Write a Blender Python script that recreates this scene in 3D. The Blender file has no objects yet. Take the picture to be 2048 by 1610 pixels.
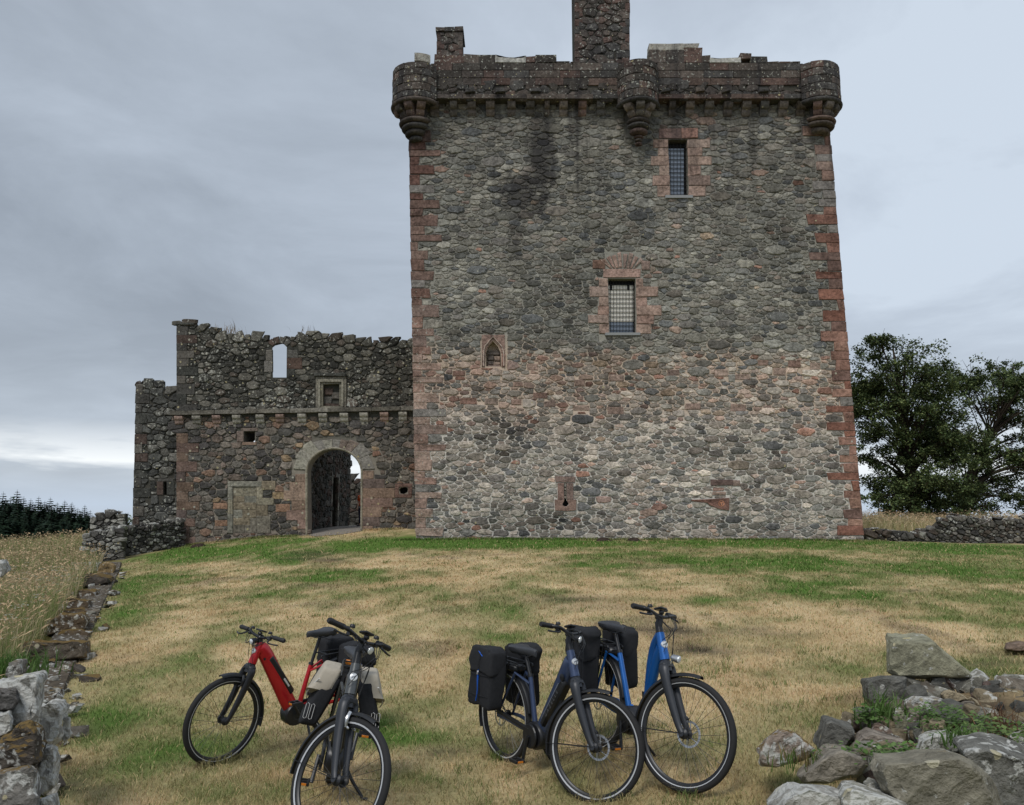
import bpy, bmesh, math, random
import numpy as np
from mathutils import Vector, Matrix
from mathutils.geometry import tessellate_polygon

# ------------------------------------------------------------------ camera, sky, sun, exposure
SC = bpy.context.scene
COL = SC.collection
FPX = 1620.0                      # focal length in photo pixels (2048 wide)
PITCH = math.atan(225.0 / FPX)
CZ = 1.90                         # eye height
SP, CP = math.sin(PITCH), math.cos(PITCH)

cam_d = bpy.data.cameras.new('camera')
cam_d.sensor_fit = 'HORIZONTAL'
cam_d.sensor_width = 36.0
cam_d.lens = 36.0 * FPX / 2048.0
cam_d.clip_start = 0.05
cam_d.clip_end = 6000
cam = bpy.data.objects.new('camera', cam_d)
COL.objects.link(cam)
cam.location = (0, 0, CZ)
cam.rotation_euler = (math.radians(90) + PITCH, 0, 0)
SC.camera = cam

SUN_EL, SUN_AZ = math.radians(52), math.radians(205)   # azimuth clockwise from +Y
sun_d = bpy.data.lights.new('sun', 'SUN')
sun_d.energy = 1.5
sun_d.angle = math.radians(18)
sun_d.color = (1.0, 0.965, 0.91)
sun = bpy.data.objects.new('sun', sun_d)
COL.objects.link(sun)
sd = Vector((math.sin(SUN_AZ) * math.cos(SUN_EL), math.cos(SUN_AZ) * math.cos(SUN_EL), math.sin(SUN_EL)))
sun.rotation_euler = sd.to_track_quat('Z', 'Y').to_euler()
sun.location = (0, -20, 40)

W = bpy.data.worlds.new('World')
SC.world = W
W.use_nodes = True
def world_nodes():
    nt = W.node_tree
    for n in list(nt.nodes): nt.nodes.remove(n)
    N, L = nt.nodes.new, nt.links.new
    out = N('ShaderNodeOutputWorld')
    bg = N('ShaderNodeBackground')
    bg.inputs['Strength'].default_value = 0.12
    sky = N('ShaderNodeTexSky'); sky.sky_type = 'NISHITA'; sky.sun_disc = False
    sky.sun_elevation = SUN_EL; sky.sun_rotation = SUN_AZ
    sky.air_density = 1.0; sky.dust_density = 1.5
    tc = N('ShaderNodeTexCoord')
    sep = N('ShaderNodeSeparateXYZ'); L(tc.outputs['Generated'], sep.inputs[0])
    def m(op, a, b=None, clamp=False):
        n = N('ShaderNodeMath'); n.operation = op; n.use_clamp = clamp
        for i, q in enumerate((a, b)):
            if q is None: continue
            if isinstance(q, (int, float)): n.inputs[i].default_value = q
            else: L(q, n.inputs[i])
        return n.outputs[0]
    zc = m('MAXIMUM', sep.outputs['Z'], 0.0)
    den = m('ADD', zc, 0.16)
    cx = m('DIVIDE', sep.outputs['X'], den)
    cy = m('DIVIDE', sep.outputs['Y'], den)
    comb = N('ShaderNodeCombineXYZ'); L(cx, comb.inputs[0]); L(cy, comb.inputs[1])
    def noise(vec, sc, det, rough, w, dist=0.0):
        n = N('ShaderNodeTexNoise'); n.noise_dimensions = '4D'
        n.inputs['Scale'].default_value = sc; n.inputs['Detail'].default_value = det
        n.inputs['Roughness'].default_value = rough; n.inputs['W'].default_value = w
        n.inputs['Distortion'].default_value = dist
        L(vec, n.inputs['Vector']); return n.outputs['Fac']
    big = noise(comb.outputs[0], 0.55, 2.0, 0.5, 3.3, 0.3)
    med = noise(comb.outputs[0], 1.6, 8.0, 0.60, 8.1, 0.5)
    v = m('ADD', m('ADD', m('MULTIPLY', big, 1.1), m('MULTIPLY', med, 0.72)), -0.10)
    # the deck thins towards the right of the view and darkens to the left
    v = m('ADD', v, m('MULTIPLY', sep.outputs['X'], 0.17))
    ramp = N('ShaderNodeValToRGB'); L(v, ramp.inputs[0])
    e = ramp.color_ramp.elements
    e[0].position = 0.46; e[0].color = (0.225, 0.257, 0.300, 1)
    e[1].position = 1.16; e[1].color = (0.510, 0.575, 0.655, 1)
    k = e.new(0.70); k.color = (0.330, 0.375, 0.435, 1)
    k = e.new(0.88); k.color = (0.420, 0.475, 0.550, 1)
    # low bank along the horizon: white cumulus over a pale blue gap
    low = N('ShaderNodeMapRange'); low.inputs['From Min'].default_value = 0.30; low.inputs['From Max'].default_value = 0.03
    L(sep.outputs['Z'], low.inputs['Value'])
    lowc = N('ShaderNodeMix'); lowc.data_type = 'RGBA'
    L(m('MULTIPLY', low.outputs[0], 0.55), lowc.inputs['Factor']); L(ramp.outputs[0], lowc.inputs['A'])
    lowc.inputs['B'].default_value = (0.46, 0.51, 0.575, 1)
    mp = N('ShaderNodeMapping'); mp.inputs['Scale'].default_value = (3.2, 3.2, 20.0); L(tc.outputs['Generated'], mp.inputs[0])
    bank = noise(mp.outputs[0], 1.0, 6.0, 0.55, 2.2, 0.2)
    def band(c, w):
        d = m('ABSOLUTE', m('SUBTRACT', sep.outputs['Z'], c))
        return m('SUBTRACT', 1.0, m('DIVIDE', d, w), True)
    wh = m('MULTIPLY', band(0.060, 0.045), m('MULTIPLY', m('SUBTRACT', bank, 0.47), 9.0, True), True)
    mixw = N('ShaderNodeMix'); mixw.data_type = 'RGBA'
    L(wh, mixw.inputs['Factor']); L(lowc.outputs['Result'], mixw.inputs['A']); mixw.inputs['B'].default_value = (0.78, 0.81, 0.83, 1)
    gap = m('MULTIPLY', band(0.012, 0.034), 0.85, True)
    mixg = N('ShaderNodeMix'); mixg.data_type = 'RGBA'
    L(gap, mixg.inputs['Factor']); L(mixw.outputs['Result'], mixg.inputs['A']); mixg.inputs['B'].default_value = (0.44, 0.52, 0.63, 1)
    # dark stripe of cloud above the bank
    dk = m('MULTIPLY', band(0.135, 0.075), m('MULTIPLY', m('SUBTRACT', noise(mp.outputs[0], 0.6, 4.0, 0.5, 6.6), 0.42), 3.0, True), True)
    mixd = N('ShaderNodeMix'); mixd.data_type = 'RGBA'
    L(m('MULTIPLY', dk, 0.8), mixd.inputs['Factor']); L(mixg.outputs['Result'], mixd.inputs['A']); mixd.inputs['B'].default_value = (0.245, 0.275, 0.320, 1)
    # clouds are given in scene brightness; divide by the background strength
    sc = N('ShaderNodeVectorMath'); sc.operation = 'SCALE'; L(mixd.outputs['Result'], sc.inputs[0]); sc.inputs['Scale'].default_value = 1 / 0.12
    fin = N('ShaderNodeMix'); fin.data_type = 'RGBA'; fin.inputs['Factor'].default_value = 0.94
    L(sky.outputs[0], fin.inputs['A']); L(sc.outputs[0], fin.inputs['B'])
    L(fin.outputs['Result'], bg.inputs['Color']); L(bg.outputs[0], out.inputs[0])
world_nodes()

SC.view_settings.view_transform = 'Standard'
SC.view_settings.look = 'None'
SC.view_settings.exposure = 0.34
SC.view_settings.gamma = 1.0
SC.view_settings.use_curve_mapping = False
SC.cycles.max_bounces = 6
SC.cycles.diffuse_bounces = 3
SC.cycles.transparent_max_bounces = 8

# ------------------------------------------------------------------ helpers
RNG = np.random.default_rng(7)

def at(px, py, Y):
    """World point at depth Y whose bearing is photo pixel (px, py)."""
    u, v = (px - 1024.0) / FPX, (805.0 - py) / FPX
    t = Y / (CP - v * SP)
    return (u * t, Y, CZ + t * (SP + v * CP))

def proj(x, y, z):
    d = y * CP + (z - CZ) * SP
    return 1024 + FPX * x / d, 805 - FPX * (-y * SP + (z - CZ) * CP) / d

def lin(r, g, b, k=1.0):
    f = lambda c: ((c / 255.0 + 0.055) / 1.055) ** 2.4 if c > 10 else c / 255.0 / 12.92
    return (f(r) * k, f(g) * k, f(b) * k)

def fade(t): return t * t * (3 - 2 * t)
def vnoise(x, y, seed=0):
    """Value noise on arrays, 0..1."""
    x = np.asarray(x, float); y = np.asarray(y, float)
    xi, yi = np.floor(x).astype(np.int64), np.floor(y).astype(np.int64)
    fx, fy = fade(x - xi), fade(y - yi)
    def h(i, j):
        n = (i * 374761393 + j * 668265263 + seed * 974711) & 0x7fffffff
        n = (n ^ (n >> 13)) * 1274126177 & 0x7fffffff
        return ((n ^ (n >> 16)) & 0xffff) / 65535.0
    a, b, c, d = h(xi, yi), h(xi + 1, yi), h(xi, yi + 1), h(xi + 1, yi + 1)
    return (a * (1 - fx) + b * fx) * (1 - fy) + (c * (1 - fx) + d * fx) * fy
def fbm(x, y, seed=0, oct=4):
    s, a, t = 0, 1.0, 0
    for o in range(oct):
        s = s + a * vnoise(np.asarray(x) * 2 ** o + 17 * o, np.asarray(y) * 2 ** o + 31 * o, seed + o); t += a; a *= 0.5
    return s / t

# -- materials
MATS = {}
def new_mat(name):
    m = bpy.data.materials.new(name); m.use_nodes = True
    MATS[name] = m
    return m, m.node_tree, m.node_tree.nodes['Principled BSDF']

def nmath(nt, op, a, b=None, clamp=False):
    n = nt.nodes.new('ShaderNodeMath'); n.operation = op; n.use_clamp = clamp
    for i, q in enumerate((a, b)):
        if q is None: continue
        if isinstance(q, (int, float)): n.inputs[i].default_value = q
        else: nt.links.new(q, n.inputs[i])
    return n.outputs[0]
def nnoise(nt, vec, sc, det=4.0, rough=0.55, out='Fac'):
    n = nt.nodes.new('ShaderNodeTexNoise')
    n.inputs['Scale'].default_value = sc; n.inputs['Detail'].default_value = det; n.inputs['Roughness'].default_value = rough
    if vec is not None: nt.links.new(vec, n.inputs['Vector'])
    return n.outputs[out]
def nmix(nt, f, a, b, blend='MIX'):
    n = nt.nodes.new('ShaderNodeMix'); n.data_type = 'RGBA'; n.blend_type = blend
    for s, q in (('Factor', f), ('A', a), ('B', b)):
        if isinstance(q, (int, float)): n.inputs[s].default_value = q
        elif isinstance(q, tuple): n.inputs[s].default_value = (q[0], q[1], q[2], 1)
        else: nt.links.new(q, n.inputs[s])
    return n.outputs['Result']
def nramp(nt, f, lo, hi):
    n = nt.nodes.new('ShaderNodeMapRange'); n.interpolation_type = 'SMOOTHSTEP'
    n.inputs['From Min'].default_value = lo; n.inputs['From Max'].default_value = hi
    nt.links.new(f, n.inputs['Value']); return n.outputs[0]
def nbump(nt, bsdf, h, strength, dist):
    n = nt.nodes.new('ShaderNodeBump'); n.inputs['Strength'].default_value = strength; n.inputs['Distance'].default_value = dist
    nt.links.new(h, n.inputs['Height']); nt.links.new(n.outputs[0], bsdf.inputs['Normal'])

def water_stain(nt, pos, col):
    """Black algae streaks that rain has drawn down the tower head, and the big blot under a broken spout."""
    s = nt.nodes.new('ShaderNodeSeparateXYZ'); nt.links.new(pos, s.inputs[0])
    mp = nt.nodes.new('ShaderNodeMapping'); mp.inputs['Scale'].default_value = (1.3, 0.0, 0.10); nt.links.new(pos, mp.inputs[0])
    st = nramp(nt, nnoise(nt, mp.outputs[0], 1.0, 4, 0.6), 0.50, 0.66)
    fall = nramp(nt, nmath(nt, 'ADD', s.outputs[2], nmath(nt, 'MULTIPLY', nnoise(nt, pos, 0.5, 3, 0.5), 4.0)), 12.5, 18.5)
    mask = nmath(nt, 'MULTIPLY', nmath(nt, 'MULTIPLY', st, fall), 0.62)
    def blot(x, z, rx, rz, k):
        d = nmath(nt, 'ADD', nmath(nt, 'POWER', nmath(nt, 'DIVIDE', nmath(nt, 'SUBTRACT', s.outputs[0], x), rx), 2.0), nmath(nt, 'POWER', nmath(nt, 'DIVIDE', nmath(nt, 'SUBTRACT', s.outputs[2], z), rz), 2.0))
        d = nmath(nt, 'ADD', d, nmath(nt, 'MULTIPLY', nmath(nt, 'SUBTRACT', nnoise(nt, pos, 2.4, 6, 0.7), 0.5), 3.6))
        return nmath(nt, 'MULTIPLY', nmath(nt, 'SUBTRACT', 1.0, nramp(nt, d, 0.1, 1.3)), k)
    for b in ((1.15, 15.4, .62, 2.3, .80), (.35, 14.2, 1.1, 1.05, .78), (.1, 12.4, .32, 1.7, .45)): mask = nmath(nt, 'MAXIMUM', mask, blot(*b))
    return nmix(nt, mask, col, (0.030, 0.028, 0.030))

def stone_material(name, fine, spot, lich=(0.50, 0.49, 0.43), spot2=(0.46, 0.40, 0.22), moss=False, bump=0.5, bdist=0.02, contrast=1.0):
    """Colour from the piece's own 'Col' attribute; its alpha is how much lichen grows on it."""
    m, nt, b = new_mat(name)
    geo = nt.nodes.new('ShaderNodeNewGeometry'); pos = geo.outputs['Position']
    at_ = nt.nodes.new('ShaderNodeAttribute'); at_.attribute_name = 'Col'
    n1 = nnoise(nt, pos, fine, 6, 0.62)
    n2 = nnoise(nt, pos, fine * 0.22, 3, 0.5)
    g = nmath(nt, 'ADD', nmath(nt, 'MULTIPLY', nmath(nt, 'SUBTRACT', n1, 0.5), 1.7 * contrast), nmath(nt, 'MULTIPLY', nmath(nt, 'SUBTRACT', n2, 0.5), 0.9 * contrast))
    g = nmath(nt, 'ADD', g, 1.0)
    g = nmath(nt, 'MAXIMUM', g, 0.25)
    vm = nt.nodes.new('ShaderNodeVectorMath'); vm.operation = 'SCALE'
    nt.links.new(at_.outputs['Color'], vm.inputs[0]); nt.links.new(g, vm.inputs['Scale'])
    colr = vm.outputs[0]
    # lichen: blotches and round spots
    l1 = nnoise(nt, pos, spot, 5, 0.6)
    la = nmath(nt, 'ADD', l1, nmath(nt, 'MULTIPLY', at_.outputs['Alpha'], 0.30))
    mask = nramp(nt, la, 0.74, 0.82)
    colr = nmix(nt, nmath(nt, 'MULTIPLY', mask, 0.85), colr, lich)
    vo = nt.nodes.new('ShaderNodeTexVoronoi'); vo.inputs['Scale'].default_value = spot * 0.75
    nt.links.new(pos, vo.inputs['Vector'])
    vsel = nt.nodes.new('ShaderNodeSeparateColor'); nt.links.new(vo.outputs['Color'], vsel.inputs[0])
    keep = nmath(nt, 'LESS_THAN', vsel.outputs[0], nmath(nt, 'MULTIPLY', at_.outputs['Alpha'], 0.55))
    rad = nmath(nt, 'MULTIPLY', vsel.outputs[1], 0.34)
    sm = nmath(nt, 'MULTIPLY', nmath(nt, 'LESS_THAN', vo.outputs['Distance'], rad), keep)
    colr = nmix(nt, nmath(nt, 'MULTIPLY', sm, 0.8), colr, nmix(nt, vsel.outputs[2], lich, spot2))
    if name == 'castle_stone': colr = water_stain(nt, pos, colr)
    if moss:
        am = nt.nodes.new('ShaderNodeAttribute'); am.attribute_name = 'moss'
        sx = nt.nodes.new('ShaderNodeSeparateXYZ'); nt.links.new(geo.outputs['Normal'], sx.inputs[0])
        up = nmath(nt, 'ADD', nmath(nt, 'MULTIPLY', sx.outputs[2], 0.55), nnoise(nt, pos, 7, 5, 0.6))
        mm = nramp(nt, nmath(nt, 'ADD', up, nmath(nt, 'MULTIPLY', am.outputs['Fac'], 0.9)), 1.30, 1.48)
        mc = nmix(nt, nnoise(nt, pos, 55, 4, 0.7), (0.022, 0.015, 0.008), (0.29, 0.195, 0.075))
        colr = nmix(nt, mm, colr, mc)
    nt.links.new(colr, b.inputs['Base Color'])
    b.inputs['Roughness'].default_value = 0.95
    b.inputs['Specular IOR Level'].default_value = 0.12
    nbump(nt, b, nmath(nt, 'ADD', n1, nmath(nt, 'MULTIPLY', nnoise(nt, pos, fine * 4, 3, 0.6), 0.35)), bump, bdist)
    return m

def plain(name, col, rough=0.5, metal=0.0, spec=0.5, noise=0.0, nscale=30.0, bump=0.0, coat=0.0):
    m, nt, b = new_mat(name)
    geo = nt.nodes.new('ShaderNodeTexCoord')
    f = nnoise(nt, geo.outputs['Object'], nscale, 4, 0.6)
    a = tuple(c * (1 - noise) for c in col); c2 = tuple(min(1, c * (1 + noise)) for c in col)
    nt.links.new(nmix(nt, f, a, c2), b.inputs['Base Color'])
    b.inputs['Roughness'].default_value = rough; b.inputs['Metallic'].default_value = metal
    b.inputs['Specular IOR Level'].default_value = spec
    b.inputs['Coat Weight'].default_value = coat
    if bump: nbump(nt, b, f, bump, 0.004)
    return m

stone_material('castle_stone', 11.0, 9.0, bump=0.8, bdist=0.04, lich=(0.42, 0.42, 0.37), contrast=1.45)
stone_material('boulder_stone', 14.0, 13.0, lich=(0.52, 0.52, 0.49), moss=True, bump=0.8, bdist=0.03, contrast=1.2)

# -- object helpers
def tag(o, label=None, cat=None, group=None, kind=None):
    if label: o['label'] = label
    if cat: o['category'] = cat
    if group: o['group'] = group
    if kind: o['kind'] = kind
    return o

def empty(name, loc=(0, 0, 0), rot=None, parent=None):
    o = bpy.data.objects.new(name, None); COL.objects.link(o)
    o.empty_display_size = 0.2
    o.location = loc
    if rot is not None: o.rotation_euler = rot
    if parent: o.parent = parent
    return o

def mesh_from(name, verts, faces, mat=None, col=None, smooth=False, moss=None):
    me = bpy.data.meshes.new(name)
    me.from_pydata([tuple(map(float, v)) for v in verts], [], faces)
    if mat: me.materials.append(MATS[mat] if isinstance(mat, str) else mat)
    if col is not None:
        a = me.color_attributes.new('Col', 'FLOAT_COLOR', 'POINT')
        col = np.asarray(col, np.float32)
        if col.ndim == 1: col = np.tile(col, (len(me.vertices), 1))
        if col.shape[1] == 3: col = np.hstack([col, np.zeros((len(col), 1), np.float32)])
        a.data.foreach_set('color', np.ascontiguousarray(col, np.float32).ravel())
    if moss is not None:
        a = me.attributes.new('moss', 'FLOAT', 'POINT')
        a.data.foreach_set('value', np.full(len(me.vertices), moss, np.float32))
    if smooth: me.polygons.foreach_set('use_smooth', np.ones(len(me.polygons), bool))
    me.update()
    return me

def big_mesh(name, V, Fq, mat, col=None, smooth=False):
    """Fast mesh from numpy: V (n,3), Fq (m,k) all faces with k corners."""
    me = bpy.data.meshes.new(name)
    V = np.ascontiguousarray(V, np.float32); Fq = np.ascontiguousarray(Fq, np.int32)
    n, k = len(Fq), Fq.shape[1]
    me.vertices.add(len(V)); me.vertices.foreach_set('co', V.ravel())
    me.loops.add(n * k); me.loops.foreach_set('vertex_index', Fq.ravel())
    me.polygons.add(n); me.polygons.foreach_set('loop_start', np.arange(0, n * k, k, dtype=np.int32))
    me.polygons.foreach_set('loop_total', np.full(n, k, np.int32))
    if smooth: me.polygons.foreach_set('use_smooth', np.ones(n, bool))
    me.materials.append(MATS[mat])
    if col is not None:
        a = me.color_attributes.new('Col', 'FLOAT_COLOR', 'POINT')
        a.data.foreach_set('color', np.ascontiguousarray(col, np.float32).ravel())
    me.update(calc_edges=True)
    me.validate()
    return me

def link(name, me, parent=None, loc=(0, 0, 0)):
    o = bpy.data.objects.new(name, me); COL.objects.link(o)
    o.location = loc
    if parent: o.parent = parent
    return o

def wpos(o):
    p = Vector((0, 0, 0))
    while o is not None: p += Vector(o.location); o = o.parent
    return p

def piece(name, verts, faces, mat, parent, col=None, smooth=False, moss=None):
    """World-space geometry -> object with its origin at its own centre, child of an unrotated parent."""
    V = np.asarray(verts, float)
    c = V.mean(0)
    me = mesh_from(name, V - c, faces, mat, col, smooth, moss)
    base = wpos(parent) if parent else Vector((0, 0, 0))
    return link(name, me, parent, Vector(c) - base)

class Batch:
    """Collects many small pieces into one mesh (the ones too small or too many to single out)."""
    def __init__(s): s.v, s.f, s.c, s.n = [], [], [], 0
    def add(s, V, F, col):
        V = np.asarray(V, float)
        s.v.append(V); s.f += [tuple(i + s.n for i in f) for f in F]
        c = np.asarray(col, float)
        if c.ndim == 1: c = np.tile(c, (len(V), 1))
        s.c.append(c); s.n += len(V)
    def build(s, name, mat, parent, kind='stuff', smooth=False):
        V = np.vstack(s.v); C = np.vstack(s.c)
        base = np.array(wpos(parent)) if parent else np.zeros(3)
        o = link(name, mesh_from(name, V - base, s.f, mat, C, smooth), parent)
        if kind: o['kind'] = kind
        return o

# -- polygons
def clip(poly, nx, ny, d):
    """keep nx*x+ny*y <= d"""
    out = []
    n = len(poly)
    for i in range(n):
        a, b = poly[i], poly[(i + 1) % n]
        da, db = nx * a[0] + ny * a[1] - d, nx * b[0] + ny * b[1] - d
        if da <= 0: out.append(a)
        if (da < 0 < db) or (db < 0 < da):
            t = da / (da - db); out.append((a[0] + (b[0] - a[0]) * t, a[1] + (b[1] - a[1]) * t))
    return out
def area(p):
    return 0.5 * sum(p[i][0] * p[(i + 1) % len(p)][1] - p[(i + 1) % len(p)][0] * p[i][1] for i in range(len(p)))

def rubble(box, keep, blocks, radii, seed, ax=0.62, gap=1.0, fill=1.0, bound=None, snap=(0, .5, .8)):
    """Random rubble in pixel units of a wall face: power cells of packed discs.
    keep(x, y) -> inside the wall; blocks: rectangles the stones must leave free."""
    rng = np.random.default_rng(seed)
    x0, y0, x1, y1 = box
    S = []                                  # x*ax, y, r
    cell = 14.0; grid = {}
    def near(u, v, R):
        k = int(R // cell) + 1
        ci, cj = int(u // cell), int(v // cell)
        for i in range(ci - k, ci + k + 1):
            for j in range(cj - k, cj + k + 1):
                for q in grid.get((i, j), ()): yield q
    Wn, Hn = int((x1 - x0) * 1) + 4, int((y1 - y0) * 1) + 4
    bad = np.zeros((Hn, Wn), bool)                    # reserved rectangles and the hearts of discs already placed
    for b in blocks: bad[max(0, int(b[1] - 1 - y0)):max(0, int(math.ceil(b[3] + 1 - y0))), max(0, int(b[0] - 1 - x0)):max(0, int(math.ceil(b[2] + 1 - x0)))] = True
    rmax = max(r for r, _ in radii)
    for r, tries in radii:
        n = int(tries * fill * (x1 - x0) * (y1 - y0) * ax / (r * r))
        for u, v, k in zip(rng.uniform(x0 * ax, x1 * ax, n), rng.uniform(y0, y1, n), rng.uniform(0.85, 1.2, n)):
            x, rr = u / ax, r * k
            if snap: v = v + (round(v / 13.5) * 13.5 - v) * snap[int(rr * 977) % len(snap)]
            jx, jy = int(x - x0), int(v - y0)
            if not (0 <= jx < Wn and 0 <= jy < Hn) or bad[jy, jx] or not keep(x, v): continue
            if any((u - S[q][0]) ** 2 + (v - S[q][1]) ** 2 < (0.80 * (rr + S[q][2])) ** 2 for q in near(u, v, rr + rmax * 1.2)): continue
            grid.setdefault((int(u // cell), int(v // cell)), []).append(len(S)); S.append((u, v, rr))
            q = 0.80 * rr * 0.72; bad[max(0, int(v - q - y0)):int(v + q - y0) + 1, max(0, int(x - q / ax - x0)):int(x + q / ax - x0) + 1] = True
    out = []
    for i, (u, v, r) in enumerate(S):
        R = r * 1.5 + 2
        P = [(u - R, v - R), (u + R, v - R), (u + R, v + R), (u - R, v + R)]
        for q in near(u, v, R + rmax * 1.6):
            if q == i: continue
            du, dv = S[q][0] - u, S[q][1] - v
            D = math.hypot(du, dv)
            if D > 2 * R + S[q][2] or D < 1e-6: continue
            k = (D * D + 0.6 * (r * r - S[q][2] ** 2)) / (2 * D) - gap * 0.8
            P = clip(P, du / D, dv / D, (u * du + v * dv) / D + k)
            if len(P) < 3: break
        if len(P) < 3: continue
        P = [(a / ax, b) for a, b in P]
        sx = u / ax
        for b in blocks:
            xs = [p[0] for p in P]; ys = [p[1] for p in P]
            if max(xs) < b[0] - gap or min(xs) > b[2] + gap or max(ys) < b[1] - gap or min(ys) > b[3] + gap: continue
            c = [(b[0] - sx, (1, 0, b[0] - gap)), (sx - b[2], (-1, 0, -(b[2] + gap))), (b[1] - v, (0, 1, b[1] - gap)), (v - b[3], (0, -1, -(b[3] + gap)))]
            P = clip(P, *max(c, key=lambda q: q[0])[1])
            if len(P) < 3: break
        if len(P) >= 3 and bound:
            for pl in bound:
                P = clip(P, *pl)
                if len(P) < 3: break
        if len(P) < 3 or abs(area(P)) < 14: continue
        # round the corners, roughen, thin out
        Q = []
        for k in range(len(P)):
            a, b = P[k], P[(k + 1) % len(P)]
            if (a[0] - b[0]) ** 2 + (a[1] - b[1]) ** 2 < 1.2: Q.append(((a[0] + b[0]) / 2, (a[1] + b[1]) / 2)); continue
            t = rng.uniform(0.06, 0.24)
            Q.append((a[0] + (b[0] - a[0]) * t, a[1] + (b[1] - a[1]) * t)); Q.append((a[0] + (b[0] - a[0]) * (1 - t), a[1] + (b[1] - a[1]) * (1 - t)))
        jq = min(1.1, 0.05 * math.sqrt(abs(area(Q)))); Q = [(a + rng.normal(0, jq), b + rng.normal(0, jq * .8)) for a, b in Q]
        if area(Q) < 0: Q = Q[::-1]
        out.append(Q)
    return out

def stone_geo(Q, M, rng, h=0.045, hmin=0.015):
    """Rough rubble stone from its outline Q (px); M(px, py, off) -> world, off is towards the viewer."""
    Q = np.asarray(Q); c = Q.mean(0); n = len(Q)
    ext = np.ptp(Q, 0)
    hh = hmin + h * rng.uniform(0.35, 1.0) * min(1.0, min(ext) / 16.0)
    tx, ty = rng.normal(0, 0.35, 2) * hh / max(6, max(ext)) * 2
    V = []
    def ring(s, off, jit, tilt):
        for p in Q:
            q = c + (p - c) * s * (1 + rng.normal(0, jit))
            o = off + (tx * (q[0] - c[0]) + ty * (q[1] - c[1])) * tilt + rng.normal(0, 0.10) * hh * tilt
            V.append(M(q[0], q[1], o))
    ring(1.04, -0.05, 0, 0); ring(0.985, hh * 0.5, 0.015, 0.5); ring(0.82, hh, 0.04, 1)
    V.append(M(c[0], c[1], hh * rng.uniform(0.9, 1.25)))
    F = []
    for k in range(n):
        j = (k + 1) % n
        F += [(k, j, n + j, n + k), (n + k, n + j, 2 * n + j, 2 * n + k), (2 * n + k, 2 * n + j, 3 * n)]
    return V, F

def block_geo(Q, M, rng, front=0.03, back=-0.12, bev=1.2, jit=0.5, rough=0.0):
    """Dressed block: outline Q (px, any polygon) with chamfered arris."""
    Q = np.asarray(Q, float) + rng.normal(0, jit, (len(Q), 2))
    if area([tuple(q) for q in Q]) < 0: Q = Q[::-1]
    c = Q.mean(0); n = len(Q)
    d = np.linalg.norm(Q - c, axis=1, keepdims=True)
    ins = c + (Q - c) * (1 - np.minimum(0.4, bev * 1.3 / np.maximum(d, 1)))
    V = [M(q[0], q[1], back) for q in Q] + [M(q[0], q[1], front - 0.012) for q in Q]
    V += [M(q[0], q[1], front + rng.normal(0, rough)) for q in ins]
    V.append(M(c[0], c[1], front + rng.normal(0, rough * 1.5)))
    F = []
    for k in range(n):
        j = (k + 1) % n
        F += [(k, j, n + j, n + k), (n + k, n + j, 2 * n + j, 2 * n + k), (2 * n + k, 2 * n + j, 3 * n)]
    return V, F
def rect(x0, y0, x1, y1): return [(x0, y0), (x1, y0), (x1, y1), (x0, y1)]

def face_map(Y0):
    def M(px, py, off=0.0):
        x, y, z = at(px, py, Y0); return (x, Y0 - off, z)
    return M

def wall_core(name, outline, holes, Y0, thick, mat, parent, M=None, through=True, reveal=None):
    """Solid wall behind the stones with real openings. outline/holes in px; holes: (poly, depth) depth None = right through."""
    M = M or face_map(Y0)
    loops = [outline] + [h[0] for h in holes]
    V, F = [], []
    flat = [[Vector((p[0], -p[1], 0)) for p in l] for l in loops]
    tris = tessellate_polygon(flat)
    allp = [p for l in loops for p in l]
    V += [M(p[0], p[1], 0) for p in allp]
    F += [tuple(t) for t in tris]
    # back face: with the holes that go through
    def splay(h):
        k = h[2] if len(h) > 2 else 1.0; cx = sum(p[0] for p in h[0]) / len(h[0]); cy = sum(p[1] for p in h[0]) / len(h[0])
        return [(cx + (p[0] - cx) * k, cy + (p[1] - cy) * (1 + (k - 1) * .3)) for p in h[0]]
    thr = [h for h in holes if h[1] is None]
    loops2 = [outline] + [splay(h) for h in thr]
    flat2 = [[Vector((p[0], -p[1], 0)) for p in l] for l in loops2]
    n0 = len(V); all2 = [p for l in loops2 for p in l]
    V += [M(p[0], p[1], -thick) for p in all2]
    F += [tuple(n0 + i for i in t) for t in tessellate_polygon(flat2)]
    def skirt(poly, d, back=None):
        k0 = len(V); n = len(poly)
        for p in poly: V.append(M(p[0], p[1], 0))
        for p in (back or poly): V.append(M(p[0], p[1], -d))
        for i in range(n):
            j = (i + 1) % n; F.append((k0 + i, k0 + j, k0 + n + j, k0 + n + i))
    skirt(outline, thick)
    for h in holes:
        p, d = h[0], h[1]
        skirt(p, thick if d is None else d, splay(h) if d is None else None)
        if d is not None:
            k0 = len(V); V.extend(M(q[0], q[1], -d) for q in p); F.append(tuple(range(k0, k0 + len(p))))
    base = np.array(wpos(parent))
    me = mesh_from(name, np.asarray(V) - base, F, mat)
    bm = bmesh.new(); bm.from_mesh(me); bmesh.ops.remove_doubles(bm, verts=bm.verts, dist=1e-4); bmesh.ops.recalc_face_normals(bm, faces=bm.faces); bm.to_mesh(me); bm.free()
    return link(name, me, parent)

def emit(stones, M, colf, parent, rng, top=300, name='stone', stuff='small_stones', h=0.05, mat='castle_stone', hmin=0.015):
    """The largest stones become parts of their own, the rest one joined part."""
    stones = sorted(stones, key=lambda q: -abs(area(q)))
    b = Batch()
    for i, Q in enumerate(stones):
        V, F = stone_geo(Q, M, rng, h, hmin)
        c = np.mean(Q, 0); col = colf(c[0], c[1], rng)
        if i < top: piece(name, V, F, mat, parent, col)
        else: b.add(V, F, col)
    if b.n: b.build(stuff, mat, parent)

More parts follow.
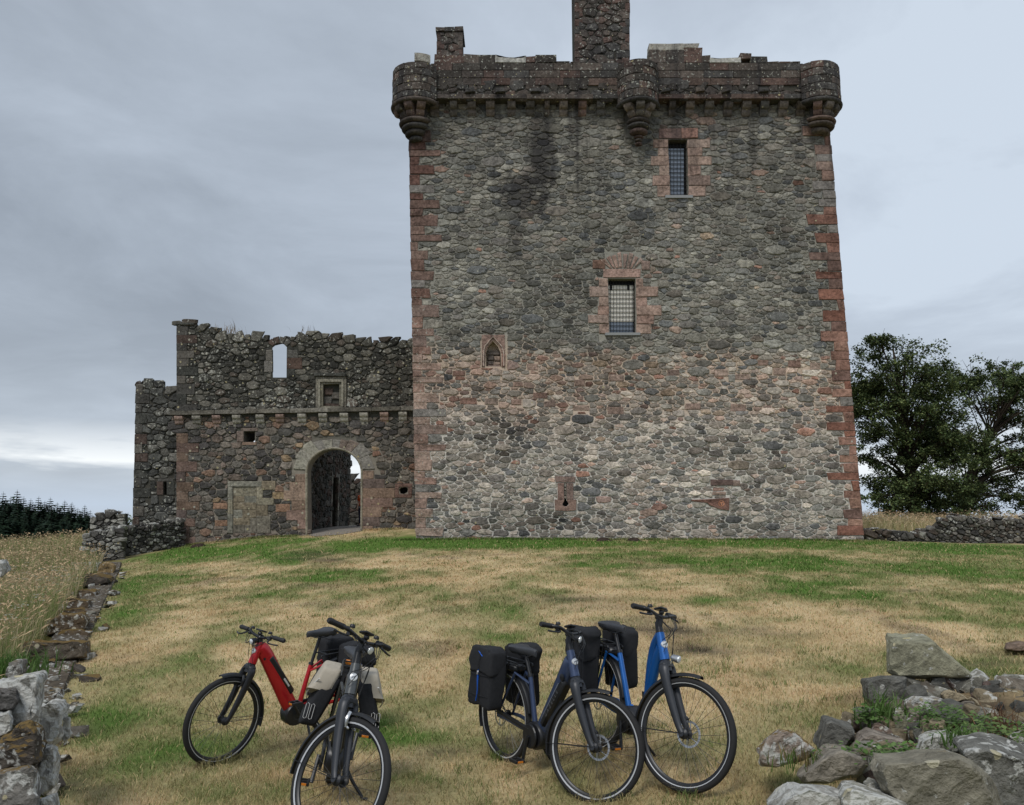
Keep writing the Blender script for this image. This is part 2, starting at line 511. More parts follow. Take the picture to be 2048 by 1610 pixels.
# ------------------------------------------------------------------ ground
GCTRL = []
def _g(px, py, Y): GCTRL.append(at(px, py, Y))
for q in ((832, 1079, 30), (1030, 1078, 30), (1280, 1079, 30), (1500, 1080, 30), (1727, 1082, 30), (1900, 1084, 32), (2048, 1087, 32), (2300, 1090, 32),
          (830, 1057, 33.5), (722, 1061, 33.5), (616, 1070, 33.5), (500, 1077, 33.5), (357, 1093, 33.5), (300, 1101, 33), (237, 1113, 31.5), (200, 1124, 30)):
    _g(*q)
GCTRL += [(0, 0, 0.05), (-3, 1, -0.05), (4, 1, 0.2),
          (-2.7, 4.8, -0.05), (-5.5, 10, -0.12), (-9.4, 18, -0.02), (-13, 27, 0.10), (1, 12, 0.22), (1, 20, 0.60), (8, 10, 0.30), (12, 20, 0.62), (3.2, 5.5, 0.22),
          (-8, 8, -0.45), (-14, 14, -0.5), (-20, 26, -0.2), (-12, 4, -0.6), (-26, 36, -0.3), (22, 40, 1.1), (30, 52, 1.4), (20, 55, 1.5), (-2, 40, 1.45), (-2, 52, 1.5), (10, 50, 1.4), (30, 20, 0.7), (20, 5, 0.5), (-25, 10, -0.7)]
for _x, _y, _h, _wb, _z in ((-1.9937, 7.3662, 3.9679, 1.1555, -.1142), (-1.1841, 5.413, -1.3876, 1.0988, .0551), (.2361, 6.2028, -.9966, 1.1105, -.0107), (.8879, 5.9895, -1.2019, 1.113, .1471)):
    for _s in (-.5, .5): GCTRL.append((_x + _s * _wb * math.cos(_h), _y + _s * _wb * math.sin(_h), _z - .004))
GC = np.array(GCTRL)
def _U(r2): return np.where(r2 > 0, r2 * np.log(np.maximum(r2, 1e-12)) * 0.5, 0.0)
def _tps():
    n = len(GC); d2 = ((GC[:, None, :2] - GC[None, :, :2]) ** 2).sum(-1)
    K = _U(d2) + np.eye(n) * 0.25
    P = np.hstack([np.ones((n, 1)), GC[:, :2]])
    A = np.block([[K, P], [P.T, np.zeros((3, 3))]])
    return np.linalg.solve(A, np.concatenate([GC[:, 2], np.zeros(3)]))
TW = _tps()
def gz(x, y):
    x = np.asarray(x, float); y = np.asarray(y, float)
    sh = x.shape; x = x.ravel(); y = y.ravel()
    xc, yc = np.clip(x, -30, 34), np.clip(y, -2, 56)
    z = np.zeros(len(xc))
    for a in range(0, len(xc), 20000):
        s = slice(a, a + 20000)
        d2 = (xc[s, None] - GC[None, :, 0]) ** 2 + (yc[s, None] - GC[None, :, 1]) ** 2
        z[s] = _U(d2) @ TW[:len(GC)] + TW[-3] + TW[-2] * xc[s] + TW[-1] * yc[s]
    # the land falls gently away beyond the castle mound
    far = np.hypot(np.maximum(np.abs(x - 2) - 32, 0), np.maximum(y - 56, 0))
    z = z - 0.050 * far + 0.022 * np.maximum(far - 160, 0) - 1.2 * (1 - np.exp(-far / 40))
    # heap of soil under the fallen stones, small bumps in the turf
    z = z + 0.34 * np.exp(-(((x - 3.9) / 1.1) ** 2 + ((y - 6.3) / 1.5) ** 2))
    z = z + 0.05 * (fbm(x * 0.7, y * 0.7, 5, 3) - 0.5) * np.exp(-np.maximum(np.hypot(x, y) - 45, 0) / 20)
    z = z + 6 * (fbm(x * 0.006, y * 0.006, 9, 3) - 0.5) * np.clip((np.hypot(x, y) - 120) / 200, 0, 1)
    return z.reshape(sh)
def gz1(x, y): return float(gz(np.array([x]), np.array([y]))[0])
def ground_hit(px, py, ymax=80):
    Y = np.linspace(2.0, ymax, 900)
    u, v = (px - 1024.0) / FPX, (805.0 - py) / FPX
    t = Y / (CP - v * SP)
    zz = CZ + t * (SP + v * CP); g = gz(u * t, Y)
    i = np.argmax(zz <= g)
    return (u * t[i], Y[i], g[i])

# left boundary: a straight tumbled wall from the near corner to the gatehouse
WALL_A, WALL_B = np.array([-2.75, 4.6]), np.array([-13.6, 29.0])
def left_of_wall(x, y):
    d = WALL_B - WALL_A
    return ((WALL_A[0] + d[0] * (y - WALL_A[1]) / d[1]) - x) / math.hypot(1, d[0] / d[1])   # metres to the left

GREEN = [(450, 1105, 240, 18, 1.0), (760, 1090, 200, 14, 1.1), (1030, 1086, 260, 10, 1.2), (1450, 1088, 330, 9, 1.0), (1850, 1100, 260, 16, .8), (300, 1160, 90, 35, .75), (270, 1230, 75, 50, .8),
         (560, 1190, 180, 13, .35), (690, 1150, 150, 12, .55), (930, 1195, 70, 8, .5), (690, 1222, 70, 10, .45), (1330, 1120, 160, 16, .7), (1600, 1125, 200, 14, .75), (1850, 1135, 220, 18, .6), (1420, 1200, 130, 9, .75), (1660, 1165, 140, 13, .7),
         (1900, 1160, 160, 20, .75), (1720, 1195, 120, 10, .6), (2000, 1200, 120, 18, .7), (1560, 1180, 60, 8, .5), (1900, 1235, 90, 10, .35), (250, 1480, 120, 90, .55), (470, 1500, 150, 50, .75), (560, 1590, 220, 35, .75), (760, 1470, 50, 40, .8),
         (200, 1400, 90, 60, .4), (880, 1480, 120, 22, .6), (860, 1560, 90, 15, .4), (1250, 1520, 100, 10, .35), (1330, 1500, 50, 12, .4), (1650, 1345, 110, 16, .65), (1200, 1520, 60, 12, .3), (340, 1330, 120, 30, .4), (1080, 1410, 80, 12, .25),
         (1590, 1560, 40, 30, .5), (1000, 1270, 60, 10, .3), (480, 1275, 120, 22, .35), (2000, 1320, 80, 15, .5)]
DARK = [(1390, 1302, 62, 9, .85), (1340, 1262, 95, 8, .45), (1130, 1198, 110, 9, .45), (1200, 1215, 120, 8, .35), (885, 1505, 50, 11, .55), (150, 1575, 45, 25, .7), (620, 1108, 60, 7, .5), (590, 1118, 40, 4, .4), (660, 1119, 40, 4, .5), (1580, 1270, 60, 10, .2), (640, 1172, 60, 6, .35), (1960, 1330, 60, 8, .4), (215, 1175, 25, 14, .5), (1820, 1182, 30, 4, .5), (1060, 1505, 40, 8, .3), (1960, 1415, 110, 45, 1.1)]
def lawn_colour(x, y, z):
    """Real colour of the parched lawn: straw with greener patches, a few bare and scorched spots."""
    px, py = proj(x, y, z)
    g = np.zeros_like(px); dk = np.zeros_like(px)
    wx = (fbm(x * 0.9, y * 0.9, 41, 4) - 0.5)
    for a, b, rx, ry, s in GREEN:
        d = ((px - a) / rx) ** 2 + ((py - b) / ry) ** 2
        g += s * np.exp(-d)
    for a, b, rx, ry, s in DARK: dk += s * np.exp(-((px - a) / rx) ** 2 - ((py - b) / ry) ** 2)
    n = fbm(x * 0.55, y * 0.35, 11, 5); n2 = fbm(x * 2.3, y * 1.6, 23, 4)
    g = np.clip(g * 0.85 + (n - 0.5) * 1.7 + (n2 - 0.5) * 1.3 + 0.24, 0, 1.25)
    # the grass along the castle foot stays green, and the camera side is average turf
    g = np.where((py > 1650) | (y < 3.4), np.clip(n * 1.2 - 0.1, 0, 1), g)
    straw = np.array(lin(212, 190, 150, 1.0)); tan = np.array(lin(192, 168, 128, 1.0))
    dull = np.array(lin(152, 148, 102, 0.9)); green = np.array(lin(104, 134, 64, 0.82)); soil = np.array(lin(74, 68, 62, 0.7))
    k = np.clip(fbm(x * 1.3, y * 1.0, 61, 4) * 2.4 - 0.7, 0, 1)[:, None]
    c = straw * (1 - k) + tan * k
    g1 = np.clip(g / 0.6, 0, 1)[:, None]; g2 = np.clip((g - 0.55) / 0.55, 0, 1)[:, None]
    c = c * (1 - g1) + dull * g1; c = c * (1 - g2) + green * g2
    worn = np.clip((fbm(x * .9, y * .7, 131, 4) - .60) * 4, 0, .55) * np.clip(1 - g, 0, 1)      # worn earth showing through
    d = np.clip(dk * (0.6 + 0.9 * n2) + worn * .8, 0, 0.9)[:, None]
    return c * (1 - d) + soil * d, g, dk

def turf_material(name, scale):
    m, nt, b = new_mat(name)
    a = nt.nodes.new('ShaderNodeAttribute'); a.attribute_name = 'Col'
    geo = nt.nodes.new('ShaderNodeNewGeometry')
    n1 = nnoise(nt, geo.outputs['Position'], scale, 5, 0.7)
    f = nmath(nt, 'ADD', nmath(nt, 'MULTIPLY', n1, 1.1), 0.40)
    vm = nt.nodes.new('ShaderNodeVectorMath'); vm.operation = 'SCALE'
    nt.links.new(a.outputs['Color'], vm.inputs[0]); nt.links.new(f, vm.inputs['Scale'])
    nt.links.new(vm.outputs[0], b.inputs['Base Color'])
    b.inputs['Roughness'].default_value = 1.0; b.inputs['Specular IOR Level'].default_value = 0.05
    nbump(nt, b, n1, 0.9, 0.03)
turf_material('turf', 22.0)
def blade_material(name, trans=0.25):
    m, nt, b = new_mat(name)
    a = nt.nodes.new('ShaderNodeAttribute'); a.attribute_name = 'Col'
    nt.links.new(a.outputs['Color'], b.inputs['Base Color'])
    b.inputs['Roughness'].default_value = 0.75; b.inputs['Specular IOR Level'].default_value = 0.15
    t = nt.nodes.new('ShaderNodeBsdfTranslucent'); nt.links.new(a.outputs['Color'], t.inputs['Color'])
    mx = nt.nodes.new('ShaderNodeMixShader'); mx.inputs[0].default_value = trans
    nt.links.new(b.outputs[0], mx.inputs[1]); nt.links.new(t.outputs[0], mx.inputs[2])
    nt.links.new(mx.outputs[0], nt.nodes['Material Output'].inputs['Surface'])
blade_material('blade')
blade_material('leaf', 0.18)

def build_ground():
    def axis(a, b, step, lo, hi, g=1.22):
        c = list(np.arange(a, b + 1e-6, step))
        s, v = step, b
        while v < hi: s *= g; v += s; c.append(v)
        s, v = step, a
        while v > lo: s *= g; v -= s; c.insert(0, v)
        return np.array(c)
    X = axis(-16, 22, 0.16, -2500, 2500); Yv = axis(2.5, 34, 0.16, -60, 4000)
    gx, gy = np.meshgrid(X, Yv); x, y = gx.ravel(), gy.ravel(); z = gz(x, y)
    c, g, dk = lawn_colour(x, y, z)
    lw = left_of_wall(x, y)
    field = np.array(lin(150, 128, 84, 0.6)); fgreen = np.array(lin(96, 104, 60, 0.6))
    k = np.clip(fbm(x * 0.05, y * 0.05, 77, 3) * 2 - 0.5, 0, 1)[:, None]
    fc = field * (1 - k) + fgreen * k
    out = np.clip(np.maximum(lw / 0.6, np.maximum((y - 36) / 2, (np.abs(x - 3) - 24) / 6)), 0, 1)[:, None]
    c = c * (1 - out) + fc * out
    nx, ny = len(X), len(Yv)
    i = np.arange(nx * ny).reshape(ny, nx)
    Fq = np.stack([i[:-1, :-1], i[:-1, 1:], i[1:, 1:], i[1:, :-1]], -1).reshape(-1, 4)
    C = np.hstack([c, np.ones((len(c), 1))])
    o = link('ground', big_mesh('ground', np.stack([x, y, z], 1), Fq, 'turf', C, True))
    tag(o, 'parched lawn rising to the castle, straw yellow with green patches', 'ground', kind='structure')
build_ground()

def blades(name, X, Yv, Z, H, Wd, bend, C, parent=None, mat='blade', rng=RNG, curl=1.0):
    """One tapered two-segment blade per entry."""
    n = len(X)
    a = rng.uniform(0, 2 * np.pi, n); b = rng.uniform(0, 2 * np.pi, n)
    wx, wy = np.cos(a) * Wd / 2, np.sin(a) * Wd / 2
    lx, ly = np.cos(b) * bend, np.sin(b) * bend
    P = np.empty((n, 5, 3), np.float32)
    P[:, 0] = np.stack([X - wx, Yv - wy, Z - 0.004], 1); P[:, 1] = np.stack([X + wx, Yv + wy, Z - 0.004], 1)
    mx, my, mz = X + lx * 0.35, Yv + ly * 0.35, Z + H * 0.6
    P[:, 2] = np.stack([mx - wx * .7, my - wy * .7, mz], 1); P[:, 3] = np.stack([mx + wx * .7, my + wy * .7, mz], 1)
    P[:, 4] = np.stack([X + lx, Yv + ly, Z + H * np.clip(1.0 - 0.25 * curl * bend / np.maximum(H, 1e-3), 0.3, 1)], 1)
    base = (np.arange(n) * 5)[:, None]
    T = np.concatenate([base + [0, 1, 3], base + [0, 3, 2], base + [2, 3, 4]], 0)
    Cv = np.repeat(C, 5, 0).reshape(n, 5, 3).copy()
    Cv[:, :2] *= 0.86; Cv[:, 4] *= 1.08  # root shade painted darker into each blade, tip painted lighter
    Cv = np.concatenate([Cv, np.ones((n, 5, 1))], -1).reshape(-1, 4)
    return link(name, big_mesh(name, P.reshape(-1, 3), T, mat, Cv), parent)

BIKE_STANDS = ((-1.9937, 7.3662, 3.9679, 1.1555), (-1.1841, 5.413, -1.3876, 1.0988), (.2361, 6.2028, -.9966, 1.1105), (.8879, 5.9895, -1.2019, 1.113))
PILE = lambda x, y: ((x - 3.7) / 1.0) ** 2 + ((y - 5.9) / 1.2) ** 2 < 1.0
def lawn_grass():
    rng = np.random.default_rng(3)
    # density falls with distance so the blades stay about a pixel wide
    n = 330000
    Yv = 3.2 * (33.6 / 3.2) ** rng.random(n)
    half = 0.70 * Yv + 0.6
    X = rng.uniform(-1, 1, n) * half
    ok = (left_of_wall(X, Yv) < 0.12) & ~((Yv > 29.75) & (X > -4.3)) & ~(PILE(X, Yv) & (rng.random(n) < .6))
    ok &= ~((Yv > 29.6) & (X < -13.6))
    X, Yv = X[ok], Yv[ok]; Z = gz(X, Yv)
    c, g, dk = lawn_colour(X, Yv, Z)
    keep = rng.random(len(X)) > np.clip(dk * 0.8, 0, 0.8)
    X, Yv, Z, c, g = X[keep], Yv[keep], Z[keep], c[keep], g[keep]
    n = len(X)
    tuft = fbm(X * 5, Yv * 5, 91, 2)
    H = (0.022 + 0.034 * rng.random(n) * (0.5 + tuft)) * (0.8 + 0.35 * np.clip(g, 0, 1)) * (1 + Yv / 60)
    Wd = np.maximum(0.0032, Yv * 0.00075) * rng.uniform(0.7, 1.4, n)
    bend = H * rng.uniform(0.4, 1.9, n)
    c = c * rng.uniform(0.80, 1.26, (n, 1)) * (1 + rng.normal(0, 0.05, (n, 3)))
    mixd = rng.random(n) < 0.16                     # odd dry or fresh stems
    c[mixd] = np.where(rng.random((mixd.sum(), 1)) < 0.6, np.array(lin(216, 190, 146, 0.9)), np.array(lin(118, 140, 72, 0.8)))
    # coarser tussocks and weeds left by the mower
    k = 4200
    ty = 3.3 * (24 / 3.3) ** rng.random(k); tx = rng.uniform(-1, 1, k) * (0.7 * ty + .5)
    ok = (left_of_wall(tx, ty) < -0.15) & ~PILE(tx, ty) & (fbm(tx * .8, ty * .8, 71, 3) > .42); tx, ty = tx[ok], ty[ok]
    # and the grass standing round the tyres and the edges of stones
    wc = []
    bx = rng.uniform(-4.2, 13.6, 420); tx = np.concatenate([tx, bx]); ty = np.concatenate([ty, 29.86 - np.abs(rng.normal(0, .05, 420))])
    bx = rng.uniform(-14, -4.5, 220); bx = bx[(bx < -8.8) | (bx > -6.0)]; tx = np.concatenate([tx, bx]); ty = np.concatenate([ty, 33.38 - np.abs(rng.normal(0, .05, len(bx)))])
    for x_, y_, h_, wb_ in BIKE_STANDS:
        for s_ in (-.5, .5): wc.append((x_ + s_ * wb_ * math.cos(h_), y_ + s_ * wb_ * math.sin(h_), h_))
    sx, sy = [], []
    for x_, y_, h_ in wc:
        m_ = 26; t_ = rng.normal(0, .11, m_); n_ = rng.normal(0, .045, m_); sx.append(x_ + t_ * math.cos(h_) - n_ * math.sin(h_)); sy.append(y_ + t_ * math.sin(h_) + n_ * math.cos(h_))
    nt_ = len(tx); tx = np.concatenate([tx] + sx); ty = np.concatenate([ty] + sy)
    big = np.arange(len(tx)) >= nt_
    rep = 14; tx, ty, big = np.repeat(tx, rep), np.repeat(ty, rep), np.repeat(big, rep)
    sp = np.where(big, .018, .035) * (1 + ty / 25); tx = tx + rng.normal(0, 1, len(tx)) * sp; ty = ty + rng.normal(0, 1, len(ty)) * sp
    tz = gz(tx, ty); tc, tg, _ = lawn_colour(tx, ty, tz)
    th = np.where(big, .075, .055) * rng.uniform(.5, 1.4, len(tx)) * (1 + ty / 50)
    fresh = (fbm(tx * 2.2, ty * 2.2, 83, 2) > .60)[:, None]
    tc = np.where(fresh, np.array(lin(122, 136, 80, .85)), tc * 1.04) * rng.uniform(.75, 1.25, (len(tx), 1))
    X, Yv, Z, H = np.concatenate([X, tx]), np.concatenate([Yv, ty]), np.concatenate([Z, tz]), np.concatenate([H, th])
    Wd = np.concatenate([Wd, np.maximum(.0034, ty * .0007) * rng.uniform(.7, 1.3, len(tx))]); bend = np.concatenate([bend, th * rng.uniform(.3, 1.2, len(tx))]); c = np.concatenate([c, tc])
    o = blades('lawn_grass', X, Yv, Z, H, Wd, bend, np.clip(c, 0, 0.9), rng=rng)
    tag(o, 'short mown grass of the lawn, half dried to straw', 'grass', kind='stuff')
lawn_grass()

def tall_grass(name, label, X, Yv, rng, hs=1.0, green=0.25):
    n = len(X); Z = gz(X, Yv)
    pt = fbm(X * 0.35, Yv * 0.35, 15, 3)
    H = (0.50 + 0.42 * rng.random(n)) * (0.75 + 0.5 * pt) * hs
    seed = np.array(lin(200, 184, 150, 0.95)); st = np.array(lin(178, 166, 126, 0.92)); gr = np.array(lin(132, 142, 88, 0.9))
    k = (rng.random(n) < green * (0.3 + 1.4 * pt))[:, None]
    c = np.where(k, gr, np.where(rng.random((n, 1)) < 0.5, seed, st)) * rng.uniform(0.7, 1.25, (n, 1))
    o = blades(name, X, Yv, Z, H, np.maximum(0.006, Yv * 0.0007) * rng.uniform(0.7, 1.3, n), H * rng.uniform(0.1, 0.55, n), c, rng=rng)
    # seed heads: narrow drooping lozenges
    m = rng.random(n) < 0.45
    tag(o, label, 'grass', kind='stuff')
    me = o.data
    co = np.empty(len(me.vertices) * 3, np.float32); me.vertices.foreach_get('co', co); co = co.reshape(n, 5, 3)
    tip = co[m][:, 4]; mid = (co[m][:, 2] + co[m][:, 3]) / 2
    d = tip - mid; d /= np.linalg.norm(d, axis=1, keepdims=True) + 1e-6
    L = rng.uniform(0.07, 0.16, len(tip))[:, None]; w = np.maximum(0.010, Yv[m] * 0.0011)[:, None]
    a = rng.uniform(0, 2 * np.pi, len(tip)); s = np.stack([np.cos(a), np.sin(a), np.zeros_like(a)], 1)
    droop = np.stack([d[:, 0] * 1.5, d[:, 1] * 1.5, d[:, 2] * 0.6], 1)
    q = np.stack([tip, tip + droop * L * 0.5 + s * w, tip + droop * L + [0, 0, -0.02], tip + droop * L * 0.5 - s * w], 1)
    Fq = np.arange(len(tip) * 4).reshape(-1, 4)
    cc = np.array(lin(198, 172, 138, 0.95)) * rng.uniform(0.75, 1.25, (len(tip), 1))
    C = np.concatenate([np.repeat(cc, 4, 0), np.ones((len(tip) * 4, 1))], 1)
    h = link('seed_heads', big_mesh('seed_heads', q.reshape(-1, 3), Fq, 'blade', C), o)
    h['kind'] = 'stuff'
    return o
def fields():
    rng = np.random.default_rng(17)
    n = 60000
    Yv = 5.0 * (48 / 5.0) ** rng.random(n); X = -rng.uniform(0.30, 0.78, n) * Yv - 0.8
    lw = left_of_wall(X, Yv)
    ok = (lw > 0.75) & (lw < 26) & ~((Yv > 30) & (X > -17.3)) & ~((Yv < 9.5) & (rng.random(n) < 0.75))
    tall_grass('tall_meadow_grass', 'tall dry meadow grass with drooping seed heads beyond the mossy wall', X[ok], Yv[ok], rng, 1.0, 0.55)
    n = 16000
    Yv = rng.uniform(34.0, 47, n); X = rng.uniform(15.2, 36, n)
    tall_grass('tall_meadow_grass', 'tall pale grass behind the low wall under the big tree', X, Yv, rng, 0.95, 0.2)
    # hogweed umbels in the left meadow
    n = 900
    Yv = rng.uniform(7, 22, n); X = WALL_A[0] + (WALL_B - WALL_A)[0] * (Yv - WALL_A[1]) / (WALL_B - WALL_A)[1] - rng.uniform(0.9, 7, n)
    Z = gz(X, Yv) + rng.uniform(0.35, 0.75, n)
    P, Fq = [], []
    for i in range(n):
        for k in range(5):
            a = k * 1.257 + rng.uniform(0, 1); r = rng.uniform(0.03, 0.06)
            cx, cy, cz = X[i] + math.cos(a) * r, Yv[i] + math.sin(a) * r, Z[i] + rng.uniform(-.01, .01)
            s = 0.022; j = len(P)
            P += [(cx - s, cy, cz), (cx, cy - s, cz + .006), (cx + s, cy, cz), (cx, cy + s, cz + .006)]; Fq.append((j, j + 1, j + 2, j + 3))
    C = np.tile(np.array([0.50, 0.50, 0.42, 1.0]), (len(P), 1))
    tag(link('white_umbel_flowers', big_mesh('white_umbel_flowers', np.array(P), np.array(Fq), 'blade', C)), 'pale umbel flower heads scattered through the dry meadow grass', 'flowers', kind='stuff')
fields()

# ------------------------------------------------------------------ the tower house
YT = 30.0
MT = face_map(YT)
def mortar_material(name, stops, noise_amt=0.5):
    """Mortar and harling: lime colour varies with the building phase (height) and in blotches."""
    m, nt, b = new_mat(name)
    geo = nt.nodes.new('ShaderNodeNewGeometry'); pos = geo.outputs['Position']
    s = nt.nodes.new('ShaderNodeSeparateXYZ'); nt.links.new(pos, s.inputs[0])
    big = nnoise(nt, pos, 0.45, 4, 0.6)
    zz = nmath(nt, 'ADD', s.outputs[2], nmath(nt, 'MULTIPLY', nmath(nt, 'SUBTRACT', big, 0.5), 3.0))
    zz = nmath(nt, 'DIVIDE', zz, 20.0, True)
    r = nt.nodes.new('ShaderNodeValToRGB'); nt.links.new(zz, r.inputs[0])
    els = r.color_ramp.elements
    els[0].position = stops[0][0] / 20; els[0].color = (*stops[0][1], 1)
    els[1].position = stops[-1][0] / 20; els[1].color = (*stops[-1][1], 1)
    for z, c in stops[1:-1]:
        e = els.new(z / 20); e.color = (*c, 1)
    n = nnoise(nt, pos, 9, 6, 0.65); n3 = nnoise(nt, pos, 1.3, 3, 0.5)
    f = nmath(nt, 'ADD', nmath(nt, 'ADD', nmath(nt, 'MULTIPLY', n, noise_amt * 1.6), nmath(nt, 'MULTIPLY', n3, noise_amt)), 1 - noise_amt * 1.3)
    vm = nt.nodes.new('ShaderNodeVectorMath'); vm.operation = 'SCALE'
    nt.links.new(r.outputs[0], vm.inputs[0]); nt.links.new(f, vm.inputs['Scale'])
    nt.links.new(water_stain(nt, pos, vm.outputs[0]), b.inputs['Base Color'])
    b.inputs['Roughness'].default_value = 1; b.inputs['Specular IOR Level'].default_value = 0.05
    nbump(nt, b, n, 0.8, 0.03)
    return m
mortar_material('tower_mortar', [(1.0, lin(196, 191, 184)), (4.6, lin(200, 195, 186)), (5.9, lin(196, 178, 162)), (7.7, lin(186, 168, 150)), (8.4, lin(150, 147, 138)), (12, lin(142, 140, 131)), (17, lin(120, 117, 110))])
mortar_material('gate_mortar', [(0.3, lin(138, 128, 118)), (4.4, lin(134, 128, 118)), (5.4, lin(86, 85, 79)), (9, lin(66, 66, 61))])
mortar_material('dark_mortar', [(0, lin(74, 72, 66)), (20, lin(74, 72, 66))])
stone_material('rubble_far_wall', 3.0, 5.0)

def edge_l(py): return 832 - 14 * (1076 - py) / 806.0
def edge_r(py): return 1727 - 68 * (1076 - py) / 816.0

tower = empty('castle_tower', at(1280, 1082, YT))
tag(tower, 'tall square rubble tower house with red sandstone corners and round corner turrets', 'tower')

# openings (px)
UPW = [(1336, 279), (1374, 279), (1377, 393), (1341, 393)]
LOW = [(1216, 557), (1271, 557), (1272, 667), (1219, 667)]
NICHE = [(972, 733), (972, 705), (976, 693), (986, 682), (996, 693), (1001, 705), (1002, 733)]
LOOP = [(1128.2, 966), (1133.0, 966), (1133.0, 1000.5)] + [(1131 + 6.2 * math.sin(a), 1007 - 6.2 * math.cos(a)) for a in np.linspace(0.35, 2 * math.pi - 0.35, 11)] + [(1128.2, 1000.5)]
core_out = [(edge_l(1110), 1110), (edge_l(700), 700), (edge_l(213), 213), (edge_r(213), 213), (edge_r(700), 700), (edge_r(1110), 1110)]
wall_core('wall', core_out, [(UPW, 0.55), (LOW, 0.55), (NICHE, 0.34), (LOOP, 0.7)], YT, 9.0, 'tower_mortar', tower)

TBLOCKS = []      # dressed stones: (poly, colour, front)
RES = []          # rectangles kept free of rubble
rt = np.random.default_rng(101)
def red(k=1.0, wash=0.0, rng=rt, ds=.22):
    base = np.array(lin(*[(138, 98, 84), (128, 92, 80), (150, 118, 104), (120, 96, 88), (142, 110, 98)][rng.integers(5)]))
    base = base * k * rng.uniform(0.82, 1.2) * 0.98
    w = np.array(lin(178, 160, 146)) * 1.0
    base = base * (1 - ds) + base.mean() * ds
    return tuple(base * (1 - wash) + w * wash)
def quoins(side):
    y = 262.0 if side < 0 else 252.0
    long_ = True
    while y < 1070:
        h = rt.uniform(12.0, 23.0); y1 = min(y + h, 1078)
        e = edge_l if side < 0 else edge_r
        ln = rt.uniform(32, 66) if long_ else rt.uniform(13, 32)
        if side > 0: ln *= 0.95
        f = (y - 260) / 810.0
        if side < 0:
            wash = float(np.clip((f - 0.15) * 0.8 * rt.uniform(0.2, 1.3), 0, 0.7)); k = 0.55 + 0.52 * f
            Q = [(e(y) - 0.5, y + .4), (e(y) + ln, y + .4), (e(y1) + ln + rt.uniform(-2, 2), y1 - .4), (e(y1) - 0.5, y1 - .4)]
        else:
            wash = float(np.clip((0.45 - f) * 0.7 * rt.uniform(0.2, 1.2), 0, 0.4)); k = 0.75 + 0.22 * f
            Q = [(e(y) - ln, y + .4), (e(y) + 0.5, y + .4), (e(y1) + 0.5, y1 - .4), (e(y1) - ln - rt.uniform(-2, 2), y1 - .4)]
        c = red(k * (1.0 if side < 0 else 1.06), wash, ds=.22 if side < 0 else max(0.0, .22 - .5 * f))
        if rt.random() < (0.32 if f < 0.25 else 0.06): c = tuple(np.array(lin(104, 100, 96)) * 1.5)
        alpha = 0.45 if (side < 0 and f > 0.35) else 0.12
        TBLOCKS.append(('quoin_stone', Q, (*c, alpha), 0.045))
        xs = [q[0] for q in Q]; RES.append((min(xs), y, max(xs), y1))
        y = y1; long_ = not long_
quoins(-1); quoins(1)

def dress(name, x0, y0, x1, y1, c, front=0.04, alpha=0.15):
    TBLOCKS.append((name, rect(x0 + .4, y0 + .4, x1 - .4, y1 - .4), (*c, alpha), front)); RES.append((x0, y0, x1, y1))
def redp(k=1.0, wash=0.25): return red(k, wash * rt.uniform(0.3, 1.6))
# upper window surround
ys = [279, 296, 313, 331, 352, 372, 394]
for i in range(6):
    l = [30, 22, 36, 20, 34, 26][i]; r = [46, 30, 48, 26, 44, 34][i]
    dress('window_jamb_stone', 1336 + i * .9 - l, ys[i], 1336 + i * .9, ys[i + 1], redp(1.0, .35))
    dress('window_jamb_stone', 1374 + i * .6, ys[i], 1374 + i * .6 + r, ys[i + 1], redp(0.92, .4))
dress('window_lintel', 1318, 257, 1362, 278, tuple(np.array(lin(112, 92, 86)) * 1.4)); dress('window_lintel', 1362, 257, 1396, 278, tuple(np.array(lin(128, 100, 90)) * 1.4))
# lower window surround and its relieving arch
ys = [557, 573, 594, 612, 630, 648, 668]
for i in range(6):
    l = [18, 38, 20, 22, 42, 20][i]; r = [14, 44, 22, 50, 36, 30][i]
    dress('window_jamb_stone', 1216 + i * .5 - l, ys[i], 1216 + i * .5, ys[i + 1], redp(1.1, .4))
    dress('window_jamb_stone', 1272 + r * 0, ys[i], 1272 + r, ys[i + 1], redp(1.15, .4))
dress('window_lintel', 1206, 538, 1282, 556, redp(1.15, .35), 0.05)
dress('window_jamb_stone', 1282, 522, 1300, 541, redp(1.1, .3)); dress('window_jamb_stone', 1185, 520, 1210, 538, tuple(np.array(lin(98, 78, 68)) * 1.4))
for i, a in enumerate(np.linspace(-0.62, 0.60, 8)):          # fan of arch stones
    cx, cy, r0, r1 = 1245, 575, 40, 40 + rt.uniform(24, 33); w = 0.062
    Q = [(cx + r0 * math.sin(a - w), cy - r0 * math.cos(a - w)), (cx + r0 * math.sin(a + w), cy - r0 * math.cos(a + w)), (cx + r1 * math.sin(a + w), cy - r1 * math.cos(a + w)), (cx + r1 * math.sin(a - w), cy - r1 * math.cos(a - w))]
    Q = [(x, min(y, 537)) for x, y in Q]
    TBLOCKS.append(('arch_stone', Q, (*redp(1.15, .3), .1), 0.04))
RES.append((1210, 503, 1282, 538))
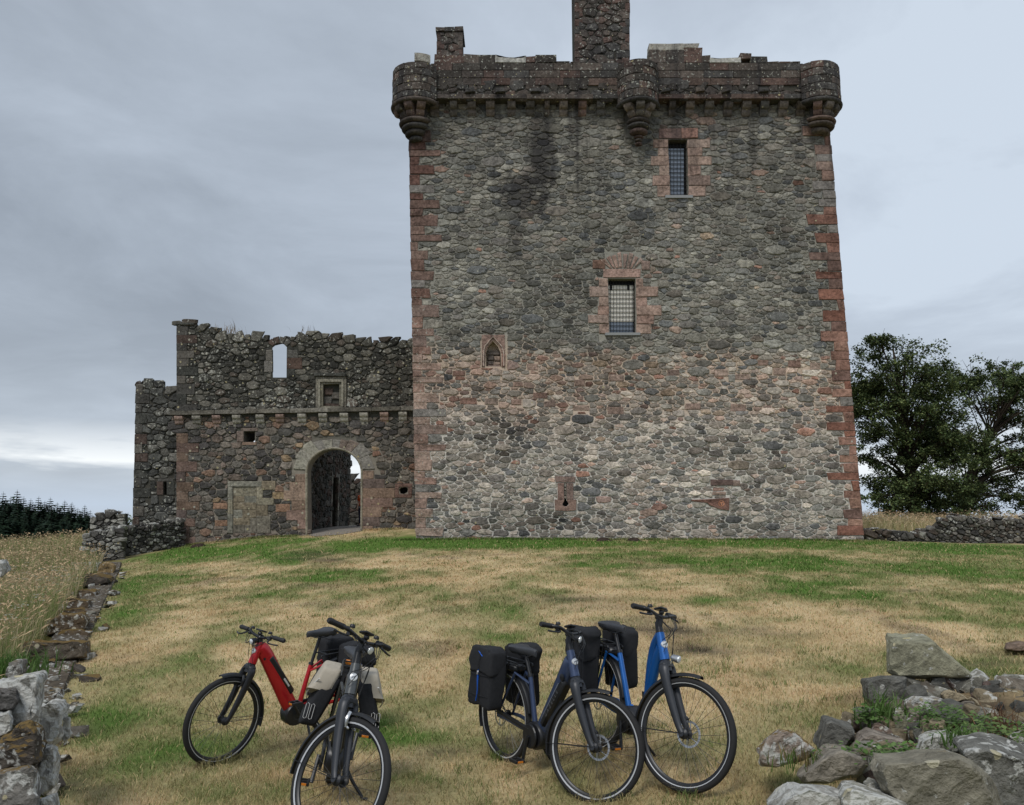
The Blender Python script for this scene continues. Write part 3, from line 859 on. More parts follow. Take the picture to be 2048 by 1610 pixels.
# niche surround
dress('niche_jamb', 964, 706, 971, 734, redp(.9, .1)); dress('niche_jamb', 1003, 706, 1011, 734, redp(.95, .1)); RES.append((962, 668, 1014, 735))
for m_ in (1, -1):
    TBLOCKS.append(('niche_head', [(986.8 + m_ * (x - 986.8), y) for x, y in ((964, 706), (964, 670), (986.4, 670), (986.4, 681), (978, 690), (973, 698), (971.4, 706))], (*lin(136, 114, 104, 1.1), .1), 0.035))
og = [(967.5, 733), (967.5, 704), (970, 693), (977, 684), (986, 674), (995, 684), (1003, 693), (1007, 704), (1007.5, 733)]
V, F = [], []
for i, p in enumerate(og):
    for dx, o in ((-1.6, .02), (-.6, .085), (.8, .085), (1.8, .02)):
        cx_, cy_ = p[0] - 987, min(0, p[1] - 712); l_ = math.hypot(cx_, cy_); V.append(MT(p[0] + cx_ / l_ * dx, p[1] + cy_ / l_ * dx, o))
    if i:
        for k in range(3): F.append(((i - 1) * 4 + k, (i - 1) * 4 + k + 1, i * 4 + k + 1, i * 4 + k))
NICHE_MOULD = (V, F)
# keyhole gun loop
dress('loop_lintel', 1110, 953, 1151, 966, red(1.1, .1), 0.05); dress('loop_jamb', 1115, 966, 1128.2, 999, red(.95, 0), 0.05); dress('loop_jamb', 1133.0, 966, 1147, 999, red(1.15, .1), 0.05)
kr = red(.9, 0)
for m_ in (1, -1):
    TBLOCKS.append(('loop_sole', [(1131 + m_ * (x - 1131), y) for x, y in ((1109, 999), (1128.4, 999), (1128.0, 1001.5), (1124.6, 1004.6), (1124.6, 1009.6), (1128, 1013.2), (1130.9, 1014), (1130.9, 1022.5), (1110, 1021))], (*kr, .05), 0.05))
RES.append((1108, 998, 1155, 1023))
# loose red dressed stones, the carved one
dress('lintel_stone', 1420, 958, 1465, 971, red(.9, 0), .04); dress('lintel_stone', 1466, 960, 1481, 972, redp(.85, .2), .035)
TBLOCKS.append(('carved_stone', [(1384, 1000), (1410, 998), (1458, 996), (1458, 1021), (1440, 1018), (1418, 1010), (1410, 1003), (1384, 1003)], (*red(.78, 0), .0), 0.055)); RES.append((1384, 996, 1412, 1004)); RES.append((1412, 996, 1459, 1014)); RES.append((1436, 1010, 1459, 1022))
for q in ((1425, 975, 1448, 981), (1424, 983, 1452, 990)): dress('patch_stone', *q, redp(1, .3), .03)
for i in range(26):                                          # brick-like red pinnings in the lower band
    x, y = rt.uniform(880, 1640), rt.uniform(716, 815)
    w, h = rt.uniform(18, 34), rt.uniform(10, 15)
    if any(b[0] < x + w and x < b[2] and b[1] < y + h and y < b[3] for b in RES): continue
    dress('red_stone', x, y, x + w, y + h, redp(.8, .35), .03)
for i, (nm, Q, c, fr) in enumerate(TBLOCKS):
    fine_ = nm in ('loop_sole', 'niche_head', 'loop_jamb')
    V, F = block_geo(Q, MT, rt, fr + (0 if fine_ else rt.normal(0, .008)), -0.10, .5 if fine_ else 1.5, .1 if fine_ else 0.6, .002 if fine_ else 0.008)
    piece(nm, V, F, 'castle_stone', tower, c)
piece('niche_moulding', *NICHE_MOULD, 'castle_stone', tower, (*lin(168, 152, 140, 1.1), .1))
# carved circle with a mark on the red stone
def flat_ring(cx, cy, r0, r1, M, off, n=24):
    V = [M(cx + r * math.cos(a), cy + r * math.sin(a), o) for r, o in ((r0, off - .03), (r0, off), (r1, off), (r1, off - .03)) for a in np.linspace(0, 2 * math.pi, n, endpoint=False)]
    F = [(s * n + k, s * n + (k + 1) % n, (s + 1) * n + (k + 1) % n, (s + 1) * n + k) for s in range(3) for k in range(n)]
    return V, F
V, F = flat_ring(1442, 1007, 4.8, 5.8, MT, .068); piece('carved_ring', V, F, 'castle_stone', tower, (*lin(186, 130, 100, 1.3), 0))
for q in ((1439.2, 1004.6, 1444.8, 1005.8), (1441.4, 1005.8, 1442.6, 1010.5)):
    V, F = block_geo(rect(*q), MT, rt, .068, .0, .1, .05); piece('carved_mark', V, F, 'castle_stone', tower, (*lin(186, 130, 100, 1.3), 0))

def tower_colour(x, y, rng):
    n = float(fbm(np.array([x / 90.0]), np.array([y / 60.0]), 33, 3)[0])
    g = np.array(lin(*[(104, 104, 101), (118, 117, 112), (90, 91, 92), (130, 127, 120), (100, 97, 94), (112, 106, 100)][rng.integers(6)]))
    pr = 0.03
    if 706 < y < 860: pr = 0.52 * (1 - (y - 706) / 190) * (1.15 if x < 1250 else 0.75)
    elif y >= 860: pr = 0.07
    if 1180 < x < 1330 and 490 < y < 720: pr = max(pr, 0.15)
    if rng.random() < pr:
        g = np.array(lin(*[(140, 118, 108), (128, 104, 95), (150, 128, 116), (122, 106, 100), (142, 126, 110), (130, 102, 91)][rng.integers(6)]))
    n5 = float(fbm(np.array([x / 230.0]), np.array([y / 190.0]), 77, 3)[0]); k = rng.uniform(0.62, 1.38) * (0.80 + 0.40 * n) * (0.66 + 0.68 * n5)
    if y > 780: k *= 1.0 + 0.38 * min(1, (y - 780) / 100)
    # water stains below the broken spouts, damp foot
    st = 0.0
    st += math.exp(-((x - 1100) / 90) ** 2 - ((y - 1040) / 18) ** 2) * .6 + math.exp(-((x - 1420) / 110) ** 2 - ((y - 905) / 22) ** 2) * .4 + math.exp(-((x - 1420) / 140) ** 2 - ((y - 1040) / 28) ** 2) * .35 + .3 * math.exp(-((x - 1330) / 160) ** 2 - ((y - 235) / 22) ** 2)
    st += 0.5 * math.exp(-((x - 1010) / 60) ** 2 - ((y - 870) / 45) ** 2)
    k *= 1 - min(.72, st * (0.6 + n))
    mo_ = np.array(lin(168, 160, 150) if y > 700 else lin(128, 125, 117)); w_ = max(0.0, rng.uniform(-.3, .6)) if rng.random() < .78 else rng.uniform(.6, .95); g = g * (1 - w_) + mo_ * w_ * .9
    al = 0.55 * n * (1.0 if y > 830 else 0.75)
    return (*(g * k * 1.14 * (np.array([.985, .985, .955]) + np.array([.045, 0, 0]) * min(1, max(0, (y - 640 - 60 * n) / 130)))), al)
inT = lambda x, y: edge_l(y) + 2 < x < edge_r(y) - 2 and 226 < y < 1082
BT = []
# side planes of the tower outline (keep inside)
RES_T = RES + [(1336, 277, 1377, 395), (1214, 555, 1274, 668), (970, 680, 1004, 735)]
for cx in (1272,): RES_T.append((1250, 226, 1292, 274))
st_t = rubble((815, 205, 1730, 1085), lambda x, y: edge_l(y) + 2 < x < edge_r(y) - 2 and 214 < y < 1082, RES_T,
              ((11.0, 0.05), (7.6, 0.20), (5.6, 0.7), (4.2, 2.0), (3.2, 3.4), (2.3, 3.2)), 5, ax=0.44, gap=0.68, bound=[(-1, .01737, -813.31), (1, -.08333, 1637.33)])
emit(st_t, MT, tower_colour, tower, rt, 300, h=0.05)

# windows: stone sill, leaded light and iron grille
plain('lead', (0.035, 0.038, 0.042), 0.6, 0.3); plain('iron', (0.02, 0.02, 0.022), 0.55, 0.5)
plain('sill_stone', lin(150, 152, 152, 0.8), 0.8, noise=.2, nscale=9)
plain('board_pale', lin(214, 210, 200, 1.0), 0.8, noise=.12, nscale=6); plain('board_slate', lin(112, 122, 136, 1.0), 0.35, noise=.15, nscale=8)
plain('shade_black', (0.006, 0.006, 0.007), 0.9)  # flat black that paints the shade inside openings
def window(Q, split, nx, ny, dark_top):
    x0 = min(q[0] for q in Q); x1 = max(q[0] for q in Q); y0 = min(q[1] for q in Q); y1 = max(q[1] for q in Q)
    V, F = block_geo(rect(x0 - 6, y1 - 1, x1 + 8, y1 + 4.5), MT, rt, .10, -.5, .8, .1)
    w = piece('window', [MT(q[0], q[1], -.36) for q in rect(x0 - 1, y0 - 1, x1 + 1, y1 + 1)], [(0, 1, 2, 3)], 'shade_black', tower)  # black sheet painting the dark room behind the panes
    piece('window_sill', V, F, 'sill_stone', w)
    def pane(a, b, c, d, mat):
        V, F = block_geo(rect(a, b, c, d), MT, rt, -.24, -.28, .3, .0); piece('pane', V, F, mat, w)
    if split: pane(x0 + 1, dark_top, x1 - 3.5, split, 'board_pale'); pane(x0 + 1, split, x1 - 3.5, y1, 'board_slate')
    else: pane(x0 + 2, dark_top, x1 - 6, y1, 'board_slate')
    b = Batch()
    for i in range(nx + 1):
        x = x0 + (x1 - x0) * i / nx; V, F = block_geo(rect(x - .28, y0, x + .28, y1), MT, rt, -.195, -.218, .1, 0); b.add(V, F, (0, 0, 0, 1))
    for j in range(1, ny):
        y = y0 + (y1 - y0) * j / ny; V, F = block_geo(rect(x0, y - .28, x1, y + .28), MT, rt, -.19, -.223, .1, 0); b.add(V, F, (0, 0, 0, 1))
    b.build('grille', 'iron', w, None)
window(UPW, None, 6, 13, 291); window(LOW, 641, 9, 12, 567)
for (a, c) in ((1219, 571), (1254, 571)):
    V, F = block_geo(rect(a + 2, c - 4, a + 7, c + 6), MT, rt, -.228, -.25, .2, 0); piece('painted_pane_gap', V, F, 'shade_black', tower)  # black patches painting the dark behind missing panes
piece('painted_shade', [MT(q[0], q[1], -.25) for q in rect(1120, 962, 1142, 1018)], [(0, 1, 2, 3)], 'shade_black', tower)  # black sheet painting the shade inside the keyhole loop
# stones walled up inside the niche
for q in ((974, 700, 1000, 707), (975, 709, 987, 718), (988, 710, 1000, 719), (975, 720, 986, 727), (987, 721, 1000, 727), (976, 728, 1000, 733)):
    V, F = block_geo(rect(*q), MT, rt, -.20, -.32, 1, .4); piece('infill_stone', V, F, 'castle_stone', tower, (*lin(*[(110, 98, 92), (86, 80, 76), (128, 114, 104)][rt.integers(3)], 1.4), .2))

# --- wall head: corbels, string course, parapet, turrets
YP = 29.60                         # parapet face
MP = face_map(YP)
def zof(py, Y): return at(1024, py, Y)[2]
def dark(rng=rt, redness=0.3):
    if rng.random() < redness: c = np.array(lin(*[(92, 76, 70), (86, 73, 68), (98, 84, 77)][rng.integers(3)]))
    else: c = np.array(lin(*[(82, 76, 72), (72, 68, 64), (92, 84, 78), (78, 76, 74)][rng.integers(4)]))
    return tuple(c * rng.uniform(0.8, 1.2) * 0.96)
def corbel(cx, wpx, ang=0.0, centre=None, R=0.0, z1=None, py0=199.5, Yb=YT, name='corbel', parent=tower, hgt=None, tiers=2, out=0.42, colf=lambda: tuple(np.array(dark(redness=.3)) * 1.75)):
    """Stepped corbel with rounded noses. Straight ones stick out of the wall towards -Y; turret ones radiate."""
    hw = wpx * 0.5 * 0.0186
    H = hgt or 0.50
    prof = [(0.0, 0.0)]
    for t in range(tiers):
        o0 = out * (1 - t / tiers); zt, zb = -H * t / tiers, -H * (t + 1) / tiers
        prof += [(o0, zt - 0.005)]
        for a in np.linspace(0.25, 1, 5): prof.append((o0 - (out / tiers) * 0.62 * (1 - math.cos(a * math.pi / 2)), zt - (zt - zb) * (0.25 + 0.75 * math.sin(a * math.pi / 2) * a ** .3) * 0.97))
    prof.append((0.0, -H))
    base = centre if centre is not None else np.array([at(cx, py0, Yb)[0], Yb, zof(py0, Yb - out)])
    if z1 is not None: base = np.array([base[0], base[1], z1])
    dirv = np.array([math.sin(ang), -math.cos(ang), 0]); side = np.array([math.cos(ang), math.sin(ang), 0])
    V, n = [], len(prof)
    for s in (-1, 1):
        for o, z in prof: V.append(base + dirv * (R + o - 0.06) + side * hw * s + np.array([0, 0, z]))
    F = [tuple(range(n)), tuple(range(2 * n - 1, n - 1, -1))] + [(i, (i + 1) % n, n + (i + 1) % n, n + i) for i in range(n)]
    piece(name, V, F, 'castle_stone', parent, (*colf(), .25))
for cx, w in ((870.5, 18), (908, 15), (944, 17), (981, 18), (1023, 17), (1060, 18), (1093.6, 10), (1126, 17), (1163.6, 17), (1200, 17),
              (1341.7, 13), (1377, 17), (1415, 18), (1452.7, 18), (1488.8, 18), (1524.5, 17), (1562, 18), (1597.5, 18)):
    corbel(cx, w)

V = [(at(edge_l(196), 196, YT)[0] + .3, YT - .35, zof(193, YT)), (at(edge_r(196), 196, YT)[0] - .3, YT - .35, zof(193, YT)), (at(edge_r(196), 196, YT)[0] - .3, YT + 9.0, zof(193, YT)), (at(edge_l(196), 196, YT)[0] + .3, YT + 9.0, zof(193, YT))]
piece('light_block_slab', V + [(a, b, c - .12) for a, b, c in V], [(0, 1, 2, 3), (7, 6, 5, 4), (0, 4, 5, 1), (1, 5, 6, 2), (2, 6, 7, 3), (3, 7, 4, 0)], 'dark_mortar', tower)  # unseen slab added to keep skylight out of the corbel gaps
for xx in (edge_l(200) + 10, edge_r(200) - 10):
    V, F = block_geo(rect(xx - 9, 192, xx + 9, 214), face_map(YT + .15), rt, 0, -8.6, .2, 0); piece('wall_head', V, F, 'dark_mortar', tower)
parapet = empty('parapet', at(1250, 190, YP) , parent=None)
parapet.parent = tower; parapet.location = Vector(at(1250, 190, YP)) - Vector(tower.location)
TC = [at(835, 190, 29.95), at(1275, 190, 29.62), at(1631, 190, 29.95)]          # turret centres
TR = [0.98, 0.80, 0.92]
def strip(x0, x1, y0, y1, lo, hi, M, colf, front, back, name='parapet_block', alpha=.45, parent=parapet):
    x = x0
    while x < x1 - 3:
        w = rt.uniform(lo, hi)
        if x1 - (x + w) < lo * .5: w = x1 - x
        V, F = block_geo(rect(x + .3, y0 + .3, x + w - .3, y1 - .3), M, rt, front, back, .9, .3, .004)
        piece(name, V, F, 'castle_stone', parent, (*colf(), alpha)); x += w
SPANS = ((868, 1236), (1314, 1600))
for a, b in SPANS:
    strip(a, b, 190, 199.5, 40, 80, MP, lambda: dark(redness=.15), .10, -.55, 'string_course')
    # rubble course with spout holes
    qs = rubble((a, 172, b, 190), lambda x, y: 173 < y < 189.5, [], ((7, 1.2), (5, 2.5), (3.4, 3)), 60 + a, ax=.55, gap=.5)
    for Q in qs:
        c = np.mean(Q, 0)
        if any(abs(c[0] - s) < 4.5 and c[1] < 181 for s in (875, 1001, 1073, 1138, 1184, 1396, 1447, 1521, 1580)): continue
        V, F = stone_geo(Q, MP, rt, .05); piece('parapet_stone', V, F, 'castle_stone', parapet, (*dark(redness=.05), .5))
    for j, (y0, y1) in enumerate(((157, 171.5), (142, 157), (127, 142))):
        strip(a, b, y0, y1, 34, 62, MP, lambda: dark(redness=[.55, .3, .2][j]), .06, -.45, alpha=[.4, .5, .5][j])
    V, F = block_geo(rect(a - 6, 127, b + 6, 199), MP, rt, 0.0, -.45, .2, 0)
    piece('parapet_core', V, F, 'dark_mortar', parapet)
# spouts
for s in (940, 1000, 1070, 1330, 1398, 1450, 1525):
    V, F = block_geo([(s - 8, 181), (s + 8, 180), (s + 10, 188), (s - 9, 189)], MP, rt, .22, -.2, 1.5, .8, .01); piece('drain_spout', V, F, 'castle_stone', parapet, (*dark(redness=0), .2))
# broken coping line
for q, dk_ in (((868, 111, 928, 127), 1), ((928, 110.5, 957, 127), 1), ((957, 111, 991, 127), 1), ((1050, 114, 1070, 127), 1), ((1070, 111, 1113, 126.5), 1),
               ((1298, 101, 1332, 127), 0), ((1332, 101, 1368, 127), 0), ((1368, 97, 1404, 127), 0), ((1298, 88, 1332, 101), 2), ((1332, 88.5, 1366, 101), 2), ((1366, 88, 1398, 97), 2),
               ((1404, 112, 1420, 127), 1), ((1480, 107, 1502, 118), 1), ((1500, 114, 1534, 127), 1)):
    V, F = block_geo(rect(*q), MP, rt, .05, -.42, 1.2, .7, .006); piece('merlon_block', V, F, 'castle_stone', parapet, (*((lin(150, 146, 138, 1.2)) if dk_ == 2 else dark(redness=.2)), .6))
for Q in ([(990, 111), (995, 116), (1048, 118), (1052, 113), (1052, 127), (990, 127)], [(1419, 117), (1425, 119), (1478, 117), (1481, 116), (1481, 127), (1419, 127)]):
    V, F = block_geo(Q, MP, rt, .08, -.45, 1.2, .3); piece('coping_slab', V, F, 'castle_stone', parapet, (*lin(166, 164, 158, 1.15), .7))
for a, b in ((1113, 1160), (1534, 1600)):
    strip(a, b, 124.5, 127.5, 20, 34, MP, lambda: dark(redness=.1), .07, -.45, 'coping_slab', .6)

def arc_block(c, r0, r1, a0, a1, z0, z1, seg, col, name, parent, jit=0.004, mat='castle_stone'):
    """Curved block; angle 0 faces the viewer (-Y), positive to the right."""
    V = []
    A = np.linspace(a0, a1, seg + 1)
    bev = 0.014
    sh = [(r0, z0), (r1 - bev, z0), (r1, z0 + bev), (r1, z1 - bev), (r1 - bev, z1), (r0, z1)]
    for a in A:
        for r, z in sh:
            rr = r + rt.normal(0, jit); V.append((c[0] + rr * math.sin(a), c[1] - rr * math.cos(a), z + rt.normal(0, jit)))
    n = len(sh); F = []
    for i in range(seg):
        for k in range(n):
            j = (k + 1) % n; F.append((i * n + k, i * n + j, (i + 1) * n + j, (i + 1) * n + k))
    F += [tuple(range(n - 1, -1, -1)), tuple(range(seg * n, seg * n + n))]
    piece(name, V, F, mat, parent, col)
def ring_roll(c, r, bulge, z0, z1, a0, a1, col, name, parent, seg=28):
    """Convex roll moulding following a turret."""
    V, F = [], []
    prof = [(r - .25, z0)] + [(r - bulge + bulge * math.sin(t), z0 + (z1 - z0) * (0.5 - 0.5 * math.cos(t))) for t in np.linspace(0.15, math.pi - .15, 7)] + [(r - .25, z1)]
    n = len(prof); A = np.linspace(a0, a1, seg + 1)
    for a in A:
        for rr, z in prof: V.append((c[0] + rr * math.sin(a), c[1] - rr * math.cos(a), z))
    for i in range(seg):
        for k in range(n - 1): F.append((i * n + k, i * n + k + 1, (i + 1) * n + k + 1, (i + 1) * n + k))
    F += [tuple(range(n - 1, -1, -1)), tuple(range(seg * n, seg * n + n))]
    piece(name, V, F, 'castle_stone', parent, col, True)

def turret(i, a0, a1, top_py, rolls, courses, extra=None):
    c, R = TC[i], TR[i]
    Yf = c[1] - R
    t = empty('turret', (0, 0, 0)); t.parent = tower; t.location = Vector((c[0], c[1], zof(190, Yf))) - Vector(tower.location)
    z = lambda py: zof(py, Yf)
    edges = [z(p) for p in courses]
    for j in range(len(edges) - 1):
        zb, zt = edges[j], edges[j + 1]
        a = a0 + (0.2 if j % 2 else 0)
        first = True
        while a < a1 - 0.02:
            w = rt.uniform(.30, .52) if j > 0 else rt.uniform(.12, .28)
            s = a0 if first else a; e = min(a + w, a1)
            if a1 - e < .12: e = a1
            arc_block(c, R - .3, R + rt.normal(0, .008), s + .006, e - .006, zb + .008, zt - .008, 3 if j else 2, (*dark(redness=.12), .55), 'turret_block', t)
            a = e; first = False
    arc_block(c, R * .5, R - .04, a0, a1, z(199), edges[-1] - .06, 16, (*lin(60, 58, 54), 0), 'turret_core', t)
    ring_roll(c, R + .05, .10, z(199), z(190.5), a0, a1, (*dark(redness=.2), .2), 'string_course', t)
    # radiating corbels
    zc = z(199)
    for a in ([-1.5, -0.9, -0.3, .3] if i == 0 else [-.75, 0, .75] if i == 1 else [-.3, .3, .9, 1.5]):
        corbel(0, 17, a, np.array([c[0], c[1], zc]), R - .46, zc, parent=t, hgt=.44, out=.46)
    arc_block(c, .1, R - .47, a0, a1, zc - .50, zc, 16, (*lin(70, 66, 62), .1), 'turret_core', t)
    for (py0, py1, r, b) in rolls: ring_roll(c, r, b, z(py1), z(py0), a0, a1, (*dark(redness=.05 if i != 1 else .5), .2), 'moulding', t)
    return t, z
WIDE_L, WIDE_R = (-2.9, 0.95), (-0.95, 2.9)
tl, zl = turret(0, *WIDE_L, 122, ((222, 231, .70, .13), (231.5, 241, .60, .13), (241.5, 252, .46, .12), (252.5, 262, .30, .10)), (190, 178, 163, 148, 134, 122))
tm, zm = turret(1, -1.5, 1.5, 116, ((222, 231, .46, .14), (231.5, 240, .44, .14), (240.5, 253, .36, .16), (253.5, 259, .20, .08), (259.5, 265, .16, .07), (265.5, 271, .11, .06)), (190, 175, 160, 145, 130, 116))
tr, zr = turret(2, *WIDE_R, 118, ((222, 230, .70, .13), (230.5, 239, .64, .13), (239.5, 250, .44, .12)), (190, 178, 163, 148, 133, 119))
arc_block(TC[0], TR[0] - .3, TR[0] + .01, -.02, .62, zl(121.5), zl(105), 4, (*lin(132, 128, 120, 1.2), .7), 'turret_block', tl)

# chimneys behind the parapet
def chimney(Q, Y, depth, seed, label_n):
    M = face_map(Y)
    ch = empty('chimney', (0, 0, 0)); ch.parent = tower; ch.location = Vector(at(np.mean([q[0] for q in Q]), max(q[1] for q in Q), Y)) - Vector(tower.location)
    x0 = min(q[0] for q in Q); x1 = max(q[0] for q in Q); y0 = min(q[1] for q in Q); y1 = max(q[1] for q in Q)
    V, F = block_geo(Q, M, rt, 0, -depth, .3, 0); piece('chimney_core', V, F, 'dark_mortar', ch)
    for Qs in rubble((x0, y0, x1, y1), lambda x, y: x0 + 7 < x < x1 - 5, [], ((9, .8), (6.5, 1.6), (4.5, 2.4)), seed, ax=.6, gap=.7, bound=[(1, 0, x1 - 5), (-1, 0, -x0 - 7), (0, 1, y1), (0, -1, -y0)]):
        V, F = stone_geo(Qs, M, rt, .05); piece('stone', V, F, 'castle_stone', ch, (*dark(redness=.2), .55))
    y, k = y0, 0
    while y < y1 - 3:
        h = rt.uniform(13, 20); yy = min(y + h, y1); l = 15 if k % 2 else 9
        for a, b in ((x0 - .5, x0 + l), (x1 - (24 - l), x1 + .5)):
            V, F = block_geo(rect(a, y + .4, b, yy - .4), M, rt, .045, -.2, 1, .3); piece('quoin_stone', V, F, 'castle_stone', ch, (*dark(redness=.5), .4))
        y = yy; k += 1
    return ch, M
c1, M1 = chimney([(874, 64), (924, 64), (925, 125), (875, 125)], 30.9, 1.0, 71, 1)
for q in ((872, 56, 890, 64), (890, 55.5, 908, 64), (908, 56, 926, 64)):
    V, F = block_geo(rect(*q), M1, rt, .10, -1.1, 1, .6); piece('coping_slab', V, F, 'castle_stone', c1, (*dark(redness=0), .5))
chimney([(1150, -240), (1255, -240), (1259, 128), (1155, 128)], 31.2, 2.6, 72, 2)

# ------------------------------------------------------------------ gatehouse and curtain wall
YG = 33.5
MG = face_map(YG)
gate = empty('gatehouse', at(600, 1072, YG))
tag(gate, 'ruined dark rubble gatehouse wall with round arched gateway and empty upper window', 'gatehouse')
TOP = [(353, 650), (357, 643), (384, 643), (390, 652), (412, 660), (437, 663), (466, 671), (485, 673), (515, 671), (538, 678), (553, 676), (575, 673), (592, 677), (620, 665), (637, 663), (650, 671), (675, 676), (697, 676), (730, 679), (755, 683), (783, 675), (790, 683), (832, 682)]
def top_at(x, T=TOP): return float(np.interp(x, [t[0] for t in T], [t[1] for t in T]))
ARCH = [(616, 1092), (614, 946)] + [(668.5 - 54.5 * math.cos(a), 944 - 45 * math.sin(a) - 2 * math.sin(a) ** 6) for a in np.linspace(0.12, math.pi - 0.12, 13)] + [(723, 944), (722, 1092)]
GWIN = [(546, 755), (545, 696), (550, 690), (558, 687), (566, 687.5), (574, 693), (573.5, 697), (573, 755)]
SQ = rect(488, 863, 510, 884); PANEL = rect(645, 768, 680, 814); GLOOP = [(798, 979), (802, 975), (812, 974), (816, 978), (815, 984), (808, 988), (801, 987)]
g_out = [(354, 1110)] + [(354, 655)] + [(t[0], t[1] + 4) for t in TOP[1:]] + [(834, 1110)]
# the passage opening is cut out of the foot of the wall
arch_up = [p for p in ARCH]
g_out = [(354, 655)] + [(t[0], t[1] + 4) for t in TOP[1:]] + [(834, 1110), (722, 1110)] + arch_up[::-1][0:] + [(616, 1110), (354, 1110)]
wall_core('wall', g_out, [(GWIN, None, 2.0), (SQ, None), (PANEL, 0.20), (GLOOP, 0.8)], YG, .70, 'gate_mortar', gate)

rg = np.random.default_rng(202)
GB, RG = [], []
def gdress(name, Q, c, front=.04, alpha=.2, res=True):
    if len(Q) == 4 and not isinstance(Q[0], tuple): Q = rect(*Q)
    GB.append((name, Q, (*c, alpha), front))
    if res:
        xs = [q[0] for q in Q]; ys = [q[1] for q in Q]; RG.append((min(xs), min(ys), max(xs), max(ys)))
def pal(cols, k=1.15, rng=rg): return tuple(np.array(lin(*cols[rng.integers(len(cols))])) * rng.uniform(.82, 1.2) * k)
PINK = [(134, 112, 102), (126, 106, 97), (140, 120, 106), (130, 110, 96), (118, 104, 98)]
YEL = [(136, 129, 113), (130, 119, 102), (128, 125, 115), (116, 110, 100)]
DK = [(84, 82, 78), (74, 74, 70), (96, 92, 86), (88, 76, 70)]
PALE = [(148, 144, 132), (136, 132, 122), (126, 122, 116), (118, 106, 98)]
# voussoirs
edges = [math.pi - 0.10, 2.72, 2.42, 2.10, 1.86, 1.62, 1.40, 1.20, 0.95, 0.55, 0.10]
for i in range(len(edges) - 1):
    a, b = edges[i], edges[i + 1]
    P = lambda t, rx, ry: (668.5 + rx * math.cos(t), 944 - ry * math.sin(t))
    ex = [27, 33, 38, 30, 27, 26, 28, 33, 36, 27][i]
    m_ = (a + b) / 2
    gdress('voussoir', [P(a, 54.6, 46), P(m_, 54.6, 47), P(b, 54.6, 46), P(b, 54.6 + ex, 46 + ex * .72), P(a, 54.6 + ex, 46 + ex * .72)], pal(PALE), .05, .3, False)
for xx in np.arange(584, 753, 8.0):
    tt = max(0, 1 - ((xx + 4 - 668.5) / 86) ** 2); RG.append((xx, 944 - 72 * math.sqrt(tt), xx + 8, 947))
# roll moulding round the arch edge
V, F = [], []
sec = [(0, 0.0), (1.6, .045), (3.4, .055), (4.6, .0)]
pts = [(614.5, 1072), (614, 944)] + [(668.5 - 54.5 * math.cos(a), 944 - 46.5 * math.sin(a)) for a in np.linspace(0.1, math.pi - .1, 17)] + [(723, 944), (722.5, 1064)]
for i, p in enumerate(pts):
    d = np.array([p[0] - 668.5, min(0, p[1] - 944) * 1.2]); d /= np.linalg.norm(d)
    for o, f in sec: V.append(MG(p[0] + d[0] * (o - 1.5), p[1] + d[1] * (o - 1.5), f + .035))
n = len(sec)
for i in range(len(pts) - 1):
    for k in range(n - 1): F.append((i * n + k, i * n + k + 1, (i + 1) * n + k + 1, (i + 1) * n + k))
piece('arch_moulding', V, F, 'castle_stone', gate, (*lin(140, 134, 120, 1.1), .2), True)
# jambs of the gateway
y = 948
for h, l, r in ((16, 22, 24), (18, 34, 46), (20, 46, 66), (18, 30, 62), (20, 40, 40), (18, 18, 36), (16, 36, 22), (14, 20, 26)):
    if y + h < 1074: gdress('jamb_stone', (613.5 - l, y, 613.5, min(y + h, 1073)), pal(PINK, 1.05), .045, .25)
    if y + h < 1066 + 12: gdress('jamb_stone', (723.5, y - 6, 723.5 + r, min(y + h - 6, 1063)), pal(PINK, 1.0), .045, .3)
    y += h
# left corner quoins
y = 652; k = 0
while y < 1086:
    h = rg.uniform(15, 22); y1 = min(y + h, 1092); l = rg.uniform(34, 48) if k % 2 else rg.uniform(16, 26)
    if not (822 < (y + y1) / 2 < 858): gdress('quoin_stone', (353.5, y, 353.5 + l, y1), pal(DK, 1.0) if y < 820 else pal(PINK, .72), .045, .35)
    y = y1; k += 1
# blocked doorway
for q in ((456, 962, 524, 973), (456, 973, 466, 1000), (456, 1000, 466, 1028), (456, 1028, 466, 1066), (514, 973, 526, 996), (514, 996, 548, 1010), (514, 1010, 536, 1032), (514, 1032, 542, 1066), (524, 962, 551, 980)):
    gdress('door_surround_stone', q, pal(YEL, 1.0), .06, .2)
for q in ((467, 974, 513, 992), (467, 992, 489, 1004), (489, 992, 513, 1006), (467, 1005, 513, 1019), (467, 1019, 485, 1036), (485, 1019, 513, 1036), (467, 1036, 500, 1050), (500, 1036, 513, 1050), (467, 1050, 490, 1066), (490, 1050, 513, 1066)):
    gdress('door_infill_stone', q, pal(YEL, .95), .02, .35)
for q in ((427, 1006, 455, 1018), (430, 1040, 455, 1052), (545, 985, 575, 998), (552, 1008, 580, 1024)): gdress('patch_stone', q, pal([(138, 110, 92), (146, 126, 100)], 1.0), .03, .1)
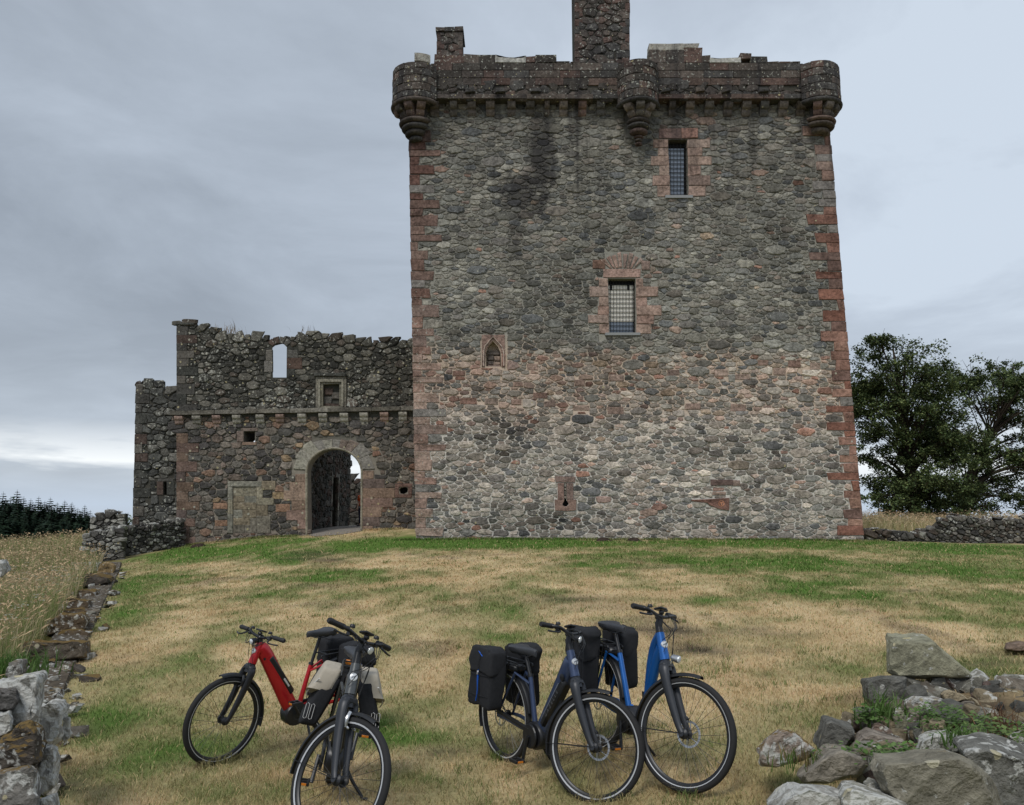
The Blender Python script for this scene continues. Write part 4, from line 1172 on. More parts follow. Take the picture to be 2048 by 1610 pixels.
# moulded armorial panel
for i, (o, fr, c) in enumerate(((13, .07, (112, 108, 98)), (8, .12, (128, 124, 112)), (3.5, .05, (116, 112, 100)))):
    x0, y0, x1, y1 = 645 - o, 768 - o * 1.1, 680 + o, 814 + o * .7; w = 4.6
    for q in ((x0, y0, x1, y0 + w), (x0, y1 - w, x1, y1), (x0, y0 + w, x0 + w, y1 - w), (x1 - w, y0 + w, x1, y1 - w)): gdress('panel_frame', q, lin(*c, 1.1), fr, .2, False)
RG.append((631, 750, 694, 823))
gdress('panel_hood', (630, 747, 694, 753), pal(DK, 1.1), .16, .5, False)
for q in ((646, 792, 662, 806), (662, 784, 679, 798), (646, 806, 679, 813), (648, 776, 664, 790)):
    V, F = block_geo(rect(*q), MG, rg, -.13, -.25, 2, 1, .01); piece('panel_rubble', V, F, 'castle_stone', gate, (*pal(DK, 1.1), .3))
# string course and corbels
x = 345
while x < 830:
    w = rg.uniform(50, 90); x1 = min(x + w, 831); s = lambda q: 832 - 9 * (q - 345) / 485.0
    gdress('string_course', [(x + .3, s(x) - 9), (x1 - .3, s(x1) - 9), (x1 - .3, s(x1) - 1), (x + .3, s(x) - 1)], pal([(116, 112, 104), (100, 96, 88)], 1.1), .26, .3, False); x = x1
RG.append((345, 820, 832, 833))
for cx in (361, 396, 436, 476, 522.5, 562, 605.6, 647.6, 689.6, 729, 769.6, 806.7):
    py0 = 831.5 - 9 * (cx - 345) / 485.0
    corbel(cx, 18, py0=py0, Yb=YG, parent=gate, hgt=.52, tiers=3, out=.30, colf=lambda: pal([(132, 128, 120), (118, 114, 106), (120, 102, 94)], 1.5))
# window and hole dressings
gdress('window_jamb_stone', (532, 700, 544.5, 722), pal(DK, 1.1)); gdress('window_jamb_stone', (529, 722, 545, 744), pal(PALE, .8)); gdress('window_jamb_stone', (574, 700, 596, 716), pal(DK, 1.1)); gdress('window_jamb_stone', (574, 716, 604, 738), pal([(96, 80, 72)], .9)); gdress('window_jamb_stone', (574, 738, 590, 754), pal(DK, 1.0))
for a in (-.72, -.25, .25, .72):
    w = .21; r0, r1 = 17, 30; cx, cy = 559, 703
    Q = [(cx + r0 * math.sin(a - w), cy - r0 * math.cos(a - w)), (cx + r0 * math.sin(a + w), cy - r0 * math.cos(a + w)), (cx + r1 * math.sin(a + w), cy - r1 * math.cos(a + w)), (cx + r1 * math.sin(a - w), cy - r1 * math.cos(a - w))]
    gdress('voussoir', Q, pal(DK, 1.15), .04, .5, False)
RG += [(540, 676, 580, 700), (544, 686, 575, 757)]
gdress('hole_lintel', (482, 856, 516, 862.5), pal(PALE, .95)); gdress('hole_sill', (484, 884.5, 514, 890), pal(PINK, 1.0)); gdress('hole_jamb', (474, 863, 487.5, 884), pal([(126, 112, 104)], 1))
RG.append((487, 862, 511, 885))
lc_ = pal([(112, 90, 82)], 1)
for q in ((790, 967, 824, 973.6), (790, 988.6, 824, 995), (790, 973.6, 797.6, 988.6), (816.6, 973.6, 824, 988.6)): gdress('loop_surround', q, lc_, .05, .1, False)
RG.append((789, 967, 825, 995))
for nm, Q, c, fr in GB:
    V, F = block_geo(Q, MG, rg, fr, -.12, 1.0, .3, .005); piece(nm, V, F, 'castle_stone', gate, c)
piece('painted_shade', [MG(q[0], q[1], -.4) for q in rect(790, 968, 824, 995)], [(0, 1, 2, 3)], 'shade_black', gate)  # black sheet painting the shade inside the gatehouse loop
# made-up skew backing, keeps the little square hole dark but for one corner
V, F = block_geo([(470, 850), (530, 850), (530, 872), (507, 876), (496, 887), (470, 887)], face_map(35.6), rg, 0, -.4, .3, 0); piece('hole_backing', V, F, 'dark_mortar', gate)

def gate_colour(x, y, rng):
    n = float(fbm(np.array([x / 70.0]), np.array([y / 50.0]), 55, 3)[0])
    if y < 830:
        g = np.array(lin(*[(84, 83, 79), (72, 72, 69), (98, 97, 92), (64, 64, 62), (90, 84, 79), (112, 110, 104)][rng.integers(6)]))
        k = rng.uniform(.75, 1.25) * (.8 + .4 * n) * 0.95
        al = .25 + .7 * n
    else:
        g = np.array(lin(*[(104, 101, 97), (88, 87, 85), (118, 112, 106), (78, 76, 76), (112, 102, 96)][rng.integers(5)]))
        if rng.random() < (.18 if y > 940 else .08): g = np.array(lin(*[(134, 112, 100), (126, 100, 88), (142, 124, 104)][rng.integers(3)]))
        k = rng.uniform(.75, 1.22) * (.8 + .4 * n); al = .5 * n
    if x > 780: k *= .82  # shade of the corner beside the tower, painted into the stones
    return (*(g * k * np.array([1.03, 1.0, .95])), al)
ins_arch = lambda x, y: (612 < x < 725 and y > 944) or (y < 950 and ((x - 668.5) / 85) ** 2 + ((y - 944) / 72) ** 2 < 1)
st_g = rubble((354, 638, 834, 1095), lambda x, y: 356 < x < 831 and y > top_at(x) + 3 and not ins_arch(x, y) and not (612 < x < 725 and y > 944), RG,
              ((9.8, .12), (7.6, .45), (6.0, 1.3), (4.6, 2.4), (3.5, 3.2), (2.6, 2.5)), 8, ax=.58, gap=.8)
emit(st_g, MG, gate_colour, gate, rg, 300, h=.075, hmin=.02)
# jagged stones along the broken top
def rock_geo(rng, size, n=16, sub=1, rough=.06, flat=0.0, noise_k=None):
    """Angular boulder: hull of scattered points, bevelled, subdivided and roughened."""
    bm = bmesh.new()
    for i in range(n):
        v = rng.normal(size=3); v /= np.linalg.norm(v)
        p = np.sign(v) * np.abs(v) ** 0.62
        p = p * rng.uniform(.82, 1.0)
        bm.verts.new(p * np.array(size) * .5)
    r = bmesh.ops.convex_hull(bm, input=bm.verts)
    bmesh.ops.delete(bm, geom=list({e for e in r['geom_interior'] + r['geom_unused'] if isinstance(e, bmesh.types.BMVert)}), context='VERTS')
    bmesh.ops.dissolve_limit(bm, angle_limit=math.radians(14), verts=bm.verts, edges=bm.edges)
    if sub:
        bmesh.ops.bevel(bm, geom=list(bm.edges), offset=min(size) * .05, segments=1, affect='EDGES', profile=.6)
        bmesh.ops.triangulate(bm, faces=bm.faces)
        for s in range(sub):
            bmesh.ops.subdivide_edges(bm, edges=[e for e in bm.edges if e.calc_length() > max(size) * .10], cuts=1, use_grid_fill=True)
            bmesh.ops.triangulate(bm, faces=bm.faces)
    V = np.array([v.co[:] for v in bm.verts]); bm.verts.index_update()
    F = [tuple(v.index for v in f.verts) for f in bm.faces]
    bm.free()
    k = 3.2 / max(size); o = rng.uniform(0, 90)
    nz = fbm(V[:, 0] * k + o + V[:, 2] * k * .7, V[:, 1] * k + V[:, 2] * k + o, 3, 4) - .5
    nz2 = fbm(V[:, 0] * k * 3 + V[:, 2] * k * 2 + o, V[:, 1] * k * 3 + o, 8, 3) - .5
    L = np.linalg.norm(V, axis=1, keepdims=True) + 1e-6
    V = V + V / L * ((nz * 2.0 + nz2 * .8) * rough * np.mean(size))[:, None]
    return V, F
def rotz(V, a):
    c, s = math.cos(a), math.sin(a); V = np.asarray(V); return np.stack([V[:, 0] * c - V[:, 1] * s, V[:, 0] * s + V[:, 1] * c, V[:, 2]], 1)
def rotv(V, rx, ry, rz):
    R = np.array(Matrix.Rotation(rz, 3, 'Z') @ Matrix.Rotation(ry, 3, 'Y') @ Matrix.Rotation(rx, 3, 'X')); return np.asarray(V) @ R.T
for x in np.arange(358, 828, 9.5):
    x = x + rg.uniform(-3, 3)
    if 540 < x < 580: pass
    s = rg.uniform(.16, .36) * (1.0 if rg.random() < .8 else 1.5)
    p = np.array(at(x, top_at(x) + 4.5 + rg.uniform(-1, 2), YG + rg.uniform(.05, .6)))
    V, F = rock_geo(rg, (s * 1.25, s * 1.2, s * .85), 12, 0)
    piece('stone', rotz(V, rg.uniform(0, 6)) + p, F, 'castle_stone', gate, (*pal(DK, 1.05), rg.uniform(.3, .9)))
V, F = block_geo(rect(352, 646, 389, 650), MG, rg, .10, -.9, .6, .2); piece('coping_slab', V, F, 'castle_stone', gate, (*pal(DK, 1.1), .5))

# lower block at the left of the gatehouse, set a little back
YS = 34.2
MS = face_map(YS)
side = empty('curtain_wall', at(310, 1090, YS))
tag(side, 'narrow dark wall block with arrow slit left of the gatehouse', 'wall')
TOPS = [(273, 763), (303, 762), (318, 769), (332, 780), (362, 782)]
el = lambda y: 265 + 8 * (1070 - y) / 305.0
s_out = [(el(1125), 1125)] + [(el(770) + .5, 768)] + [(t[0], t[1] + 4) for t in TOPS[1:]] + [(362, 1125)]
SLIT = rect(327.5, 964, 333.5, 990)
wall_core('wall', s_out, [(SLIT, .8)], YS, 1.2, 'dark_mortar', side)
RS = [(318, 962, 343, 992)]
for q in ((314, 963, 327, 990), (334, 963, 350, 990), (316, 957, 348, 963)):
    V, F = block_geo(rect(*q), MS, rg, .04, -.1, 1, .3); piece('slit_jamb', V, F, 'castle_stone', side, (*pal(DK, 1.0), .3)); RS.append(q)
y = 768; k = 0
while y < 1080:
    h = rg.uniform(16, 24); y1 = y + h; l = rg.uniform(22, 34) if k % 2 else rg.uniform(12, 18)
    Q = [(el(y) - .3, y + .4), (el(y) + l, y + .4), (el(y1) + l, y1 - .4), (el(y1) - .3, y1 - .4)]
    V, F = block_geo(Q, MS, rg, .04, -.2, 1, .4); piece('quoin_stone', V, F, 'castle_stone', side, (*pal(DK, .95), .4)); RS.append((el(y), y, el(y) + l, y1)); y = y1; k += 1
st_s = rubble((262, 758, 360, 1110), lambda x, y: el(y) + 3 < x < 357 and y > top_at(x, TOPS) + 3, RS, ((11.5, .3), (8.5, .9), (6.4, 1.8), (4.6, 2.8), (3.2, 2.5)), 12, ax=.62, gap=.8, bound=[(-1, -.02623, -293.07)])
emit(st_s, MS, lambda x, y, r: (*(np.array(lin(*[(92, 92, 88), (78, 78, 75), (108, 106, 100), (68, 68, 66)][r.integers(4)])) * r.uniform(.75, 1.25) * .95), r.uniform(.2, .8)), side, rg, 300, h=.08, hmin=.02)
for x in np.arange(276, 352, 9):
    s = rg.uniform(.2, .38); p = np.array(at(x, top_at(x, TOPS) + 4, YS + .3)); V, F = rock_geo(rg, (s * 1.3, s * 1.2, s * .8), 12, 0)
    piece('stone', rotz(V, rg.uniform(0, 6)) + p, F, 'castle_stone', side, (*pal(DK, 1.0), .6))

# ------------------------------------------------------------------ courtyard seen through the gate
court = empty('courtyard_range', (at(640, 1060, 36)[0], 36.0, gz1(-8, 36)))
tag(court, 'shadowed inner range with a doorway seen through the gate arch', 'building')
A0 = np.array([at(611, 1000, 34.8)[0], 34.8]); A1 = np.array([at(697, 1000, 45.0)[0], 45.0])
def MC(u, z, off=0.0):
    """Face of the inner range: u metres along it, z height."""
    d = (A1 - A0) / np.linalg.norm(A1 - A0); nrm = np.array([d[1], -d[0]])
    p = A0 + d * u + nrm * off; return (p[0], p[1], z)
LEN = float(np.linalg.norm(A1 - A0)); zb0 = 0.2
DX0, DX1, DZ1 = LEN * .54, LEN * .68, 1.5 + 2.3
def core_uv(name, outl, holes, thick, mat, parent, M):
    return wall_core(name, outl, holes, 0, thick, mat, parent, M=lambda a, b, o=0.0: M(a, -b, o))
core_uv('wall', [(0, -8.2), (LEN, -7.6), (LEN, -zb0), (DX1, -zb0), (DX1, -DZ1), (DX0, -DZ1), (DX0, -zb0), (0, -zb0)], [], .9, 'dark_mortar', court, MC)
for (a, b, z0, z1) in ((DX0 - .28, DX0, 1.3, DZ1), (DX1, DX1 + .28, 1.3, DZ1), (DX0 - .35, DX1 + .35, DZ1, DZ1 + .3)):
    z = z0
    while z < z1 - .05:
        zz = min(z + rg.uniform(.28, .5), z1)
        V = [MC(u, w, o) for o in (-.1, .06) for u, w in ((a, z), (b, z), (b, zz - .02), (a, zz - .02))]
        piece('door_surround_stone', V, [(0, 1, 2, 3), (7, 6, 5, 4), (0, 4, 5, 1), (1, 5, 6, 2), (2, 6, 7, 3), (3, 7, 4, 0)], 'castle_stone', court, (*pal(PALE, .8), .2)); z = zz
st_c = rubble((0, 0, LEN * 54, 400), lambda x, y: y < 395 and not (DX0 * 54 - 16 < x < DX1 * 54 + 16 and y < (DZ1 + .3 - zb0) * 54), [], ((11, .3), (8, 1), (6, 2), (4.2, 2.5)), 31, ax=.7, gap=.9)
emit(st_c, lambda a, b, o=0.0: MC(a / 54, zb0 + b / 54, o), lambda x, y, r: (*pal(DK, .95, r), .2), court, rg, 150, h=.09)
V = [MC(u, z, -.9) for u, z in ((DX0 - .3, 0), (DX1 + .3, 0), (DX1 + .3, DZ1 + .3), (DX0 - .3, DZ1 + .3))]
piece('painted_shade', V, [(0, 1, 2, 3)], 'shade_black', court)  # black sheet painting the shade inside the doorway
# back wall of the courtyard
YB = 47.5
MB_ = face_map(YB)
backw = empty('courtyard_wall', at(720, 1050, YB)); tag(backw, 'low broken courtyard wall at the far end behind the gate arch', 'wall')
TB = [(670, 952), (700, 955), (712, 960), (726, 968), (745, 966), (790, 972)]
wall_core('wall', [(670, 956)] + [(t[0], t[1] + 3) for t in TB[1:]] + [(790, 1075), (670, 1075)], [], YB, 1.0, 'dark_mortar', backw)
emit(rubble((670, 948, 790, 1070), lambda x, y: y > top_at(x, TB) + 2, [], ((8, .4), (6, 1.2), (4.2, 2), (3, 2)), 33, ax=.62, gap=.7), MB_, lambda x, y, r: (*pal(DK, 1.1, r), .4), backw, rg, 120, h=.12)

# gravel path through the gate
def path():
    rng = np.random.default_rng(5)
    xs = np.linspace(0, 1, 12); ysn = np.linspace(32.4, 47, 40)
    V, Fq = [], []
    for j, y in enumerate(ysn):
        xl = at(616, 1060, y)[0] if y > 33 else at(628 - 10, 1060, y)[0]; xr = at(728, 1060, y)[0] + max(0, y - 36) * .15
        if y < 33.3: w = (33.3 - y) / .9; xl += w * .3; xr -= w * .9
        for t in xs:
            x = xl + (xr - xl) * t; V.append((x, y, gz1(x, y) + .02))
    for j in range(len(ysn) - 1):
        for i in range(11): a = j * 12 + i; Fq.append((a, a + 1, a + 13, a + 12))
    m, nt, b = new_mat('gravel'); geo = nt.nodes.new('ShaderNodeNewGeometry')
    f = nnoise(nt, geo.outputs['Position'], 40, 5, .7); nt.links.new(nmix(nt, f, lin(88, 82, 76), lin(160, 152, 142)), b.inputs['Base Color']); b.inputs['Roughness'].default_value = 1; nbump(nt, b, f, .8, .02)
    tag(link('gravel_path', big_mesh('gravel_path', np.array(V), np.array(Fq), 'gravel')), 'grey gravel path through the gateway', 'path', kind='structure')
path()

# ------------------------------------------------------------------ low rubble walls
def stone_wall(name, label, P0, P1, h0, h1, thick, seed, cols, top=200, lich=.6, cat='wall', sizes=((.20, .5), (.15, 1.4), (.11, 2.2), (.08, 2.0)), topst=True, prof=None, mat='boulder_stone', moss=0.0):
    """Dry-stone wall between ground points P0 and P1 (x, y): core, face stones and rough cope stones."""
    rng = np.random.default_rng(seed)
    P0, P1 = np.array(P0, float), np.array(P1, float); L = np.linalg.norm(P1 - P0); d = (P1 - P0) / L; nr = np.array([d[1], -d[0]])
    prof = prof or (lambda u: h0 + (h1 - h0) * u / L)
    root = empty(name, (*((P0 + P1) / 2), gz1(*((P0 + P1) / 2)))); tag(root, label, cat)
    us = np.linspace(0, L, 24); g = gz(P0[0] + d[0] * us, P0[1] + d[1] * us)
    gu = lambda u: float(np.interp(u, us, g))
    V, F = [], []
    for u in us:
        for o, z in ((-thick / 2, -.4), (-thick / 2 * .9, prof(u) - .05), (thick / 2 * .9, prof(u) - .05), (thick / 2, -.4)):
            p = P0 + d * u + nr * o; V.append((p[0], p[1], gu(u) + z))
    for i in range(len(us) - 1):
        for k in range(3): F.append((i * 4 + k, i * 4 + k + 1, i * 4 + k + 5, i * 4 + k + 4))
    F += [(0, 1, 2, 3), tuple(range(len(us) * 4 - 1, len(us) * 4 - 5, -1))]
    piece('wall_core', V, F, 'dark_mortar', root)
    S = 54.0
    def M(a, b, o=0.0):
        u = a / S; p = P0 + d * u + nr * (thick / 2 + o); return (p[0], p[1], gu(u) + b / S - .08)
    Q = rubble((0, 0, L * S, 200), lambda x, y: 2 < x < L * S - 2 and y < (prof(x / S) - .02) * S, [], [(r * S * .5, t) for r, t in sizes], seed, ax=.62, gap=.7)
    def colf(x, y, r):
        c = np.array(lin(*cols[r.integers(len(cols))])) * r.uniform(.75, 1.25); return (*c, r.uniform(0, lich))
    ends = []
    Q = sorted(Q, key=lambda q: -abs(area(q)))
    b = Batch()
    for i, q in enumerate(Q):
        V, F = stone_geo(q, M, rng, .09, .03); c = np.mean(q, 0); cc = colf(c[0], c[1], rng)
        if i < top: piece('stone', V, F, 'castle_stone', root, cc)
        else: b.add(V, F, cc)
    if b.n: b.build('small_stones', 'castle_stone', root)
    if topst:
        u = .1
        while u < L:
            s = rng.uniform(.22, .5); p = P0 + d * u + nr * rng.uniform(-.08, .12)
            V, F = rock_geo(rng, (s, thick * rng.uniform(.6, .9), s * rng.uniform(.4, .7)), 14, 1, .05)
            V = rotz(V, math.atan2(d[1], d[0]) + rng.normal(0, .25)) + np.array([p[0], p[1], gu(u) + prof(u) + s * .08])
            piece('cope_stone', V, F, mat, root, (*(np.array(lin(*cols[rng.integers(len(cols))])) * rng.uniform(.9, 1.4)), rng.uniform(.3, 1.0)), False, moss * rng.uniform(0, 1)); u += s * .8
    return root
DRY = [(86, 84, 80), (72, 70, 68), (98, 94, 88), (80, 72, 66), (110, 106, 100)]
a, b = at(1729, 1082, 31.2), at(2330, 1090, 32.6)
def rprof(u): return .34 + .06 * math.sin(u * 3) if u < 2.6 else min(.92, .40 + (u - 2.6) * .8) + .06 * math.sin(u * 2.1)
stone_wall('dry_stone_wall', 'low tumbled dry stone wall right of the tower below the tall tree', (a[0], a[1]), (b[0], b[1]), .4, .9, .6, 41, DRY, 220, .8, prof=rprof)
a, b = at(238, 1112, 31.4), at(356, 1094, 33.3)
stone_wall('dry_stone_wall', 'short dark rubble wall running from the pier to the gatehouse corner', (a[0], a[1]), (b[0], b[1]), 1.05, 1.08, .5, 42, [(70, 68, 65), (60, 58, 56), (82, 80, 76), (120, 118, 112)], 150, .9)
# square pier
a, b = at(169, 1122, 30.2), at(238, 1122, 30.4)
stone_wall('stone_pier', 'square lichened rubble pier at the far end of the mossy wall', (a[0], a[1] + .25), (b[0], b[1] + .25), 1.05, 1.12, .8, 43, [(84, 82, 78), (104, 102, 96), (72, 70, 68), (140, 138, 132)], 80, .9, 'pier')
a, b = at(184, 1122, 31.2), at(236, 1122, 31.2)
stone_wall('stone_pier', 'taller broken stump of wall behind the square pier', (a[0], a[1] + .3), (b[0], b[1] + .3), 1.62, 1.66, .6, 44, [(84, 82, 78), (104, 102, 96), (72, 70, 68), (150, 148, 140)], 80, .95, 'pier')

# ------------------------------------------------------------------ boulders and the tumbled left wall
rb = np.random.default_rng(404)
def outline_rock(name, Q, Y, depth, col, lich=.4, moss=0.0, parent=None, sub=2, rough=.035, tilt=0.0, seed=None):
    """Boulder whose front outline (px) stands at depth Y and which runs back by depth metres."""
    rng = np.random.default_rng(seed if seed is not None else int(abs(Q[0][0] * 7 + Q[0][1] * 13)))
    pts = []
    c = np.mean(Q, 0)
    for q in Q:
        q = np.array(q, float)
        f = c + (q - c) * .86; pts.append(at(f[0], f[1], Y + depth * .04 * rng.random()))
        pts.append(at(q[0], q[1], Y + depth * (.22 + .15 * rng.random())))
        s = np.array(at(q[0], q[1], Y + depth * .8)); cc = np.array(at(c[0], c[1], Y + depth * .8))
        w = cc + (s - cc) * rng.uniform(.78, .95); w[1] = Y + depth * rng.uniform(.85, 1.05); w[2] += tilt * depth; pts.append(tuple(w))
    pts = np.array(pts); size = np.ptp(pts, 0)
    bm = bmesh.new()
    for p in pts: bm.verts.new(p)
    r = bmesh.ops.convex_hull(bm, input=bm.verts)
    bmesh.ops.delete(bm, geom=list({e for e in r['geom_interior'] + r['geom_unused'] if isinstance(e, bmesh.types.BMVert)}), context='VERTS')
    bmesh.ops.dissolve_limit(bm, angle_limit=math.radians(11), verts=bm.verts, edges=bm.edges)
    bmesh.ops.bevel(bm, geom=list(bm.edges), offset=float(min(size)) * .022, segments=1, affect='EDGES', profile=.6)
    bmesh.ops.triangulate(bm, faces=bm.faces)
    for s in range(sub + 1):
        bmesh.ops.subdivide_edges(bm, edges=[e for e in bm.edges if e.calc_length() > max(size) * (.16, .09, .05, .03)[s]], cuts=1)
        bmesh.ops.triangulate(bm, faces=bm.faces)
    bm.normal_update()
    V = np.array([v.co[:] for v in bm.verts]); Nn = np.array([v.normal[:] for v in bm.verts]); bm.verts.index_update()
    F = [tuple(v.index for v in f.verts) for f in bm.faces]; bm.free()
    k = 2.6 / max(size); o = rng.uniform(0, 99)
    nz = fbm(V[:, 0] * k + V[:, 2] * k * .8 + o, V[:, 1] * k + V[:, 2] * k * .9 + o, 3, 4) - .5
    nz2 = fbm(V[:, 0] * k * 4 + V[:, 1] * k * 2.3 + o, V[:, 2] * k * 4.5 + o, 8, 3) - .5
    led = np.abs(((V[:, 2] + nz * .1) * 14 / max(size[2], .05)) % 1.0 - .5) - .25
    ter = np.round((nz + nz2 * .5) * 9) / 9.0
    V = V + Nn * ((nz * 1.2 + ter * 1.3 + nz2 * .9 + led * .5) * rough * float(np.mean(size)))[:, None]
    return piece(name, V, F, 'boulder_stone', parent, (*col, lich), False, moss)
Z5 = lambda *p: [(1500 + x / 3.737, 1250 + y / 3.737) for x, y in p]
Z6 = lambda *p: [(x / 3.157, 1100 + y / 3.157) for x, y in p]
GREY, DGREY, BROWN, TAN, WHITE, OLIVE = lin(124, 122, 113), lin(95, 94, 89), lin(114, 107, 97), lin(146, 134, 112), lin(140, 138, 132), lin(126, 124, 106)
BOULD = [
 (Z5((1012, 350), (1030, 130), (1060, 95), (1380, 120), (1480, 200), (1560, 290), (1690, 395), (1300, 410), (1090, 405)), 6.55, .75, OLIVE, .45, 0, 'big olive grey boulder perched on top of the rubble heap', .05),
 (Z5((850, 470), (870, 415), (1000, 375), (1160, 395), (1190, 560), (1150, 650), (940, 630), (870, 570)), 6.30, .55, DGREY, .25, 0, 'dark squared block directly under the big perched boulder', 0),
 (Z5((1130, 590), (1200, 520), (1450, 555), (1540, 600), (1560, 660), (1400, 705), (1180, 700)), 5.95, .55, BROWN, .95, .25, 'lichen spotted rock with a mossy crest amid the green weeds', 0),
 (Z5((1320, 450), (1350, 390), (1480, 380), (1600, 420), (1590, 500), (1400, 505)), 6.6, .4, DGREY, .45, 0, 'dark flat stone tucked under the right end of the perched boulder', 0),
 (Z5((1545, 490), (1660, 400), (1740, 360), (1800, 400), (1720, 500), (1600, 525)), 6.5, .35, GREY, .95, 0, 'tilted slab whitened with lichen near the top right of the heap', .1),
 (Z5((1840, 430), (1920, 370), (2060, 375), (2150, 420), (2120, 510), (1900, 500)), 6.6, .5, GREY, .8, 0, 'pale crested stone at the right edge of the heap top', 0),
 (Z5((1430, 520), (1480, 485), (1560, 500), (1640, 560), (1560, 575), (1450, 560)), 6.2, .3, TAN, .1, 0, 'smooth tan wedge stone in the middle of the heap', 0),
 (Z5((1555, 600), (1600, 565), (1670, 575), (1690, 630), (1640, 660), (1570, 650)), 6.05, .25, BROWN, .2, 0, 'small brown cube stone right of the mossy crested rock', 0),
 (Z5((1930, 590), (1980, 530), (2100, 510), (2180, 600), (2100, 660), (1960, 640)), 6.2, .4, DGREY, .3, 0, 'dark split stone at the right picture edge below the heap top', 0),
 (Z5((1670, 660), (1720, 610), (1850, 630), (1890, 690), (1820, 740), (1700, 720)), 5.7, .4, GREY, .55, 0, 'rounded grey stone behind the leafy weeds', 0),
 (Z5((1065, 700), (1080, 630), (1140, 625), (1200, 780), (1190, 830), (1100, 835)), 5.55, .22, OLIVE, .65, 0, 'upright narrow stone standing beside the green grass tuft', .1),
 (Z5((745, 770), (800, 700), (870, 715), (900, 780), (880, 820), (780, 815)), 5.75, .28, lin(102, 92, 84), .25, 0, 'reddish brown stone between the dark block and the grass tuft', 0),
 (Z5((500, 930), (560, 720), (600, 705), (770, 760), (805, 830), (740, 900), (640, 950), (540, 960)), 5.25, .50, DGREY, .2, 0, 'dark grey cube shaped boulder on the left part of the heap', .05),
 (Z5((895, 800), (920, 730), (960, 720), (1080, 800), (1060, 850), (920, 835)), 5.45, .28, lin(122, 106, 96), .55, 0, 'triangular brown stone just left of the upright narrow stone', 0),
 (Z5((730, 930), (820, 830), (900, 800), (1150, 860), (1200, 930), (1190, 980), (840, 975)), 5.0, .50, lin(118, 110, 101), .2, 0, 'wide flat topped grey brown slab in front of the triangular stone', .02),
 (Z5((55, 960), (130, 830), (220, 765), (340, 790), (430, 860), (495, 930), (470, 985), (200, 1065), (70, 1050)), 4.85, .48, lin(128, 116, 106), .95, .55, 'rounded mossy boulder blotched white at the left end of the heap', 0),
 (Z5((1280, 830), (1285, 740), (1340, 708), (1455, 715), (1475, 790), (1460, 845)), 5.3, .28, TAN, .1, 0, 'small sandy coloured block standing in the leafy weeds', .05),
 (Z5((1240, 940), (1290, 850), (1400, 818), (1560, 815), (1600, 890), (1570, 960), (1300, 1010)), 4.75, .40, GREY, 1.0, 0, 'rock with a large chalk white lichen patch above the huge slab', 0),
 (Z5((355, 1130), (460, 1060), (600, 960), (700, 930), (850, 990), (885, 1040), (800, 1120), (600, 1180), (400, 1190)), 4.45, .50, lin(120, 114, 104), .3, 0, 'low flat grey brown rock sunk in the dry grass before the cube boulder', .05),
 (Z5((910, 1080), (940, 1020), (1030, 1050), (1150, 1020), (1280, 1030), (1400, 975), (1540, 970), (1680, 1040), (1800, 1140), (1900, 1345), (1960, 1480), (1200, 1500), (960, 1240)), 3.55, .42, lin(112, 108, 96), .35, .15, 'huge upright slab with a white lichened top edge at the bottom right', .05),
 (Z5((1540, 950), (1640, 890), (1760, 900), (1900, 980), (2080, 1000), (2250, 1100), (2250, 1480), (1940, 1480), (1780, 1130)), 3.95, .6, lin(102, 101, 96), .65, 0, 'large rough dark grey boulder behind the huge slab at the right edge', .1),
 (Z5((150, 1420), (220, 1330), (300, 1250), (430, 1212), (560, 1240), (740, 1290), (800, 1420)), 3.55, .45, WHITE, .95, 0, 'chalky white lichened boulder at the bottom edge left of the huge slab', .05),
 (Z5((640, 1290), (700, 1225), (780, 1220), (900, 1280), (1010, 1330), (1180, 1340), (1200, 1450), (700, 1450)), 3.42, .4, GREY, .95, .2, 'white blotched flat rock at the bottom edge below the huge slab', .05),
 (Z5((850, 1230), (860, 1180), (920, 1160), (980, 1190), (1030, 1300), (960, 1340), (880, 1300)), 3.75, .25, GREY, .7, 0, 'small grey stone leaning on the left end of the huge slab', 0),
 (Z5((1930, 840), (1960, 805), (2040, 800), (2120, 850), (2080, 890), (1960, 880)), 5.0, .25, WHITE, 1.0, 0, 'small white stone at the right picture edge among dead weeds', 0),
 (Z5((1990, 1040), (2010, 900), (2060, 880), (2200, 900), (2200, 1060)), 4.5, .4, DGREY, .5, 0, 'dark stone cut by the right picture edge above the rough boulder', 0),
 ([(2008, 1298), (2012, 1287), (2040, 1284), (2080, 1288), (2085, 1300), (2040, 1303)], 9.6, .5, lin(108, 94, 84), .3, .3, 'flat brown stone lying alone on the lawn behind the heap', 0),
]
for Q, Y, d, c, li, mo, lab, ti in BOULD:
    o = outline_rock('boulder', Q, Y, d, tuple(np.array(c) * 1.2), li, mo, None, 2, .035, ti)
    tag(o, lab, 'boulder', 'fallen boulders of the rubble heap')
# small rubble between the boulders
for i in range(190):
    px, py = rb.uniform(1690, 2075), rb.uniform(1365, 1545)
    if py < 1375 + (1800 - px) * .55: continue
    Y = 6.5 - (py - 1380) / 170 * 1.9
    s = rb.uniform(.07, .20) * (1.6 if rb.random() < .25 else 1)
    V, F = rock_geo(rb, (s * rb.uniform(.9, 1.5), s, s * rb.uniform(.5, .9)), 12, 1, .05)
    x, y, z = at(px, py, Y)
    z = min(z, gz1(x, Y) + .30)
    o = piece('rubble_stone', rotv(V, *rb.uniform(-.5, .5, 2), rb.uniform(0, 6)) + np.array([x, Y, z]), F, 'boulder_stone', None, (*(np.array([GREY, DGREY, BROWN, TAN, lin(104, 90, 84)][rb.integers(5)]) * rb.uniform(.6, 1.05)), rb.uniform(0, .8)), False, 0.0)
    tag(o, 'fist to head sized broken stone wedged among the big boulders of the heap', 'stone', 'small stones filling the rubble heap')

